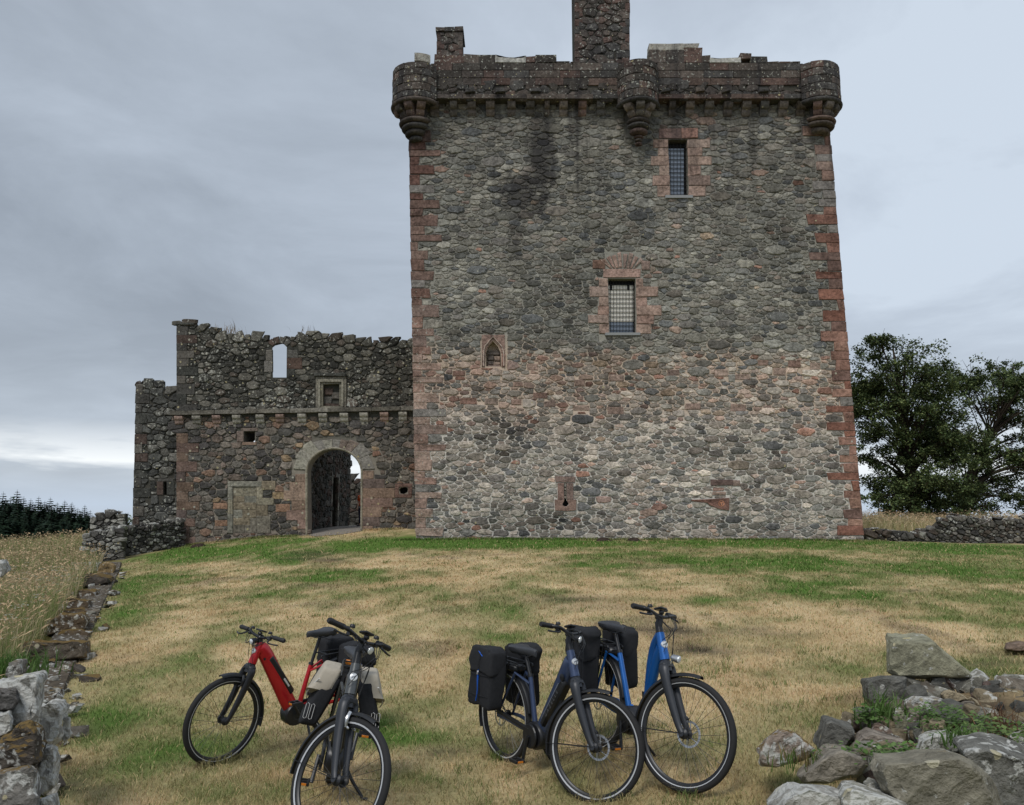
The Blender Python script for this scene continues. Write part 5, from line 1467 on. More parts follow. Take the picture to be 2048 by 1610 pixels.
lw = empty('ruined_wall', (-5.2, 10, gz1(-5.2, 10)))
tag(lw, 'tumbled boundary wall of mossy and white lichened stones running up the left side', 'wall')
def gY(Q): return max(3.6, ground_hit(float(np.mean([q[0] for q in Q])), max(q[1] for q in Q))[1])
MOSSY, WH, DKM = lin(96, 84, 70), lin(138, 136, 130), lin(82, 76, 70)
LW = [
 (Z6((135, 620), (150, 575), (330, 560), (480, 565), (548, 575), (555, 680), (420, 695), (300, 725), (140, 735)), None, .55, lin(100, 92, 82), .5, .68),
 (Z6((345, 540), (390, 505), (520, 495), (575, 520), (570, 570), (420, 575)), None, .5, MOSSY, .6, .68),
 (Z6((280, 530), (300, 440), (400, 405), (530, 400), (550, 440), (540, 500), (350, 530), (290, 552)), None, .7, MOSSY, .7, .62),
 (Z6((300, 420), (400, 375), (520, 365), (585, 400), (560, 415), (420, 405)), None, .6, MOSSY, .5, .72),
 (Z6((360, 385), (372, 315), (450, 298), (570, 315), (590, 370), (450, 392)), None, .7, MOSSY, .7, .62),
 (Z6((395, 300), (430, 265), (560, 250), (612, 262), (612, 295), (500, 310)), None, .8, MOSSY, .7, .6),
 (Z6((485, 240), (480, 170), (520, 145), (610, 148), (695, 180), (690, 200), (600, 238)), None, 1.0, DKM, .3, .62),
 (Z6((420, 240), (428, 175), (470, 158), (500, 180), (490, 262)), None, .6, lin(120, 118, 112), .9, .1),
 (Z6((510, 135), (520, 85), (570, 70), (632, 80), (625, 140)), None, .8, WH, .9, .1),
 (Z6((610, 155), (625, 90), (690, 80), (728, 95), (720, 165), (650, 165)), None, .9, lin(140, 120, 88), .5, .4),
 (Z6((135, 770), (160, 735), (350, 718), (360, 745), (250, 790)), None, .35, WH, .9, 0),
 (Z6((350, 790), (360, 770), (400, 765), (415, 785), (380, 797)), None, .2, WH, .9, 0),
 (Z6((300, 830), (320, 795), (360, 795), (400, 850), (350, 862)), None, .3, WH, .9, 0),
 (Z6((265, 915), (270, 880), (310, 865), (400, 870), (390, 905), (300, 930)), None, .35, WH, .9, .1),
 (Z6((430, 935), (470, 920), (520, 930), (520, 955), (470, 955)), None, .25, WH, .9, 0),
 (Z6((240, 1050), (250, 970), (300, 945), (365, 950), (395, 1000), (385, 1180), (330, 1240), (250, 1240)), 5.55, .45, lin(140, 138, 132), 1.0, .15),
 (Z6((395, 1100), (405, 1060), (440, 1055), (440, 1180), (400, 1235)), 5.75, .25, WH, 1.0, 0),
 (Z6((245, 1290), (260, 1235), (340, 1225), (355, 1300), (340, 1500), (280, 1560), (240, 1500)), 4.95, .40, lin(140, 138, 132), 1.0, .2),
 (Z6((245, 1640), (255, 1570), (320, 1550), (345, 1600), (340, 1700), (250, 1700)), 4.4, .35, WH, .9, .1),
 (Z6((-60, 850), (10, 815), (140, 785), (250, 770), (262, 800), (240, 1050), (190, 1120), (-60, 1130)), 4.95, .45, lin(140, 138, 132), 1.0, .2),
 (Z6((-60, 880), (60, 865), (110, 880), (120, 960), (80, 1010), (-60, 1010)), 4.85, .25, lin(92, 90, 88), .5, .3),
 (Z6((-60, 1050), (0, 1015), (60, 1012), (80, 1050), (75, 1150), (20, 1190), (-60, 1200)), 4.70, .3, WH, .9, 0),
 (Z6((-60, 1240), (100, 1130), (190, 1090), (240, 1130), (240, 1340), (180, 1420), (-60, 1420)), 4.55, .45, DKM, .6, .7),
 (Z6((-60, 1400), (60, 1380), (200, 1350), (240, 1380), (240, 1700), (-60, 1700)), 4.3, .45, lin(112, 109, 104), .85, .4),
 (Z6((20, 800), (60, 700), (130, 690), (140, 780), (90, 840)), 6.1, .4, lin(120, 116, 110), .7, .3),
 (Z6((-90, 190), (-70, 90), (-30, 70), (2, 60), (24, 80), (26, 130), (4, 185)), 7.0, .5, lin(140, 138, 134), .9, 0),
]
for Q, Y, d, c, li, mo in LW:
    YY = Y if Y else gY(Q)
    outline_rock('stone', Q, YY, d * (1 if Y else min(1.6, YY / 7)), c, li, mo, lw, 2 if YY < 12 else 1, .055)
# solid footing under the stones so the wall has no gaps
n = 40; us = np.linspace(-.06, 1, n)
V, F = [], []
for u in us:
    p = WALL_A + (WALL_B - WALL_A) * u; g = gz1(*p); h = (.05 if u > .12 else .30) + .03 * math.sin(u * 60)
    for o, z in ((-.55, -.3), (-.42, h), (.10, h * .8), (.30, -.3)): V.append((p[0] + o - .25, p[1], g + z))
for i in range(n - 1):
    for k in range(3): F.append((i * 4 + k, i * 4 + k + 1, i * 4 + k + 5, i * 4 + k + 4))
F += [(0, 1, 2, 3), tuple(range(n * 4 - 1, n * 4 - 5, -1))]
piece('wall_core', V, F, 'boulder_stone', lw, (*lin(86, 78, 68), .6), False, .2)
for i in range(130):
    u = rb.uniform(-.03, .98) ** 1.4 if i % 2 else rb.uniform(.02, .25); p = WALL_A + (WALL_B - WALL_A) * u; s = rb.uniform(.07, .22)
    x, y = p[0] - .25 + rb.uniform(-.5, .38), p[1]
    V, F = rock_geo(rb, (s * 1.5, s * 1.1, s * .7), 12, 0)
    piece('stone', rotz(V, rb.uniform(0, 6)) + np.array([x, y, gz1(x, y) + rb.uniform(.0, .10)]), F, 'boulder_stone', lw, (*(np.array([WH, GREY, MOSSY, DKM, BROWN][rb.integers(5)]) * rb.uniform(.7, 1.1)), rb.uniform(.2, 1.2)), False, rb.uniform(0, .7))

# molehills
for k, (px, py, lab) in enumerate(((1205, 1080, 'fresh dark molehill under the middle of the tower wall'), (1266, 1081, 'smaller molehill to the right of the other one by the tower'), (405, 1091, 'dark molehill beside the gatehouse corner'))):
    x, y, z = ground_hit(px, py); V, F = [(0, 0, .13)], []
    for r, h in ((.14, .10), (.26, .03), (.34, -.03)):
        for a in np.linspace(0, 2 * math.pi, 12, endpoint=False): V.append((r * math.cos(a) * rb.uniform(.8, 1.2), r * math.sin(a) * .8, h + rb.normal(0, .012)))
    for i in range(12): F.append((0, 1 + i, 1 + (i + 1) % 12))
    for q in range(2):
        for i in range(12): F.append((1 + q * 12 + i, 13 + q * 12 + i, 13 + q * 12 + (i + 1) % 12, 1 + q * 12 + (i + 1) % 12))
    tag(piece('molehill', np.array(V) + [x, y - .3, gz1(x, y - .3)], F, 'boulder_stone', None, (*lin(62, 52, 46), 0), False, 0), lab, 'molehill', 'molehills by the castle')

# ------------------------------------------------------------------ weeds
def weed(name, lab, cat, px, py, Y, n, spread, h, leaf, cols, seed, tall=False):
    rng = np.random.default_rng(seed)
    x0, _, z0 = at(px, py, Y); root = empty(name, (x0, Y, z0)); tag(root, lab, cat)
    X = rng.normal(0, spread * .5, n); Yy = rng.normal(0, spread * .4, n)
    if tall:
        o = blades('blade_tuft', X, Yy, np.zeros(n) - .03, h * rng.uniform(.5, 1.1, n), np.full(n, leaf), h * rng.uniform(.15, .6, n), np.array([np.array(cols[rng.integers(len(cols))]) * rng.uniform(.7, 1.3) for _ in range(n)]), root, rng=rng); o['kind'] = 'stuff'
    else:
        Z = rng.uniform(0, h, n) * np.exp(-(X ** 2 + Yy ** 2) / (spread ** 2))
        P, Fq, C = [], [], []
        for i in range(n):
            a, t = rng.uniform(0, 6.28), rng.uniform(-.5, .6); L = leaf * rng.uniform(.6, 1.3); w = L * .36
            d = np.array([math.cos(a) * math.cos(t), math.sin(a) * math.cos(t), math.sin(t)]); s = np.array([-math.sin(a), math.cos(a), 0]) * w
            b = np.array([X[i], Yy[i], Z[i]]); j = len(P)
            P += [b, b + d * L * .5 + s, b + d * L, b + d * L * .5 - s]; Fq.append((j, j + 1, j + 2, j + 3)); C += [(*(np.array(cols[rng.integers(len(cols))]) * rng.uniform(.6, 1.3)), 1)] * 4
        o = link('leaves', big_mesh('leaves', np.array(P), np.array(Fq), 'leaf', np.array(C)), root)
        k = 22
        X2, Y2 = rng.normal(0, spread * .4, k), rng.normal(0, spread * .3, k)
        blades('stems', X2, Y2, np.zeros(k) - .05, np.full(k, h * .9), np.full(k, .006), np.full(k, h * .3), np.tile(np.array(cols[0]) * .7, (k, 1)), root, rng=rng)['kind'] = 'stuff'
    return root
GR = [lin(98, 130, 66, .75), lin(84, 114, 56, .75), lin(116, 142, 86, .75)]
weed('grass_tuft', 'bright green grass tuft growing in front of the dark squared block', 'grass', 1770, 1438, 5.75, 110, .16, .26, .010, GR, 1, True)
weed('weed_clump', 'leafy green weeds spreading behind the sandy coloured block', 'weeds', 1890, 1446, 5.45, 700, .30, .12, .028, GR, 2)
weed('weed_clump', 'low leafy weeds under the wide flat topped slab', 'weeds', 1780, 1512, 4.6, 420, .26, .05, .035, GR, 3)
weed('weed_clump', 'feathery weeds among stones near the right picture edge', 'weeds', 1985, 1482, 4.85, 420, .26, .14, .035, [lin(104, 132, 74, .8), lin(120, 140, 84, .8)], 4)
weed('weed_clump', 'small sprig of weeds left of the upright narrow stone', 'weeds', 1738, 1442, 5.6, 160, .10, .12, .035, GR, 5)
weed('grass_tuft', 'thin green grass above the rock with the chalk white patch', 'grass', 1912, 1478, 4.7, 60, .10, .14, .008, GR, 6, True)
weed('dead_weed', 'withered reddish stalks standing at the right edge of the heap', 'weeds', 2003, 1465, 5.15, 60, .10, .24, .008, [lin(120, 92, 72, .8), lin(140, 110, 84, .8)], 7, True)
weed('grass_tuft', 'weedy grass at the foot of the mossy boulder', 'grass', 1628, 1518, 4.7, 120, .22, .10, .008, [lin(98, 122, 62, .8), lin(150, 132, 90, .8)], 8, True)
weed('grass_tuft', 'rank green grass left of the big mossy wall stone', 'grass', 8, 1340, 7.6, 420, .42, .22, .012, GR, 9, True)
weed('wall_top_grass', 'thin dry grass stalks on the gatehouse wall head left of the window', 'grass', 462, 668, 33.9, 45, .9, .55, .022, [lin(150, 128, 96, .8)], 10, True)
weed('wall_top_grass', 'dry twig stalks on the gatehouse wall head right of the window', 'grass', 610, 664, 33.9, 14, .6, .45, .022, [lin(120, 100, 76, .8)], 11, True)

# ------------------------------------------------------------------ trees
plain('bark', lin(70, 62, 54, .8), .95, spec=.1, noise=.35, nscale=6, bump=.6)
def tube_geo(P, R, n=7):
    P = np.asarray(P, float); m = len(P); V, F = [], []
    for i in range(m):
        t = P[min(i + 1, m - 1)] - P[max(i - 1, 0)]; t /= np.linalg.norm(t) + 1e-9
        a = np.cross(t, [0, 0, 1]) if abs(t[2]) < .9 else np.cross(t, [1, 0, 0]); a /= np.linalg.norm(a); b = np.cross(t, a)
        for k in range(n):
            th = 2 * math.pi * k / n; V.append(P[i] + R[i] * (a * math.cos(th) + b * math.sin(th)))
    for i in range(m - 1):
        for k in range(n): F.append((i * n + k, i * n + (k + 1) % n, (i + 1) * n + (k + 1) % n, (i + 1) * n + k))
    F += [tuple(range(n - 1, -1, -1)), tuple(range((m - 1) * n, m * n))]
    return V, F
def bez(a, b, c, d, n=9):
    t = np.linspace(0, 1, n)[:, None]; return (1 - t) ** 3 * a + 3 * (1 - t) ** 2 * t * b + 3 * (1 - t) * t ** 2 * c + t ** 3 * d
def broad_tree(lab, trunk_px, Y, lobes, seed, nclump=80, nleaf=430, cols=None):
    rng = np.random.default_rng(seed)
    T = np.array([at(px, py, Y) for px, py, _ in trunk_px]); T[:, 1] += np.linspace(0, .6, len(T)); TRr = np.array([r for _, _, r in trunk_px])
    T[0, 2] = gz1(T[0, 0], Y) - .15
    root = empty('broadleaf_tree', tuple(T[0])); tag(root, lab, 'bush' if 'bush' in lab else 'tree', 'trees right of the tower' if Y < 60 and 'bush' not in lab else None)
    b = Batch(); dummy = (0, 0, 0, 1)
    m = 14; s = np.linspace(0, 1, len(T)); q = np.linspace(0, 1, m)
    TP = np.stack([np.interp(q, s, T[:, k]) for k in range(3)], 1); TRR = np.interp(q, s, TRr)
    b.add(*tube_geo(TP, TRR, 10), dummy)
    L = np.array([l[4] if len(l) > 4 else l[2] * l[3] for l in lobes], float); L /= L.sum()
    P, C = [], []
    cols = cols or [lin(96, 110, 70), lin(78, 94, 58), lin(114, 124, 80), lin(68, 82, 54)]
    for i in range(nclump):
        lx, ly, rx, ry = lobes[rng.choice(len(lobes), p=L)][:4]
        a, rr = rng.uniform(0, 6.28), rng.uniform(.3, 1) ** .6
        yd = Y + rng.normal(0, rx * Y / FPX * .75)
        c = np.array(at(lx + rx * rr * math.cos(a), ly + ry * rr * math.sin(a), Y)); c[1] = yd
        # limb from the trunk to the clump
        h = np.clip((c[2] - T[0, 2]) / (TP[-1, 2] - T[0, 2]) * .75 - .1, .12, .98); k = int(h * (m - 1)); st = TP[k]
        mid1 = st + (c - st) * .35 + [0, 0, .3 + .25 * abs(c[0] - st[0])]; mid2 = st + (c - st) * .75 + [0, 0, .25] + rng.normal(0, .2, 3)
        BP = bez(st, mid1, mid2, c); r0 = min(TRR[k] * .5, (.035 + .022 * np.linalg.norm(c - st)) if i % 7 == 0 else .045); b.add(*tube_geo(BP, np.linspace(r0, .012, 9), 6), dummy)
        for w in range(5):
            e = c + rng.normal(0, .45, 3); b.add(*tube_geo(bez(BP[6], BP[7], (c + e) / 2 + [0, 0, .1], e - [0, 0, .15], 5), np.linspace(.022, .006, 5), 4), dummy)
        n = int(nleaf * rng.uniform(.6, 1.3)); sg = rng.uniform(.32, .62)
        sub = rng.normal(0, sg, (9, 3)) * [1.15, 1.15, .55]
        pp = c + sub[rng.integers(0, 9, n)] + rng.normal(0, sg * .30, (n, 3)) * [1.2, 1.2, .7]
        pp[:, 2] -= .35 * np.abs(rng.normal(0, .35, n))
        P.append(pp); C.append(np.array([cols[k] for k in rng.integers(0, len(cols), n)]) * rng.uniform(.55, 1.35) * rng.uniform(.7, 1.3, (n, 1)))
    P = np.vstack(P); C = np.vstack(C); n = len(P)
    a = rng.uniform(0, 6.28, n); t = rng.normal(-.35, .5, n); Ln = rng.uniform(.09, .17, n)[:, None]
    d = np.stack([np.cos(a) * np.cos(t), np.sin(a) * np.cos(t), np.sin(t)], 1); sd = np.stack([-np.sin(a), np.cos(a), rng.normal(0, .5, n)], 1) * .42
    q = np.stack([P, P + d * Ln * .5 + sd * Ln, P + d * Ln, P + d * Ln * .5 - sd * Ln], 1) - np.array(T[0])
    b.build('trunk', 'bark', root, None)
    cr = link('crown', big_mesh('crown', q.reshape(-1, 3), np.arange(n * 4).reshape(-1, 4), 'leaf', np.concatenate([np.repeat(C, 4, 0), np.ones((n * 4, 1))], 1)), root)
    return root
broad_tree('large spreading broadleaf tree standing right against the tower', [(1832, 1040, .42), (1826, 960, .34), (1818, 890, .28), (1812, 820, .20), (1800, 740, .10), (1795, 690, .04)], 48,
           [(1790, 700, 58, 32), (1755, 740, 45, 45), (1800, 770, 70, 40), (1870, 760, 45, 30), (1760, 830, 42, 60), (1840, 850, 60, 40), (1745, 930, 26, 40), (1890, 820, 40, 40), (1880, 905, 40, 30), (1830, 985, 85, 28, 3600), (1770, 1000, 34, 26), (1905, 985, 50, 30), (1900, 870, 50, 45), (1720, 800, 16, 60), (1800, 935, 60, 34), (1870, 950, 60, 30)], 61, 150, 540)
broad_tree('second broadleaf tree at the right picture edge with a slanting bare limb', [(1925, 1042, .34), (1932, 980, .28), (1962, 905, .22), (2000, 860, .15), (2030, 800, .09), (2040, 740, .04)], 51,
           [(2020, 745, 42, 32), (1950, 770, 36, 34), (2055, 800, 40, 50), (1920, 800, 34, 32), (2010, 800, 30, 20), (1905, 860, 34, 40), (2000, 940, 60, 40), (2050, 960, 60, 50), (1975, 1005, 50, 16), (2080, 880, 40, 60), (1950, 900, 22, 26)], 62, 105, 480)
broad_tree('small round bush under the two broadleaf trees', [(1890, 1042, .05), (1890, 1030, .03)], 46, [(1888, 1030, 30, 10)], 63, 8, 420)
broad_tree('little dark tree far off between the pier and the gatehouse', [(250, 1075, .12), (252, 1045, .08)], 90, [(254, 1045, 22, 12)], 64, 12, 300)

def conifer_mesh(seed):
    rng = np.random.default_rng(seed); P, Fq, C = [], [], []
    H, lv = 1.0, 30
    for i in range(lv):
        f = i / (lv - 1); z = .06 + .93 * f; r = (.27 * (1 - f) ** .82 + .008) * rng.uniform(.8, 1.15)
        nb = 9 if f < .8 else 6
        for k in range(nb):
            a = 2 * math.pi * (k + rng.uniform(-.3, .3)) / nb + i; rr = r * rng.uniform(.7, 1.2); dr = rr * (rng.uniform(.55, .9) - .55 * f)
            d = np.array([math.cos(a), math.sin(a), 0]); s = np.array([-math.sin(a), math.cos(a), -.25]) * rr * .55
            base = np.array([0, 0, z]); tip = base + d * rr - [0, 0, dr] + [0, 0, rr * .15]; mid = base + d * rr * .55 - [0, 0, dr * .35]
            col = np.array(lin(*[(44, 62, 48), (36, 52, 42), (54, 72, 54)][rng.integers(3)])) * rng.uniform(.65, 1.3)
            j = len(P); P += [base, mid + s, tip, mid - s]; Fq.append((j, j + 1, j + 2, j + 3)); C += [(*col, 1)] * 4
            j = len(P); P += [mid + s * .9, mid + s * 1.7 + d * rr * .25 - [0, 0, dr * .6], tip * .5 + mid * .5, base * .5 + mid * .5]; Fq.append((j, j + 1, j + 2, j + 3)); C += [(*(col * .85), 1)] * 4
            j = len(P); P += [mid - s * .9, mid - s * 1.7 + d * rr * .25 - [0, 0, dr * .6], tip * .5 + mid * .5, base * .5 + mid * .5]; Fq.append((j, j + 1, j + 2, j + 3)); C += [(*(col * .9), 1)] * 4
    return big_mesh('conifer_crown', np.array(P), np.array(Fq), 'leaf', np.array(C))
CM = [conifer_mesh(900 + i) for i in range(5)]
V, F = tube_geo([(0, 0, -.05), (0, 0, .5), (0, 0, .98)], [.016, .010, .002], 6); CT = mesh_from('conifer_trunk', V, F, 'bark')
def conifer(px, top_py, Y, lab):
    x, _, zt = at(px, top_py, Y); zb = gz1(x, Y); h = zt - zb
    root = empty('conifer_tree', (x, Y, zb)); tag(root, lab, 'tree', 'conifers of the plantation beyond the meadow')
    i = int(rb.integers(5))
    for nm, me in (('trunk', CT), ('crown', CM[i])):
        o = link(nm, me, root); o.scale = (h * rb.uniform(1.15, 1.5), h * 1.3, h); o.rotation_euler = (0, 0, rb.uniform(0, 6))
TOPF = [(-40, 985), (7, 982), (22, 992), (35, 978), (48, 992), (62, 996), (78, 991), (90, 1000), (101, 993), (115, 1003), (130, 999), (144, 1003), (156, 1014), (170, 1008), (181, 1019)]
labf = 'dark green conifer in the dense plantation beyond the dry meadow'
for x, t in TOPF: conifer(x, t, 205 + rb.uniform(-4, 4), labf)
for x in np.arange(-45, 186, 10.5):
    for dy, YY in ((14, 198), (30, 190), (46, 182)):
        t = float(np.interp(x, [q[0] for q in TOPF], [q[1] for q in TOPF])) + dy + rb.uniform(-6, 6)
        conifer(x + rb.uniform(-4, 4), t, YY + rb.uniform(-3, 3), labf)

# ------------------------------------------------------------------ bicycles
def paint(name, col, rough=.32, metal=.35):
    m, nt, b = new_mat(name)
    tc = nt.nodes.new('ShaderNodeTexCoord'); f = nnoise(nt, tc.outputs['Object'], 18, 4, .6); g = nnoise(nt, tc.outputs['Object'], 240, 2, .5)
    nt.links.new(nmix(nt, f, tuple(c * .88 for c in col), tuple(min(1, c * 1.1) for c in col)), b.inputs['Base Color'])
    b.inputs['Metallic'].default_value = metal; b.inputs['Specular IOR Level'].default_value = .5
    nt.links.new(nmath(nt, 'ADD', nmath(nt, 'MULTIPLY', f, .18), rough - .09), b.inputs['Roughness'])
    b.inputs['Coat Weight'].default_value = .35; b.inputs['Coat Roughness'].default_value = .18
paint('paint_red', (0.50, 0.012, 0.020)); paint('paint_grey', (0.075, 0.080, 0.082), .38); paint('paint_navy', (0.040, 0.062, 0.130), .35); paint('paint_blue', (0.006, 0.10, 0.36), .35)
plain('black_metal', (0.016, 0.017, 0.020), .38, .2, noise=.2); plain('dark_metal', (0.032, 0.035, 0.042), .42, .3, noise=.15)
plain('rubber', (0.020, 0.020, 0.021), .75, spec=.3, noise=.25, nscale=120, bump=.25); plain('grip_rubber', (0.018, 0.018, 0.020), .6, spec=.4, noise=.2, nscale=90, bump=.3)
plain('saddle_leather', (0.040, 0.043, 0.050), .48, spec=.4, noise=.2, nscale=60, bump=.1)
plain('silver', (0.55, 0.56, 0.58), .32, .9, noise=.1); plain('spoke_steel', (0.10, 0.10, 0.105), .4, .8); plain('reflex_stripe', (0.52, 0.53, 0.55), .35, .25)
plain('lens', (0.82, 0.85, 0.88), .12, .25, coat=.6); plain('amber', (0.62, 0.20, 0.02), .25, coat=.5); plain('badge_white', (0.66, 0.68, 0.70), .3, .3); plain('badge_dark', (0.12, 0.13, 0.15), .5)
plain('fabric_black', (0.021, 0.022, 0.025), .88, spec=.2, noise=.35, nscale=45, bump=.35); plain('fabric_black_soft', (0.024, 0.025, 0.028), .9, spec=.2, noise=.3, nscale=30, bump=.3)
plain('fabric_beige', lin(172, 164, 150), .92, spec=.1, noise=.12, nscale=40, bump=.3); plain('strap_blue', (0.010, 0.10, 0.50), .6, noise=.15); plain('piping_white', (0.6, 0.6, 0.6), .5)
plain('letter_grey', (0.13, 0.135, 0.145), .4, .3); plain('line_silver', (0.36, 0.38, 0.42), .35, .5)

class MB:
    """Mesh builder in the bike's own frame: x forward, y to the rider's left, z up."""
    def __init__(s): s.v, s.f = [], []
    def add(s, V, F):
        n = len(s.v); s.v += [tuple(map(float, v)) for v in V]; s.f += [tuple(i + n for i in f) for f in F]; return s
    def tube(s, P, R, n=10, ell=None):
        P = np.asarray(P, float); m = len(P)
        R = np.full(m, R) if np.isscalar(R) else np.asarray(R, float)
        V, F = [], []
        for i in range(m):
            t = P[min(i + 1, m - 1)] - P[max(i - 1, 0)]; t /= np.linalg.norm(t) + 1e-9
            b = np.array([0, 1.0, 0]) - t * t[1]
            if np.linalg.norm(b) < .2: b = np.array([0, 0, 1.0]) - t * t[2]
            b /= np.linalg.norm(b); a = np.cross(b, t)
            e = ell[i] if isinstance(ell, list) else (ell or 1.0)      # ratio: in-plane over side width
            for k in range(n):
                th = 2 * math.pi * k / n; V.append(P[i] + R[i] * (b * math.cos(th) + a * math.sin(th) * e))
        for i in range(m - 1):
            for k in range(n): F.append((i * n + k, i * n + (k + 1) % n, (i + 1) * n + (k + 1) % n, (i + 1) * n + k))
        F += [tuple(range(n - 1, -1, -1)), tuple(range((m - 1) * n, m * n))]
        return s.add(V, F)
    def curve(s, P, R, n=8, seg=5, ell=None):
        """Tube through the points, smoothed."""
        P = [np.asarray(p, float) for p in P]; Q = []
        ext = [2 * P[0] - P[1]] + P + [2 * P[-1] - P[-2]]
        for i in range(1, len(ext) - 2):
            p0, p1, p2, p3 = ext[i - 1:i + 3]
            for t in np.linspace(0, 1, seg, endpoint=False):
                Q.append(.5 * (2 * p1 + (p2 - p0) * t + (2 * p0 - 5 * p1 + 4 * p2 - p3) * t * t + (3 * p1 - p0 - 3 * p2 + p3) * t ** 3))
        Q.append(P[-1])
        if not np.isscalar(R): R = np.interp(np.linspace(0, 1, len(Q)), np.linspace(0, 1, len(R)), R)
        return s.tube(Q, R, n, ell)
    def rbox(s, c, size, rot=None, bev=.15):
        """Box with chamfered edges."""
        sx, sy, sz = [q / 2 for q in size]; b = min(size) * bev
        pts = []
        for x in (-1, 1):
            for y in (-1, 1):
                for z in (-1, 1): pts += [(x * (sx - b), y * (sy - b), z * sz), (x * (sx - b), y * sy, z * (sz - b)), (x * sx, y * (sy - b), z * (sz - b))]
        bm = bmesh.new()
        for p in pts: bm.verts.new(p)
        bmesh.ops.convex_hull(bm, input=bm.verts); bm.verts.index_update()
        V = np.array([v.co[:] for v in bm.verts]); F = [tuple(v.index for v in f.verts) for f in bm.faces]; bm.free()
        if rot is not None: V = rotv(V, *rot)
        return s.add(V + np.array(c), F)
    def lathe(s, c, axis, prof, n=24):
        """prof: (radius, along axis)."""
        ax = np.asarray(axis, float); ax /= np.linalg.norm(ax)
        a = np.cross(ax, [0, 0, 1.0]) if abs(ax[2]) < .9 else np.cross(ax, [1.0, 0, 0]); a /= np.linalg.norm(a); b = np.cross(ax, a)
        V, F = [], []; m = len(prof)
        for r, h in prof:
            for k in range(n):
                th = 2 * math.pi * k / n; V.append(np.array(c) + ax * h + r * (a * math.cos(th) + b * math.sin(th)))
        for i in range(m - 1):
            for k in range(n): F.append((i * n + k, i * n + (k + 1) % n, (i + 1) * n + (k + 1) % n, (i + 1) * n + k))
        F += [tuple(range(n - 1, -1, -1)), tuple(range((m - 1) * n, m * n))]
        return s.add(V, F)
    def ring(s, c, axis, prof, n=48):
        """closed ring: prof of (radius, along axis), closed loop."""
        ax = np.asarray(axis, float); ax /= np.linalg.norm(ax)
        a = np.cross(ax, [0, 0, 1.0]) if abs(ax[2]) < .9 else np.cross(ax, [1.0, 0, 0]); a /= np.linalg.norm(a); b = np.cross(ax, a)
        V, F = [], []; m = len(prof)
        for k in range(n):
            th = 2 * math.pi * k / n; d = a * math.cos(th) + b * math.sin(th)
            for r, h in prof: V.append(np.array(c) + ax * h + d * r)
        for k in range(n):
            for i in range(m): F.append((k * m + i, k * m + (i + 1) % m, ((k + 1) % n) * m + (i + 1) % m, ((k + 1) % n) * m + i))
        return s.add(V, F)
    def xf(s, fn):
        s.v = [tuple(fn(np.array(v))) for v in s.v]; return s
    def obj(s, name, mat, parent, smooth=True):
        me = mesh_from(name, s.v, s.f, mat, None, smooth)
        if smooth:
            bm = bmesh.new(); bm.from_mesh(me); bmesh.ops.recalc_face_normals(bm, faces=bm.faces)
            for e in bm.edges:
                if len(e.link_faces) == 2 and e.calc_face_angle() > math.radians(38): e.smooth = False
            bm.to_mesh(me); bm.free()
        return link(name, me, parent)

RW = .352
HA = math.radians(68.5)
AX = np.array([-math.cos(HA), 0, math.sin(HA)]); FW = np.array([math.sin(HA), 0, math.cos(HA)])
def wheel(parent, c, st, disc, light_stripe, side_disc=1):
    ident = lambda v: v
    st = st or ident
    ax = (0, 1, 0)
    t = [(RW - .024 + .0235 * math.cos(a), .0235 * math.sin(a)) for a in np.linspace(0, 2 * math.pi, 12, endpoint=False)]
    w = MB().ring(c, ax, t, 56).xf(st).obj('wheel', 'rubber', parent)
    ri = RW - .047
    MB().ring(c, ax, [(ri + .008, -.014), (ri + .008, .014), (ri - .006, .013), (ri - .016, .006), (ri - .016, -.006), (ri - .006, -.013)], 56).xf(st).obj('rim', 'black_metal', w)
    sw = .0045 if light_stripe else .0025
    for s in (-1, 1):
        r0 = RW - .0385
        MB().ring(c, ax, [(r0 - sw, s * .0215), (r0 + sw, s * .0232), (r0 + sw, s * .0205), (r0 - sw, s * .0190)], 56).xf(st).obj('reflective_stripe', 'reflex_stripe', w)
    sp = MB(); n = 30
    for k in range(n):
        s = 1 if k % 2 else -1; a = 2 * math.pi * k / n; a2 = a + (.42 if (k // 2) % 2 else -.42)
        sp.tube([np.array(c) + [.026 * math.cos(a2), s * .028, .026 * math.sin(a2)], np.array(c) + [(ri - .010) * math.cos(a), 0, (ri - .010) * math.sin(a)]], .0013, 4)
    sp.xf(st).obj('spokes', 'spoke_steel', w)
    MB().lathe(c, ax, [(.010, -.062), (.012, -.05), (.032, -.036), (.034, -.028), (.018, -.022), (.016, .022), (.034, .028), (.032, .036), (.012, .05), (.010, .062)], 16).xf(st).obj('hub', 'black_metal', w)
    if disc:
        d = MB(); y = .046 * side_disc
        d.ring(np.array(c) + [0, y, 0], ax, [(.084, -.001), (.084, .001), (.070, .001), (.070, -.001)], 40)
        for k in range(6):
            a = k * math.pi / 3; d.tube([np.array(c) + [.02 * math.cos(a), y, .02 * math.sin(a)], np.array(c) + [.072 * math.cos(a + .5), y, .072 * math.sin(a + .5)]], .0035, 4)
        d.xf(st).obj('brake_disc', 'silver', w)
    return w
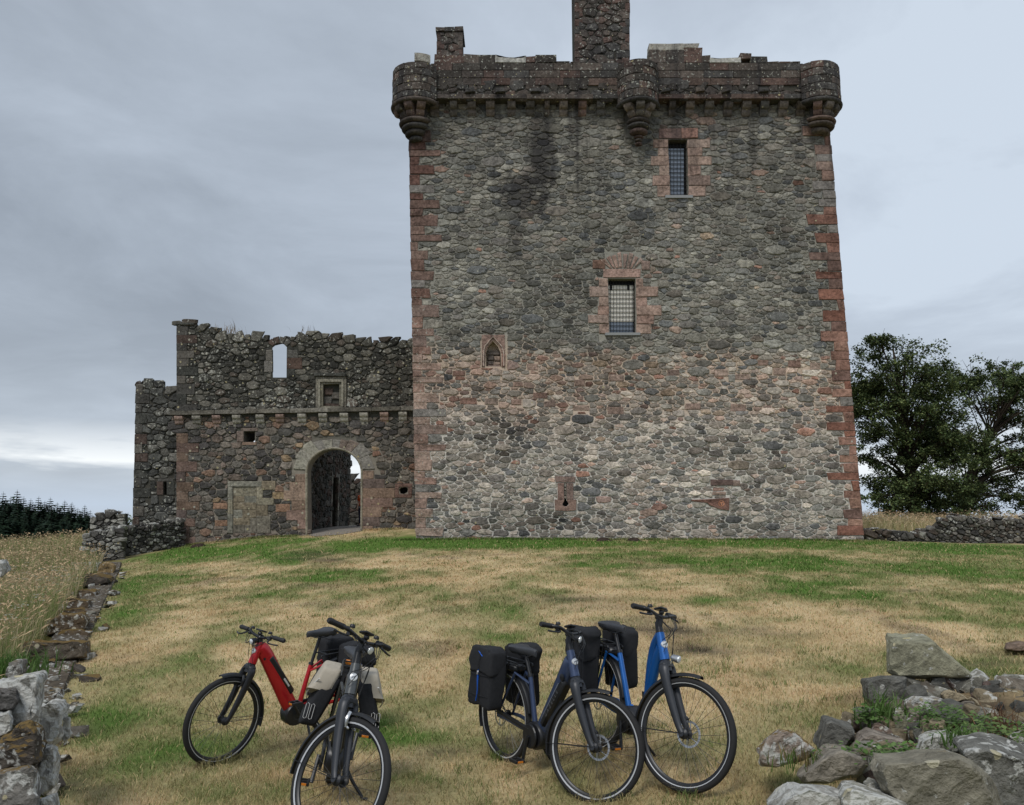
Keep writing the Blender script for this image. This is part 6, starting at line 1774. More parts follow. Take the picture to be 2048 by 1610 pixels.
def fender(parent, c, a0, a1, st, stay, mat='black_metal'):
    """Mudguard arc over the wheel; angles in degrees, 0 = forward, 90 = up."""
    A = np.radians(np.linspace(a0, a1, 26)); R = RW + .020
    V, F = [], []
    sec = [(-.030, -.016), (-.026, -.002), (-.012, .006), (.012, .006), (.026, -.002), (.030, -.016), (.026, -.005), (.012, .002), (-.012, .002), (-.026, -.005)]
    m = len(sec)
    for a in A:
        for y, h in sec: V.append(np.array(c) + [(R + h) * math.cos(a), y, (R + h) * math.sin(a)])
    for i in range(len(A) - 1):
        for k in range(m): F.append((i * m + k, i * m + (k + 1) % m, (i + 1) * m + (k + 1) % m, (i + 1) * m + k))
    F += [tuple(range(m)), tuple(range(len(V) - 1, len(V) - 1 - m, -1))]
    mb = MB().add(V, F)
    if st: mb.xf(st)
    o = mb.obj('mudguard', mat, parent)
    s = MB()
    for y in (-.034, .034):
        e = np.array(c) + [R * math.cos(math.radians(stay)), y * .9, R * math.sin(math.radians(stay))]
        s.tube([np.array(c) + [0, y * 1.5, .0], e], .0026, 5)
    if st: s.xf(st)
    s.obj('mudguard_stay', 'black_metal', o)
    return o

def letters(text, parent, mat, size, M):
    cu = bpy.data.curves.new('lettering', 'FONT'); cu.body = text; cu.size = size; cu.extrude = .0006; cu.align_x = 'CENTER'; cu.align_y = 'CENTER'; cu.space_character = 1.9
    tmp = bpy.data.objects.new('lettering_tmp', cu); COL.objects.link(tmp)
    bpy.context.view_layer.update()
    me = bpy.data.meshes.new_from_object(tmp.evaluated_get(bpy.context.evaluated_depsgraph_get()))
    bpy.data.objects.remove(tmp); me.materials.clear(); me.materials.append(MATS[mat]); me.transform(M)
    return link('lettering', me, parent)

def badge(parent, c, fwd):
    """Round white head badge with a leaping antelope."""
    fwd = np.asarray(fwd); b = MB().lathe(c, fwd, [(.0235, -.012), (.0235, .0015), (.021, .003), (.002, .0035)], 24).obj('head_badge', 'badge_white', parent)
    up = np.cross(fwd, [0, 1.0, 0]); up = -up if up[2] < 0 else up; sd = np.array([0, 1.0, 0])
    O = np.asarray(c) + fwd * .0042
    shape = [(-.016, -.004), (-.010, .001), (-.002, .003), (.006, .006), (.010, .012), (.012, .011), (.011, .006), (.015, .003), (.010, .001), (.007, -.002), (.010, -.009), (.008, -.009), (.004, -.003), (-.003, -.003), (-.012, -.011), (-.010, -.005)]
    V = [O + sd * x + up * y for x, y in shape] + [O - fwd * .002 + sd * x + up * y for x, y in shape]; n = len(shape)
    MB().add(V, [tuple(range(n))] + [(i, (i + 1) % n, n + (i + 1) % n, n + i) for i in range(n)]).obj('antelope_emblem', 'badge_dark', b, False)

def soft_bag(sx, sy, sz, n=14, e=.42, seed=0, sag=.012, top_in=.0, crease=.0):
    """Superellipsoid soft box with creases."""
    V, F = [], []
    rows = 22
    rng = np.random.default_rng(seed); o = rng.uniform(0, 50)
    f = lambda w, m: math.copysign(abs(w) ** m, w)
    m = 40
    for i in range(rows + 1):
        ph = -math.pi / 2 + math.pi * i / rows
        for k in range(m):
            th = 2 * math.pi * k / m
            x, y, z = f(math.cos(ph), e * .7) * f(math.cos(th), e), f(math.cos(ph), e * .7) * f(math.sin(th), e), f(math.sin(ph), e * .7)
            w = 1 - top_in * max(0, z); V.append((x * sx / 2 * w, y * sy / 2 * w, z * sz / 2))
    V = np.array(V)
    nz = fbm(V[:, 0] * 9 + o + V[:, 1] * 7, V[:, 2] * 11 + o, seed, 3) - .5
    nr = V / (np.linalg.norm(V, axis=1, keepdims=True) + 1e-9); cr = np.abs(fbm(V[:, 0] * 6 + V[:, 2] * 9 + o, V[:, 2] * 5 - V[:, 0] * 8 + V[:, 1] * 6, seed + 3, 3) - .5); V = V + nr * (nz * sag * 2.4 - np.clip(.10 - cr, 0, .1) * crease)[:, None]
    for i in range(rows):
        for k in range(m): F.append((i * m + k, i * m + (k + 1) % m, (i + 1) * m + (k + 1) % m, (i + 1) * m + k))
    return V, F

def saddle(parent, x, z, tail_w=.17):
    V, F = [], []
    prof = [(-.135, .060, -.002), (-.125, tail_w / 2, .006), (-.08, tail_w / 2, .008), (-.03, .060, .004), (.03, .034, .000), (.09, .022, -.001), (.13, .018, -.004), (.142, .008, -.010)]
    m = 12
    for px, hw, dz in prof:
        for k in range(m):
            th = 2 * math.pi * k / m; c, s = math.cos(th), math.sin(th)
            V.append((x + px, hw * math.copysign(abs(c) ** .7, c), z + dz + (.016 if s > 0 else .052) * s * (1 if s > 0 else (.6 + .4 * min(1, hw / .06)))))
    for i in range(len(prof) - 1):
        for k in range(m): F.append((i * m + k, i * m + (k + 1) % m, (i + 1) * m + (k + 1) % m, (i + 1) * m + k))
    F += [tuple(range(m - 1, -1, -1)), tuple(range((len(prof) - 1) * m, len(prof) * m))]
    s = MB().add(V, F).obj('saddle', 'saddle_leather', parent)
    r = MB()
    for y in (-.022, .022): r.curve([(x + .11, y * .4, z - .03), (x + .05, y, z - .05), (x - .05, y, z - .05), (x - .10, y * 1.6, z - .03)], .004, 6)
    r.obj('saddle_rails', 'black_metal', s)

def bike(label, loc, hd, lean, steer, WB, bars, sad, frame_mat, style, cranks=1.2, text=None, disc=True, stripe=False):
    root = empty('bicycle', loc); root.rotation_mode = 'XYZ'
    root.rotation_euler = (Matrix.Rotation(hd, 3, 'Z') @ Matrix.Rotation(-lean, 3, 'X')).to_euler()
    tag(root, label, 'bicycle', 'electric bicycles parked on the lawn')
    barh, barback, barw = bars; sadx, sadh = sad
    fh = np.array([WB / 2, 0, RW]); rh = np.array([-WB / 2, 0, RW]); A = fh - FW * .05
    Rm = np.array(Matrix.Rotation(steer, 3, Vector(AX)))
    st = lambda v: A + Rm @ (np.asarray(v) - A)
    P = lambda s, f=0.0, y=0.0: A + AX * s + FW * f + np.array([0, y, 0])
    BB = np.array([-.09, 0, .295])
    # wheels, guards
    wheel(root, fh, st, disc, stripe); wheel(root, rh, None, disc, stripe, -1)
    fender(root, fh, 80, 198, st, 186); fender(root, rh, 12, 205, None, 170)
    # fork
    f = MB()
    for y in (-.052, .052):
        f.curve([P(.44, .004, y * .55), P(.40, .006, y), P(.22, .016, y), P(.06, .036, y), fh + [0, y * 1.06, .004]], [.026, .025, .021, .016, .013], 10, 5, 1.4)
        f.lathe(fh + [0, y * 1.06 - .008, 0], (0, 1, 0), [(.017, 0), (.017, .016)], 12)
    f.rbox(P(.44, .004), (.070, .125, .062), (0, -math.radians(21.5), 0), .35); f.tube([P(.40, .004), P(.475)], [.034, .033], 14)
    fk = f.xf(st).obj('fork', 'dark_metal' if style != 'red' else 'black_metal', root)
    c = MB()
    for s in (.445, .458, .471): c.lathe(P(s), AX, [(.031, 0), (.034, .004), (.031, .009)], 18)
    c.xf(st).obj('headset_rings', 'black_metal', fk)
    if disc: MB().rbox(fh + [-.045, .055, .075], (.035, .03, .06), (0, .5, 0), .25).xf(st).obj('brake_caliper', 'black_metal', fk)
    else:
        rb_ = MB()
        for y in (-.045, .045): rb_.curve([P(.37, .05, y * .6), P(.33, .05, y), P(.285, .045, y * .8)], [.012, .013, .009], 8); rb_.rbox(P(.29, .045, y * .7), (.05, .014, .014), (0, .2, 0), .3)
        rb_.xf(st).obj('rim_brake', 'silver' if style == 'grey' else 'black_metal', fk)
    # head tube, stem
    fr = MB()
    fr.tube([P(.478), P(.56), P(.66)], [.036, .034, .030], 16)
    top = P(.66)
    if style == 'red':
        d0, d1 = P(.615, -.035), BB + [.055, 0, .085]
        fr.curve([P(.60, -.005), d0 + [-.02, 0, -.03], (d0 + d1) / 2 + [-.008, 0, -.004], d1 + [.0, 0, 0], BB + [.0, 0, .05]], [.034, .040, .043, .043, .036], 14, 6, [1.2] * 2 + [1.6] * 40)
        fr.curve([BB + [.05, 0, .085], BB + [-.02, 0, .055], BB + [-.06, 0, .075]], [.034, .036, .026], 12, 5)
    elif style == 'blue':
        q = [P(.56, -.02), P(.50, -.10), np.array([.16, 0, .58]), np.array([.085, 0, .40]), np.array([.02, 0, .335]), np.array([-.06, 0, .335]), np.array([-.12, 0, .38])]
        fr.curve(q, [.032, .032, .030, .029, .029, .028, .021], 14, 6, 1.35)
        fr.curve([P(.655, -.015), P(.60, -.10), np.array([.155, 0, .72]), np.array([.115, 0, .50]), np.array([.07, 0, .40])], [.022, .026, .028, .026, .02], 12, 6, 1.3)
    else:
        d0, d1 = P(.58, -.02), BB + [.05, 0, .06]
        fr.curve([P(.60, -.01), d0 + [-.02, 0, -.02], (d0 + d1) / 2, d1], [.034, .040, .040, .040], 14, 6, 1.5)
        fr.curve([BB + [.05, 0, .06], BB + [-.02, 0, .05], BB + [-.06, 0, .075]], [.036, .034, .024], 12, 5)
    s0, s1 = BB + [-.045, 0, .05], np.array([sadx + .075, 0, .70 if style != 'blue' else .74])
    fr.tube([s0, s1], [.022, .019], 12)
    fr.lathe(BB + [0, -.045, 0], (0, 1, 0), [(.028, 0), (.028, .09)], 16)
    for y in (-1, 1):
        fr.curve([BB + [-.06, y * .03, .02], BB + [-.16, y * .06, .035], rh + [.12, y * .072, .0], rh + [0, y * .072, 0]], [.015, .014, .012, .010], 8, 5, 1.3)
        fr.tube([s0 + (s1 - s0) * .84 + [0, y * .014, 0], s0 + (s1 - s0) * .84 * .72 + (rh + [0, 0, .01]) * .28 + (s0 * (1 - .84) * .72) + [0, y * .05, 0], rh + [0, y * .072, .01]], [.012, .011, .010], 8)
    fo = fr.obj('frame', frame_mat, root)
    badge(fo, P(.575, .0345), FW)
    # battery / motor
    if style == 'red':
        d0, d1 = P(.54, -.085), BB + [.075, 0, .145]; nrm = np.array([-(d1 - d0)[2], 0, (d1 - d0)[0]]); nrm /= np.linalg.norm(nrm); nrm = nrm if nrm[2] > 0 else -nrm
        L = np.linalg.norm(d1 - d0); ang = math.atan2(-(d1 - d0)[2], (d1 - d0)[0])
        MB().rbox((d0 + d1) / 2 + nrm * .044, (L * .92, .091, .060), (0, ang, 0), .25).obj('battery', 'black_metal', root)
        MB().rbox((d0 * .30 + d1 * .70) + nrm * .040, (.09, .004, .016), (0, ang, 0), .2).xf(lambda v: v + np.array([0, .046, .010])).obj('battery_label', 'badge_white', root)
        MB().lathe(P(.54, -.075, .040), (0, 1, 0), [(.011, 0), (.011, .004), (.006, .005)], 14).obj('battery_lock', 'black_metal', root)
    elif style == 'navy' or style == 'grey':
        d0, d1 = P(.55, -.025), BB + [.055, 0, .09]; L = np.linalg.norm(d1 - d0); ang = math.atan2(-(d1 - d0)[2], (d1 - d0)[0]); u = (d1 - d0) / L
        nrm = np.array([u[2], 0, -u[0]]); nrm = nrm if nrm[0] > 0 else -nrm
        c0 = d0 + u * L * .58
        MB().rbox(c0 + nrm * .022, (L * .80, .094, .062), (0, ang, 0), .3).obj('battery', 'black_metal', root)
        for s in (-1, 1): MB().rbox(c0 + nrm * .000 + [0, s * .0462, 0], (L * .62, .003, .004), (0, ang, 0), .2).obj('battery_trim', 'line_silver', root)
        MB().lathe(d0 + u * .085 + [0, -.044, 0] + nrm * .008, (0, -1, 0), [(.024, 0), (.024, .006), (.018, .008)], 18).obj('battery_lock', 'black_metal', root)
        if text:
            for s in (-1, 1):
                xv, yv = (Vector(-u), Vector((0, 0, 0))) if s < 0 else (Vector(-u), None)
                z_ = Vector((0, s, 0)); x_ = Vector(-u) if s < 0 else Vector(u); y_ = z_.cross(x_)
                o_ = Vector(c0 + nrm * .026 + np.array([0, s * .0474, 0]))
                M4 = Matrix(((x_[0], y_[0], z_[0], o_[0]), (x_[1], y_[1], z_[1], o_[1]), (x_[2], y_[2], z_[2], o_[2]), (0, 0, 0, 1)))
                letters(text, root, 'letter_grey', .036, M4)
    MB().lathe(BB + [.0, -.062, 0], (0, 1, 0), [(.05, 0), (.088, .006), (.098, .02), (.098, .104), (.088, .118), (.05, .124)], 28).xf(lambda v: np.array([BB[0] + (v[0] - BB[0]) * 1.12, v[1], v[2]])).obj('motor', 'black_metal', root)
    MB().ring(BB + [0, .0635, 0], (0, 1, 0), [(.040, 0), (.044, .002), (.036, .002)], 24).obj('motor_trim', 'dark_metal', root)
    # transmission
    gmid = (BB + rh) / 2 + [0, -.082, .040]; gl_ = np.linalg.norm(rh - BB); ga = math.atan2(-(rh - BB)[2], (rh - BB)[0]) + math.pi
    MB().lathe(BB + [0, -.068, 0], (0, -1, 0), [(.050, 0), (.082, .004), (.086, .014), (.080, .022), (.030, .024)], 26).rbox(gmid, (gl_ * .98, .022, .034), (0, -math.atan2((BB - rh)[2], (BB - rh)[0]), 0), .3).obj('chain_guard', 'black_metal', root, False)
    for s, a in ((-1, cranks), (1, cranks + math.pi)):
        e = BB + [.17 * math.cos(a), s * .115, .17 * math.sin(a)]
        cr = MB().curve([BB + [0, s * .10, 0], BB + [.08 * math.cos(a), s * .108, .08 * math.sin(a)], e], [.016, .012, .013], 8).obj('crank', 'black_metal', root)
        pd = MB()
        for dy in (.018, .085): pd.rbox(e + [0, s * dy, 0], (.095, .012, .024), None, .2)
        for dx in (-.042, 0, .042): pd.rbox(e + [dx, s * .052, 0], (.012, .07, .018), None, .2)
        po = pd.obj('pedal', 'black_metal', root, False)
        for dx in (-.0495, .0495): MB().rbox(e + [dx, s * .052, 0], (.004, .045, .014), None, .2).obj('pedal_reflector', 'amber', po)
    # seat post, saddle
    MB().tube([s1 - [0, 0, .01], np.array([sadx, 0, sadh - .045])], .0145, 12).obj('seat_post', 'black_metal', root)
    MB().lathe(s1 - AX * .012, AX, [(.023, 0), (.023, .022)], 14).obj('seat_clamp', 'black_metal', root)
    saddle(root, sadx, sadh)
    # kickstand on the rider's left
    gl = lambda v: v
    h = .0
    foot = np.array([-.16, .235, .235 * math.tan(lean) + .005])
    MB().curve([BB + [-.10, .05, -.02], (BB + foot) / 2 + [-.05, .02, -.02], foot], [.013, .011, .010], 8).rbox(foot + [0, .01, 0], (.03, .05, .014), None, .3).obj('kickstand', 'black_metal', root)
    # rack
    zr = .775
    rk = MB()
    for y in (-.062, .062):
        rk.curve([(s1[0] - .06, y, zr - .02), (s1[0] - .12, y, zr), (rh[0] - .22, y, zr), (rh[0] - .27, y * .8, zr + .01)], .007, 8)
        rk.tube([(rh[0] - .10, y, zr), (rh[0], y * 1.25, RW + .04)], .006, 7); rk.tube([(rh[0] + .12, y, zr), (rh[0] + .01, y * 1.25, RW + .04)], .006, 7)
    for x in (s1[0] - .12, rh[0] - .05, rh[0] - .26): rk.tube([(x, -.06, zr), (x, .06, zr)], .006, 6)
    rk.obj('rack', 'black_metal', root)
    if style in ('navy', 'blue'): MB().rbox((rh[0] + .03, 0, zr - .045), (.34, .11, .06), None, .3).obj('rack_box', 'black_metal', root)
    MB().rbox((rh[0] - .29, 0, zr - .01), (.02, .09, .035), None, .3).obj('rear_light', 'amber', root)
    # bars (turn with the fork)
    bc = P(barh)
    sm = MB().tube([P(.655), P(barh - .03)], [.027, .022], 14).curve([P(barh - .06), P(barh - .02, .015), P(barh, .02)], [.026, .024, .022], 12).rbox(P(barh, .018), (.055, .05, .045), None, .3).xf(st).obj('stem', 'black_metal', root)
    c0 = P(barh, .03)
    hb = MB().curve([c0 + [-.05 - barback, barw - .10, .028], c0 + [-.012, .18, .028], c0 + [.0, .10, .012], c0 + [0, .03, 0], c0 + [0, -.03, 0], c0 + [.0, -.10, .012], c0 + [-.012, -.18, .028], c0 + [-.05 - barback, -barw + .10, .028]], .0125, 10).xf(st).obj('handlebar', 'black_metal', root)
    for s in (-1, 1):
        g0 = c0 + [-.035 - barback * .8, s * (barw - .135), .028]; g1 = c0 + [-.055 - barback * 1.15, s * barw, .026]
        d_ = (g1 - g0) / np.linalg.norm(g1 - g0)
        MB().tube([g0, g0 + d_ * .01, (g0 + g1) / 2, g1 - d_ * .012, g1], [.0165, .0185, .0172, .0195, .015], 14).xf(st).obj('grip', 'grip_rubber', hb)
        lv = MB().rbox(g0 - d_ * .025, (.030, .030, .030), (0, .3, 0), .3).curve([g0 - d_ * .02 + [.02, 0, -.012], g0 + [.065, s * .01, -.030], g0 + d_ * .06 + [.062, 0, -.036], g0 + d_ * .11 + [.045, 0, -.036]], [.008, .007, .006, .007], 7)
        lv.rbox(g0 - d_ * .045 + [.01, 0, -.02], (.04, .026, .022), (0, -.3, 0), .3).xf(st).obj('brake_lever', 'black_metal', hb)
        MB().lathe(g0 - d_ * .058 + [-.004, 0, .016], (-.25, 0, 1), [(.017, 0), (.019, .008), (.014, .020), (.004, .023)], 14).xf(st).obj('control_pod', 'black_metal', hb)
    MB().rbox(c0 + [-.012, 0, .052], (.062, .088, .014), (0, -.35, 0), .3).rbox(c0 + [.0, 0, .03], (.03, .04, .03), None, .3).xf(st).obj('display', 'black_metal', hb)
    # lamp
    lc = P(.475, .085) if style == 'blue' else c0 + np.array([.055, 0, -.022])
    lo = MB().lathe(lc - np.array([.035, 0, 0]), (1, 0, -.12), [(.010, 0), (.022, .012), (.026, .05), (.026, .060)], 18).tube([lc - [.02, 0, .0], (P(.44, .03) if style == 'blue' else c0)], .006, 6).xf(st).obj('headlight', 'black_metal' if style != 'blue' else 'silver', root)
    MB().lathe(lc + np.array([.0235, 0, -.007]), (1, 0, -.12), [(.0235, 0), (.0225, .004), (.014, .008), (.002, .009)], 18).xf(st).obj('lamp_lens', 'lens', lo)
    # cables
    for i, (y0, y1, s) in enumerate(((.14, .02, .60), (-.14, -.02, .60), (.11, -.025, .52), (-.11, .03, .48), (.16, .03, .44))):
        cb = MB().curve([st(c0 + [.015, y0, .01]), st(c0 + [.085, y0 * .55, -.05]), st(P(.64, .09, y1 * .8)), P(s, .045, y1) if s > .5 else st(P(s, .03, y1 * 1.4))], .0026, 5, 6)
        cb.obj('cable', 'black_metal', hb)
    bpy.context.view_layer.update()
    return root

def pannier(b, side, kind, WB, lab, seed):
    """Bag hanging on the rack: a thing of its own, placed in the bike's frame."""
    Mw = Matrix.Translation(b.location) @ b.rotation_euler.to_matrix().to_4x4()
    root = empty('pannier_bag', (0, 0, 0)); 
    c = Vector((-WB / 2 - .03, side * .165, .64 if kind != 'beige' else .55)); root.matrix_world = Mw @ Matrix.Translation(c) @ Matrix.Rotation(side * math.radians(4), 4, 'X')
    tag(root, lab, 'bag', 'panniers on the bicycles')
    if kind == 'beige':
        V, F = soft_bag(.36, .13, .36, e=.30, seed=seed, top_in=.12, crease=.08); V[:, 1] += side * .05 * np.clip(-V[:, 2] / .18, -1, 1)
        body = MB().add(V, F).obj('bag_body', 'fabric_black', root)
        V, F = soft_bag(.37, .15, .26, e=.30, seed=seed + 1, top_in=.1, crease=.08); V[:, 1] += side * .035 * np.clip(-V[:, 2] / .13, -1, 1); V[:, 2] += .10; V[:, 1] += side * .012; V[:, 0] -= .02
        # the pale flap covers the upper outer side, cut off obliquely towards the front
        V[:, 2] = np.maximum(V[:, 2], .02 + .30 * (V[:, 0] + .02)); fl = MB().add(V, F).obj('flap', 'fabric_beige', root)
        MB().curve([(-.19, side * .10, -.06), (-.05, side * .105, .0), (.10, side * .085, .08), (.18, side * .05, .15)], .005, 6).obj('piping', 'piping_white', fl)
        for dx in (.115, .155):
            y = lambda z: side * (.062 - .04 * z / .18)
            pts = [(.183, 0, 0)]
            rr = MB()
            loop = [(-.011, -.045), (-.011, .045), (0, .052), (.011, .045), (.011, -.045), (0, -.052), (-.011, -.045)]
            rr.tube([(.185 - .01 * abs(yy) , side * (.02 + (dx - .115) * 0.9) + yy * side + side * .02, zz - .07) for yy, zz in loop], .0022, 5).obj('reflective_loop', 'piping_white', body)
    else:
        V, F = soft_bag(.32, .15, .44, e=.26, seed=seed, sag=.020, crease=.10); body = MB().add(V, F).obj('bag_body', 'fabric_black', root)
        V, F = soft_bag(.335, .172, .21, e=.34, seed=seed + 5, sag=.026, crease=.14); V[:, 2] += .145; V[:, 1] += side * .010
        V[:, 2] += -.03 * (V[:, 0] / .16) ** 2
        fl = MB().add(V, F).obj('roll_top', 'fabric_black_soft', root)
        yo = side * .094
        MB().curve([(.02, side * .05, .235), (.02, side * .094, .17), (.02, side * .105, .06), (.02, side * .086, -.05), (.03, side * .082, -.17)], .004, 6).xf(lambda v: np.array([v[0] * 1.0, v[1], v[2]])).obj('strap', 'fabric_black', root)
        MB().rbox((.02, side * .104, .035), (.020, .008, .030), None, .25).obj('buckle', 'silver', root)
        st_ = MB().curve([(-.02 + .04, side * .102, .06), (.02, side * .096, -.02), (.012, side * .083, -.10), (-.005, side * .080, -.18)], [.007, .009, .008, .005], 6, 4, .35)
        st_.obj('blue_strap', 'strap_blue', root)
        MB().curve([(-.10, side * .06, .225), (-.03, side * .085, .20), (.05, side * .092, .16)], [.005, .008, .005], 6, 4, .5).obj('blue_pull', 'strap_blue', root)
    sm_ = MB()
    for z in (-.13, .02): sm_.curve([(-.155, side * .078, z), (-.05, side * .084, z - .004), (.06, side * .084, z), (.155, side * .078, z)], .0022, 5)
    if kind != 'beige': sm_.obj('seam', 'fabric_black_soft', body)
    return root

BK = dict(
 red=(-1.9937, 7.3662, 3.9679, .075, .0776, 1.1555, (.695, -.03, .318), (-.307, .976)),
 grey=(-1.1841, 5.413, -1.3876, .1848, .845, 1.0988, (.795, .0, .318), (-.329, .92)),
 navy=(.2361, 6.2028, -.9966, .045, .4973, 1.1105, (.772, .03, .309), (-.299, .885)),
 blue=(.8879, 5.9895, -1.2019, .04, .5393, 1.113, (.765, .0, .301), (-.376, .92)))
ZB = dict(red=-.3142 + .2, grey=-.1449 + .2, navy=-.2107 + .2, blue=-.0529 + .2)
def put(n, **k):
    X, Y, hd, lean, steer, WB, bars, sad = BK[n]
    return bike(loc=(X, Y, ZB[n]), hd=hd, lean=lean, steer=steer, WB=WB, bars=bars, sad=sad, style=n, frame_mat='paint_' + n, **k), WB
b1, w1 = put('red', label='bright red electric bicycle with a black battery, leftmost of the four', disc=False, cranks=-2.2)
b2, w2 = put('grey', label='dark grey electric bicycle facing the camera with its front wheel turned', disc=False, stripe=True, cranks=-1.0)
b3, w3 = put('navy', label='dark navy bicycle with a lettered black battery on the down tube', text='GAZELLE', cranks=-1.75, stripe=True)
b4, w4 = put('blue', label='bright blue low step bicycle, rightmost of the four', cranks=-1.3)
pannier(b1, 1, 'black', w1, 'black pannier on the near side of the red bicycle', 21)
pannier(b1, -1, 'black', w1, 'black pannier on the far side of the red bicycle', 22)
pannier(b2, 1, 'beige', w2, 'beige and black pannier right of the grey bicycle frame', 23)
pannier(b2, -1, 'beige', w2, 'beige and black pannier left of the grey bicycle frame', 24)
pannier(b3, -1, 'black', w3, 'large black pannier with blue strap on the left of the navy bicycle', 25)
pannier(b3, 1, 'black', w3, 'black pannier on the far side of the navy bicycle behind its saddle', 26)
pannier(b4, -1, 'black', w4, 'black pannier with blue pull tab between the navy and the blue bicycle', 27)
pannier(b4, 1, 'black', w4, 'black pannier on the right of the blue bicycle seat tube', 28)

# ------------------------------------------------------------------ visitor in the courtyard
plain('skin', (0.48, 0.30, 0.22), .6, noise=.08); plain('hair_brown', (0.06, 0.04, 0.03), .8, noise=.3, nscale=80, bump=.4)
plain('shirt_orange', (0.55, 0.085, 0.015), .85, noise=.15, nscale=25, bump=.2); plain('trousers_navy', (0.015, 0.020, 0.055), .9, noise=.2, nscale=30, bump=.2); plain('shoe', (0.03, 0.03, 0.035), .7, noise=.2); plain('stripe_pale', (.5, .5, .52), .8)
def skin_obj(name, verts, edges, radii, mat, parent, sub=2, root=0):
    me = bpy.data.meshes.new(name); me.from_pydata(verts, edges, []); me.materials.append(MATS[mat])
    o = link(name, me, parent)
    md = o.modifiers.new('skin', 'SKIN'); md.use_smooth_shade = True
    if not me.skin_vertices: me.skin_vertices.new()
    for i, r in enumerate(radii):
        me.skin_vertices[0].data[i].radius = r if isinstance(r, tuple) else (r, r)
    me.skin_vertices[0].data[root].use_root = True
    s = o.modifiers.new('sub', 'SUBSURF'); s.levels = sub; s.render_levels = sub
    bpy.context.view_layer.update()
    me2 = bpy.data.meshes.new_from_object(o.evaluated_get(bpy.context.evaluated_depsgraph_get())); o.modifiers.clear(); o.data = me2
    if not me2.materials: me2.materials.append(MATS[mat])
    return o
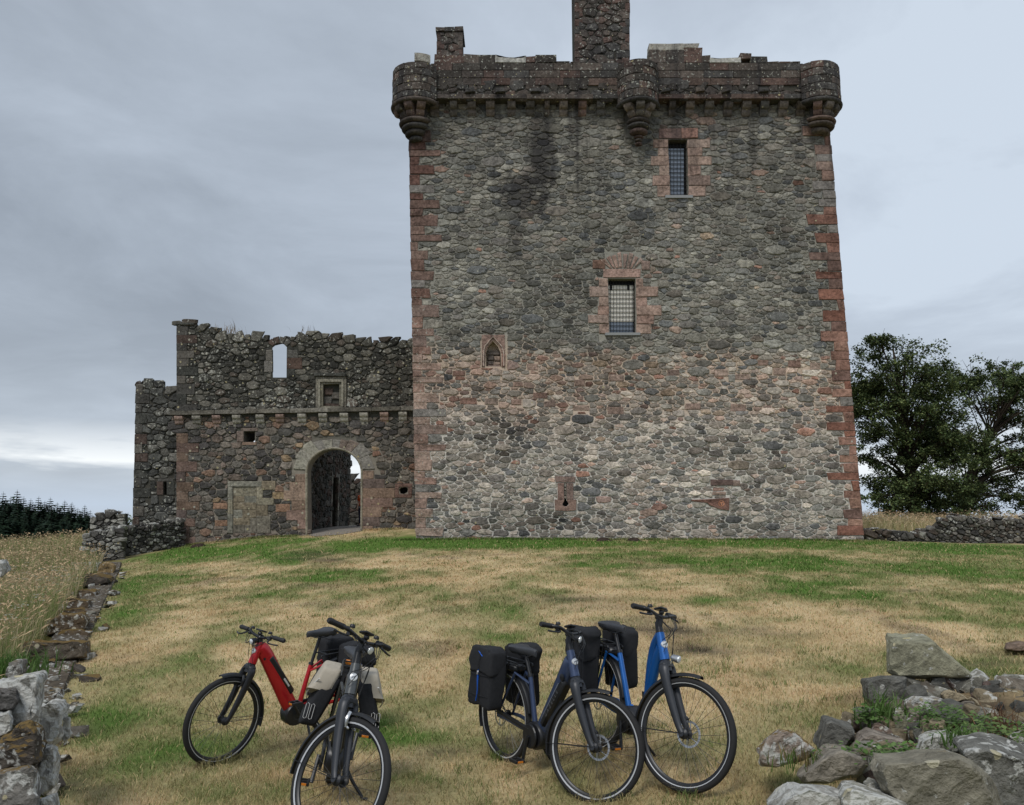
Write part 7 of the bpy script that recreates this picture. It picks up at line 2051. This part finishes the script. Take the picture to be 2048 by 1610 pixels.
def person(px, py, Y, label):
    x, _, _ = at(px, py, Y); z = gz1(x, Y) + .02
    root = empty('person', (x, Y, z)); tag(root, label, 'person')
    root.rotation_euler = (0, 0, math.radians(150))
    V, E, R = [], [], []
    def chain(pts, start=None):
        k = start
        for p, r in pts:
            V.append(p); R.append(r); j = len(V) - 1
            if k is not None: E.append((k, j))
            k = j
        return k
    pel = chain([((0, 0, .94), (.135, .095))])
    ch = chain([((0, .0, 1.08), (.125, .085)), ((0, .005, 1.24), (.145, .10)), ((0, 0, 1.38), (.13, .085))], pel); neck = chain([((0, .005, 1.47), .05), ((0, -.01, 1.54), .048)], ch)
    chain([((0, -.012, 1.60), (.066, .078)), ((0, -.012, 1.665), (.074, .090)), ((0, -.005, 1.72), (.060, .072))], neck)
    hands = []
    for s in (-1, 1):
        chain([((s * .09, 0, .86), .088), ((s * .10, .01, .66), .072), ((s * .10, .01, .48), .054), ((s * .105, -.015, .34), .056), ((s * .105, -.02, .10), .036), ((s * .11, .03, .045), (.038, .036)), ((s * .12, .13, .03), (.040, .024))], pel)
        w = chain([((s * .175, 0, 1.40), .062), ((s * .215, -.01, 1.26), .048), ((s * .235, -.03, 1.10), .039), ((s * .245, .02, .95), .033), ((s * .248, .05, .86), .024)], ch)
        hands.append((s, w))
        pm = chain([((s * .248, .06, .81), (.018, .038))], w)
        for k, (dy, L) in enumerate(((.03, .065), (.01, .078), (-.01, .072), (-.03, .055))): chain([((s * .248, .062 + dy, .775), .0095), ((s * .244, .066 + dy, .775 - L * .55), .0088), ((s * .236, .070 + dy * .9, .775 - L), .008)], pm)
        chain([((s * .235, .098, .815), .0105), ((s * .226, .112, .785), .0095)], pm)
    body = skin_obj('body', V, E, R, 'skin', root)
    def face(mat, c, s, name):
        MB().lathe(c, (0, 1, 0), [(s[0] * .3, -s[1]), (s[0], 0), (s[0] * .3, s[1])], 10).obj(name, mat, root)
    MB().curve([(0, .078, 1.675), (0, .105, 1.645), (0, .098, 1.635)], [.008, .013, .008], 8).obj('nose', 'skin', root)
    for s in (-1, 1):
        face('badge_white', (s * .030, .078, 1.668), (.011, .008), 'eye'); MB().lathe((s * .079, -.012, 1.655), (s, 0, 0), [(.010, -.01), (.024, 0), (.018, .012), (.004, .014)], 10).obj('ear', 'skin', root)
    MB().curve([(-.022, .083, 1.60), (0, .090, 1.602), (.022, .083, 1.60)], [.004, .006, .004], 6).obj('mouth', 'trousers_navy', root)
    Vh, Fh = soft_bag(.172, .205, .18, e=.9, seed=3, sag=.01); Vh[:, 2] = np.maximum(Vh[:, 2], -.045 + .09 * np.clip(Vh[:, 1] / .1, -.6, 1)); MB().add(Vh + np.array([0, -.022, 1.70]), Fh).obj('hair', 'hair_brown', root)
    V2 = [(0, 0, .92), (0, 0, 1.08), (0, .005, 1.24), (0, 0, 1.39), (0, .005, 1.46)]; E2 = [(0, 1), (1, 2), (2, 3), (3, 4)]; R2 = [(.150, .112), (.140, .100), (.158, .113), (.145, .098), (.062, .06)]
    for s in (-1, 1):
        n = len(V2); V2 += [(s * .178, 0, 1.405), (s * .218, -.01, 1.27), (s * .232, -.02, 1.17)]; E2 += [(3, n), (n, n + 1), (n + 1, n + 2)]; R2 += [.075, .064, .060]
    skin_obj('shirt', V2, E2, R2, 'shirt_orange', root, root=1)
    V3 = [(0, 0, .98), (0, 0, .90)]; E3 = [(0, 1)]; R3 = [(.150, .108), (.148, .108)]
    for s in (-1, 1):
        n = len(V3); V3 += [(s * .09, 0, .82), (s * .10, .01, .66), (s * .10, .01, .48), (s * .105, -.015, .32), (s * .105, -.02, .10)]; E3 += [(1, n), (n, n + 1), (n + 1, n + 2), (n + 2, n + 3), (n + 3, n + 4)]; R3 += [.098, .084, .068, .066, .056]
    skin_obj('trousers', V3, E3, R3, 'trousers_navy', root, root=1)
    MB().ring((0, 0, .885), (0, 0, 1), [(.165, -.018), (.168, 0), (.165, .018), (.12, .018), (.12, -.018)], 20).xf(lambda v: np.array([v[0] * 1.08, v[1] * .82, v[2]])).obj('hem_band', 'stripe_pale', root)
    for s in (-1, 1): MB().curve([(s * .11, -.05, .045), (s * .112, .03, .05), (s * .12, .12, .035), (s * .122, .17, .03)], [.034, .044, .044, .024], 10, 5, .8).obj('shoe', 'shoe', root)
    return root
person(722.6, 1053, 39.0, 'visitor in an orange top and navy trousers half hidden behind the gate jamb')
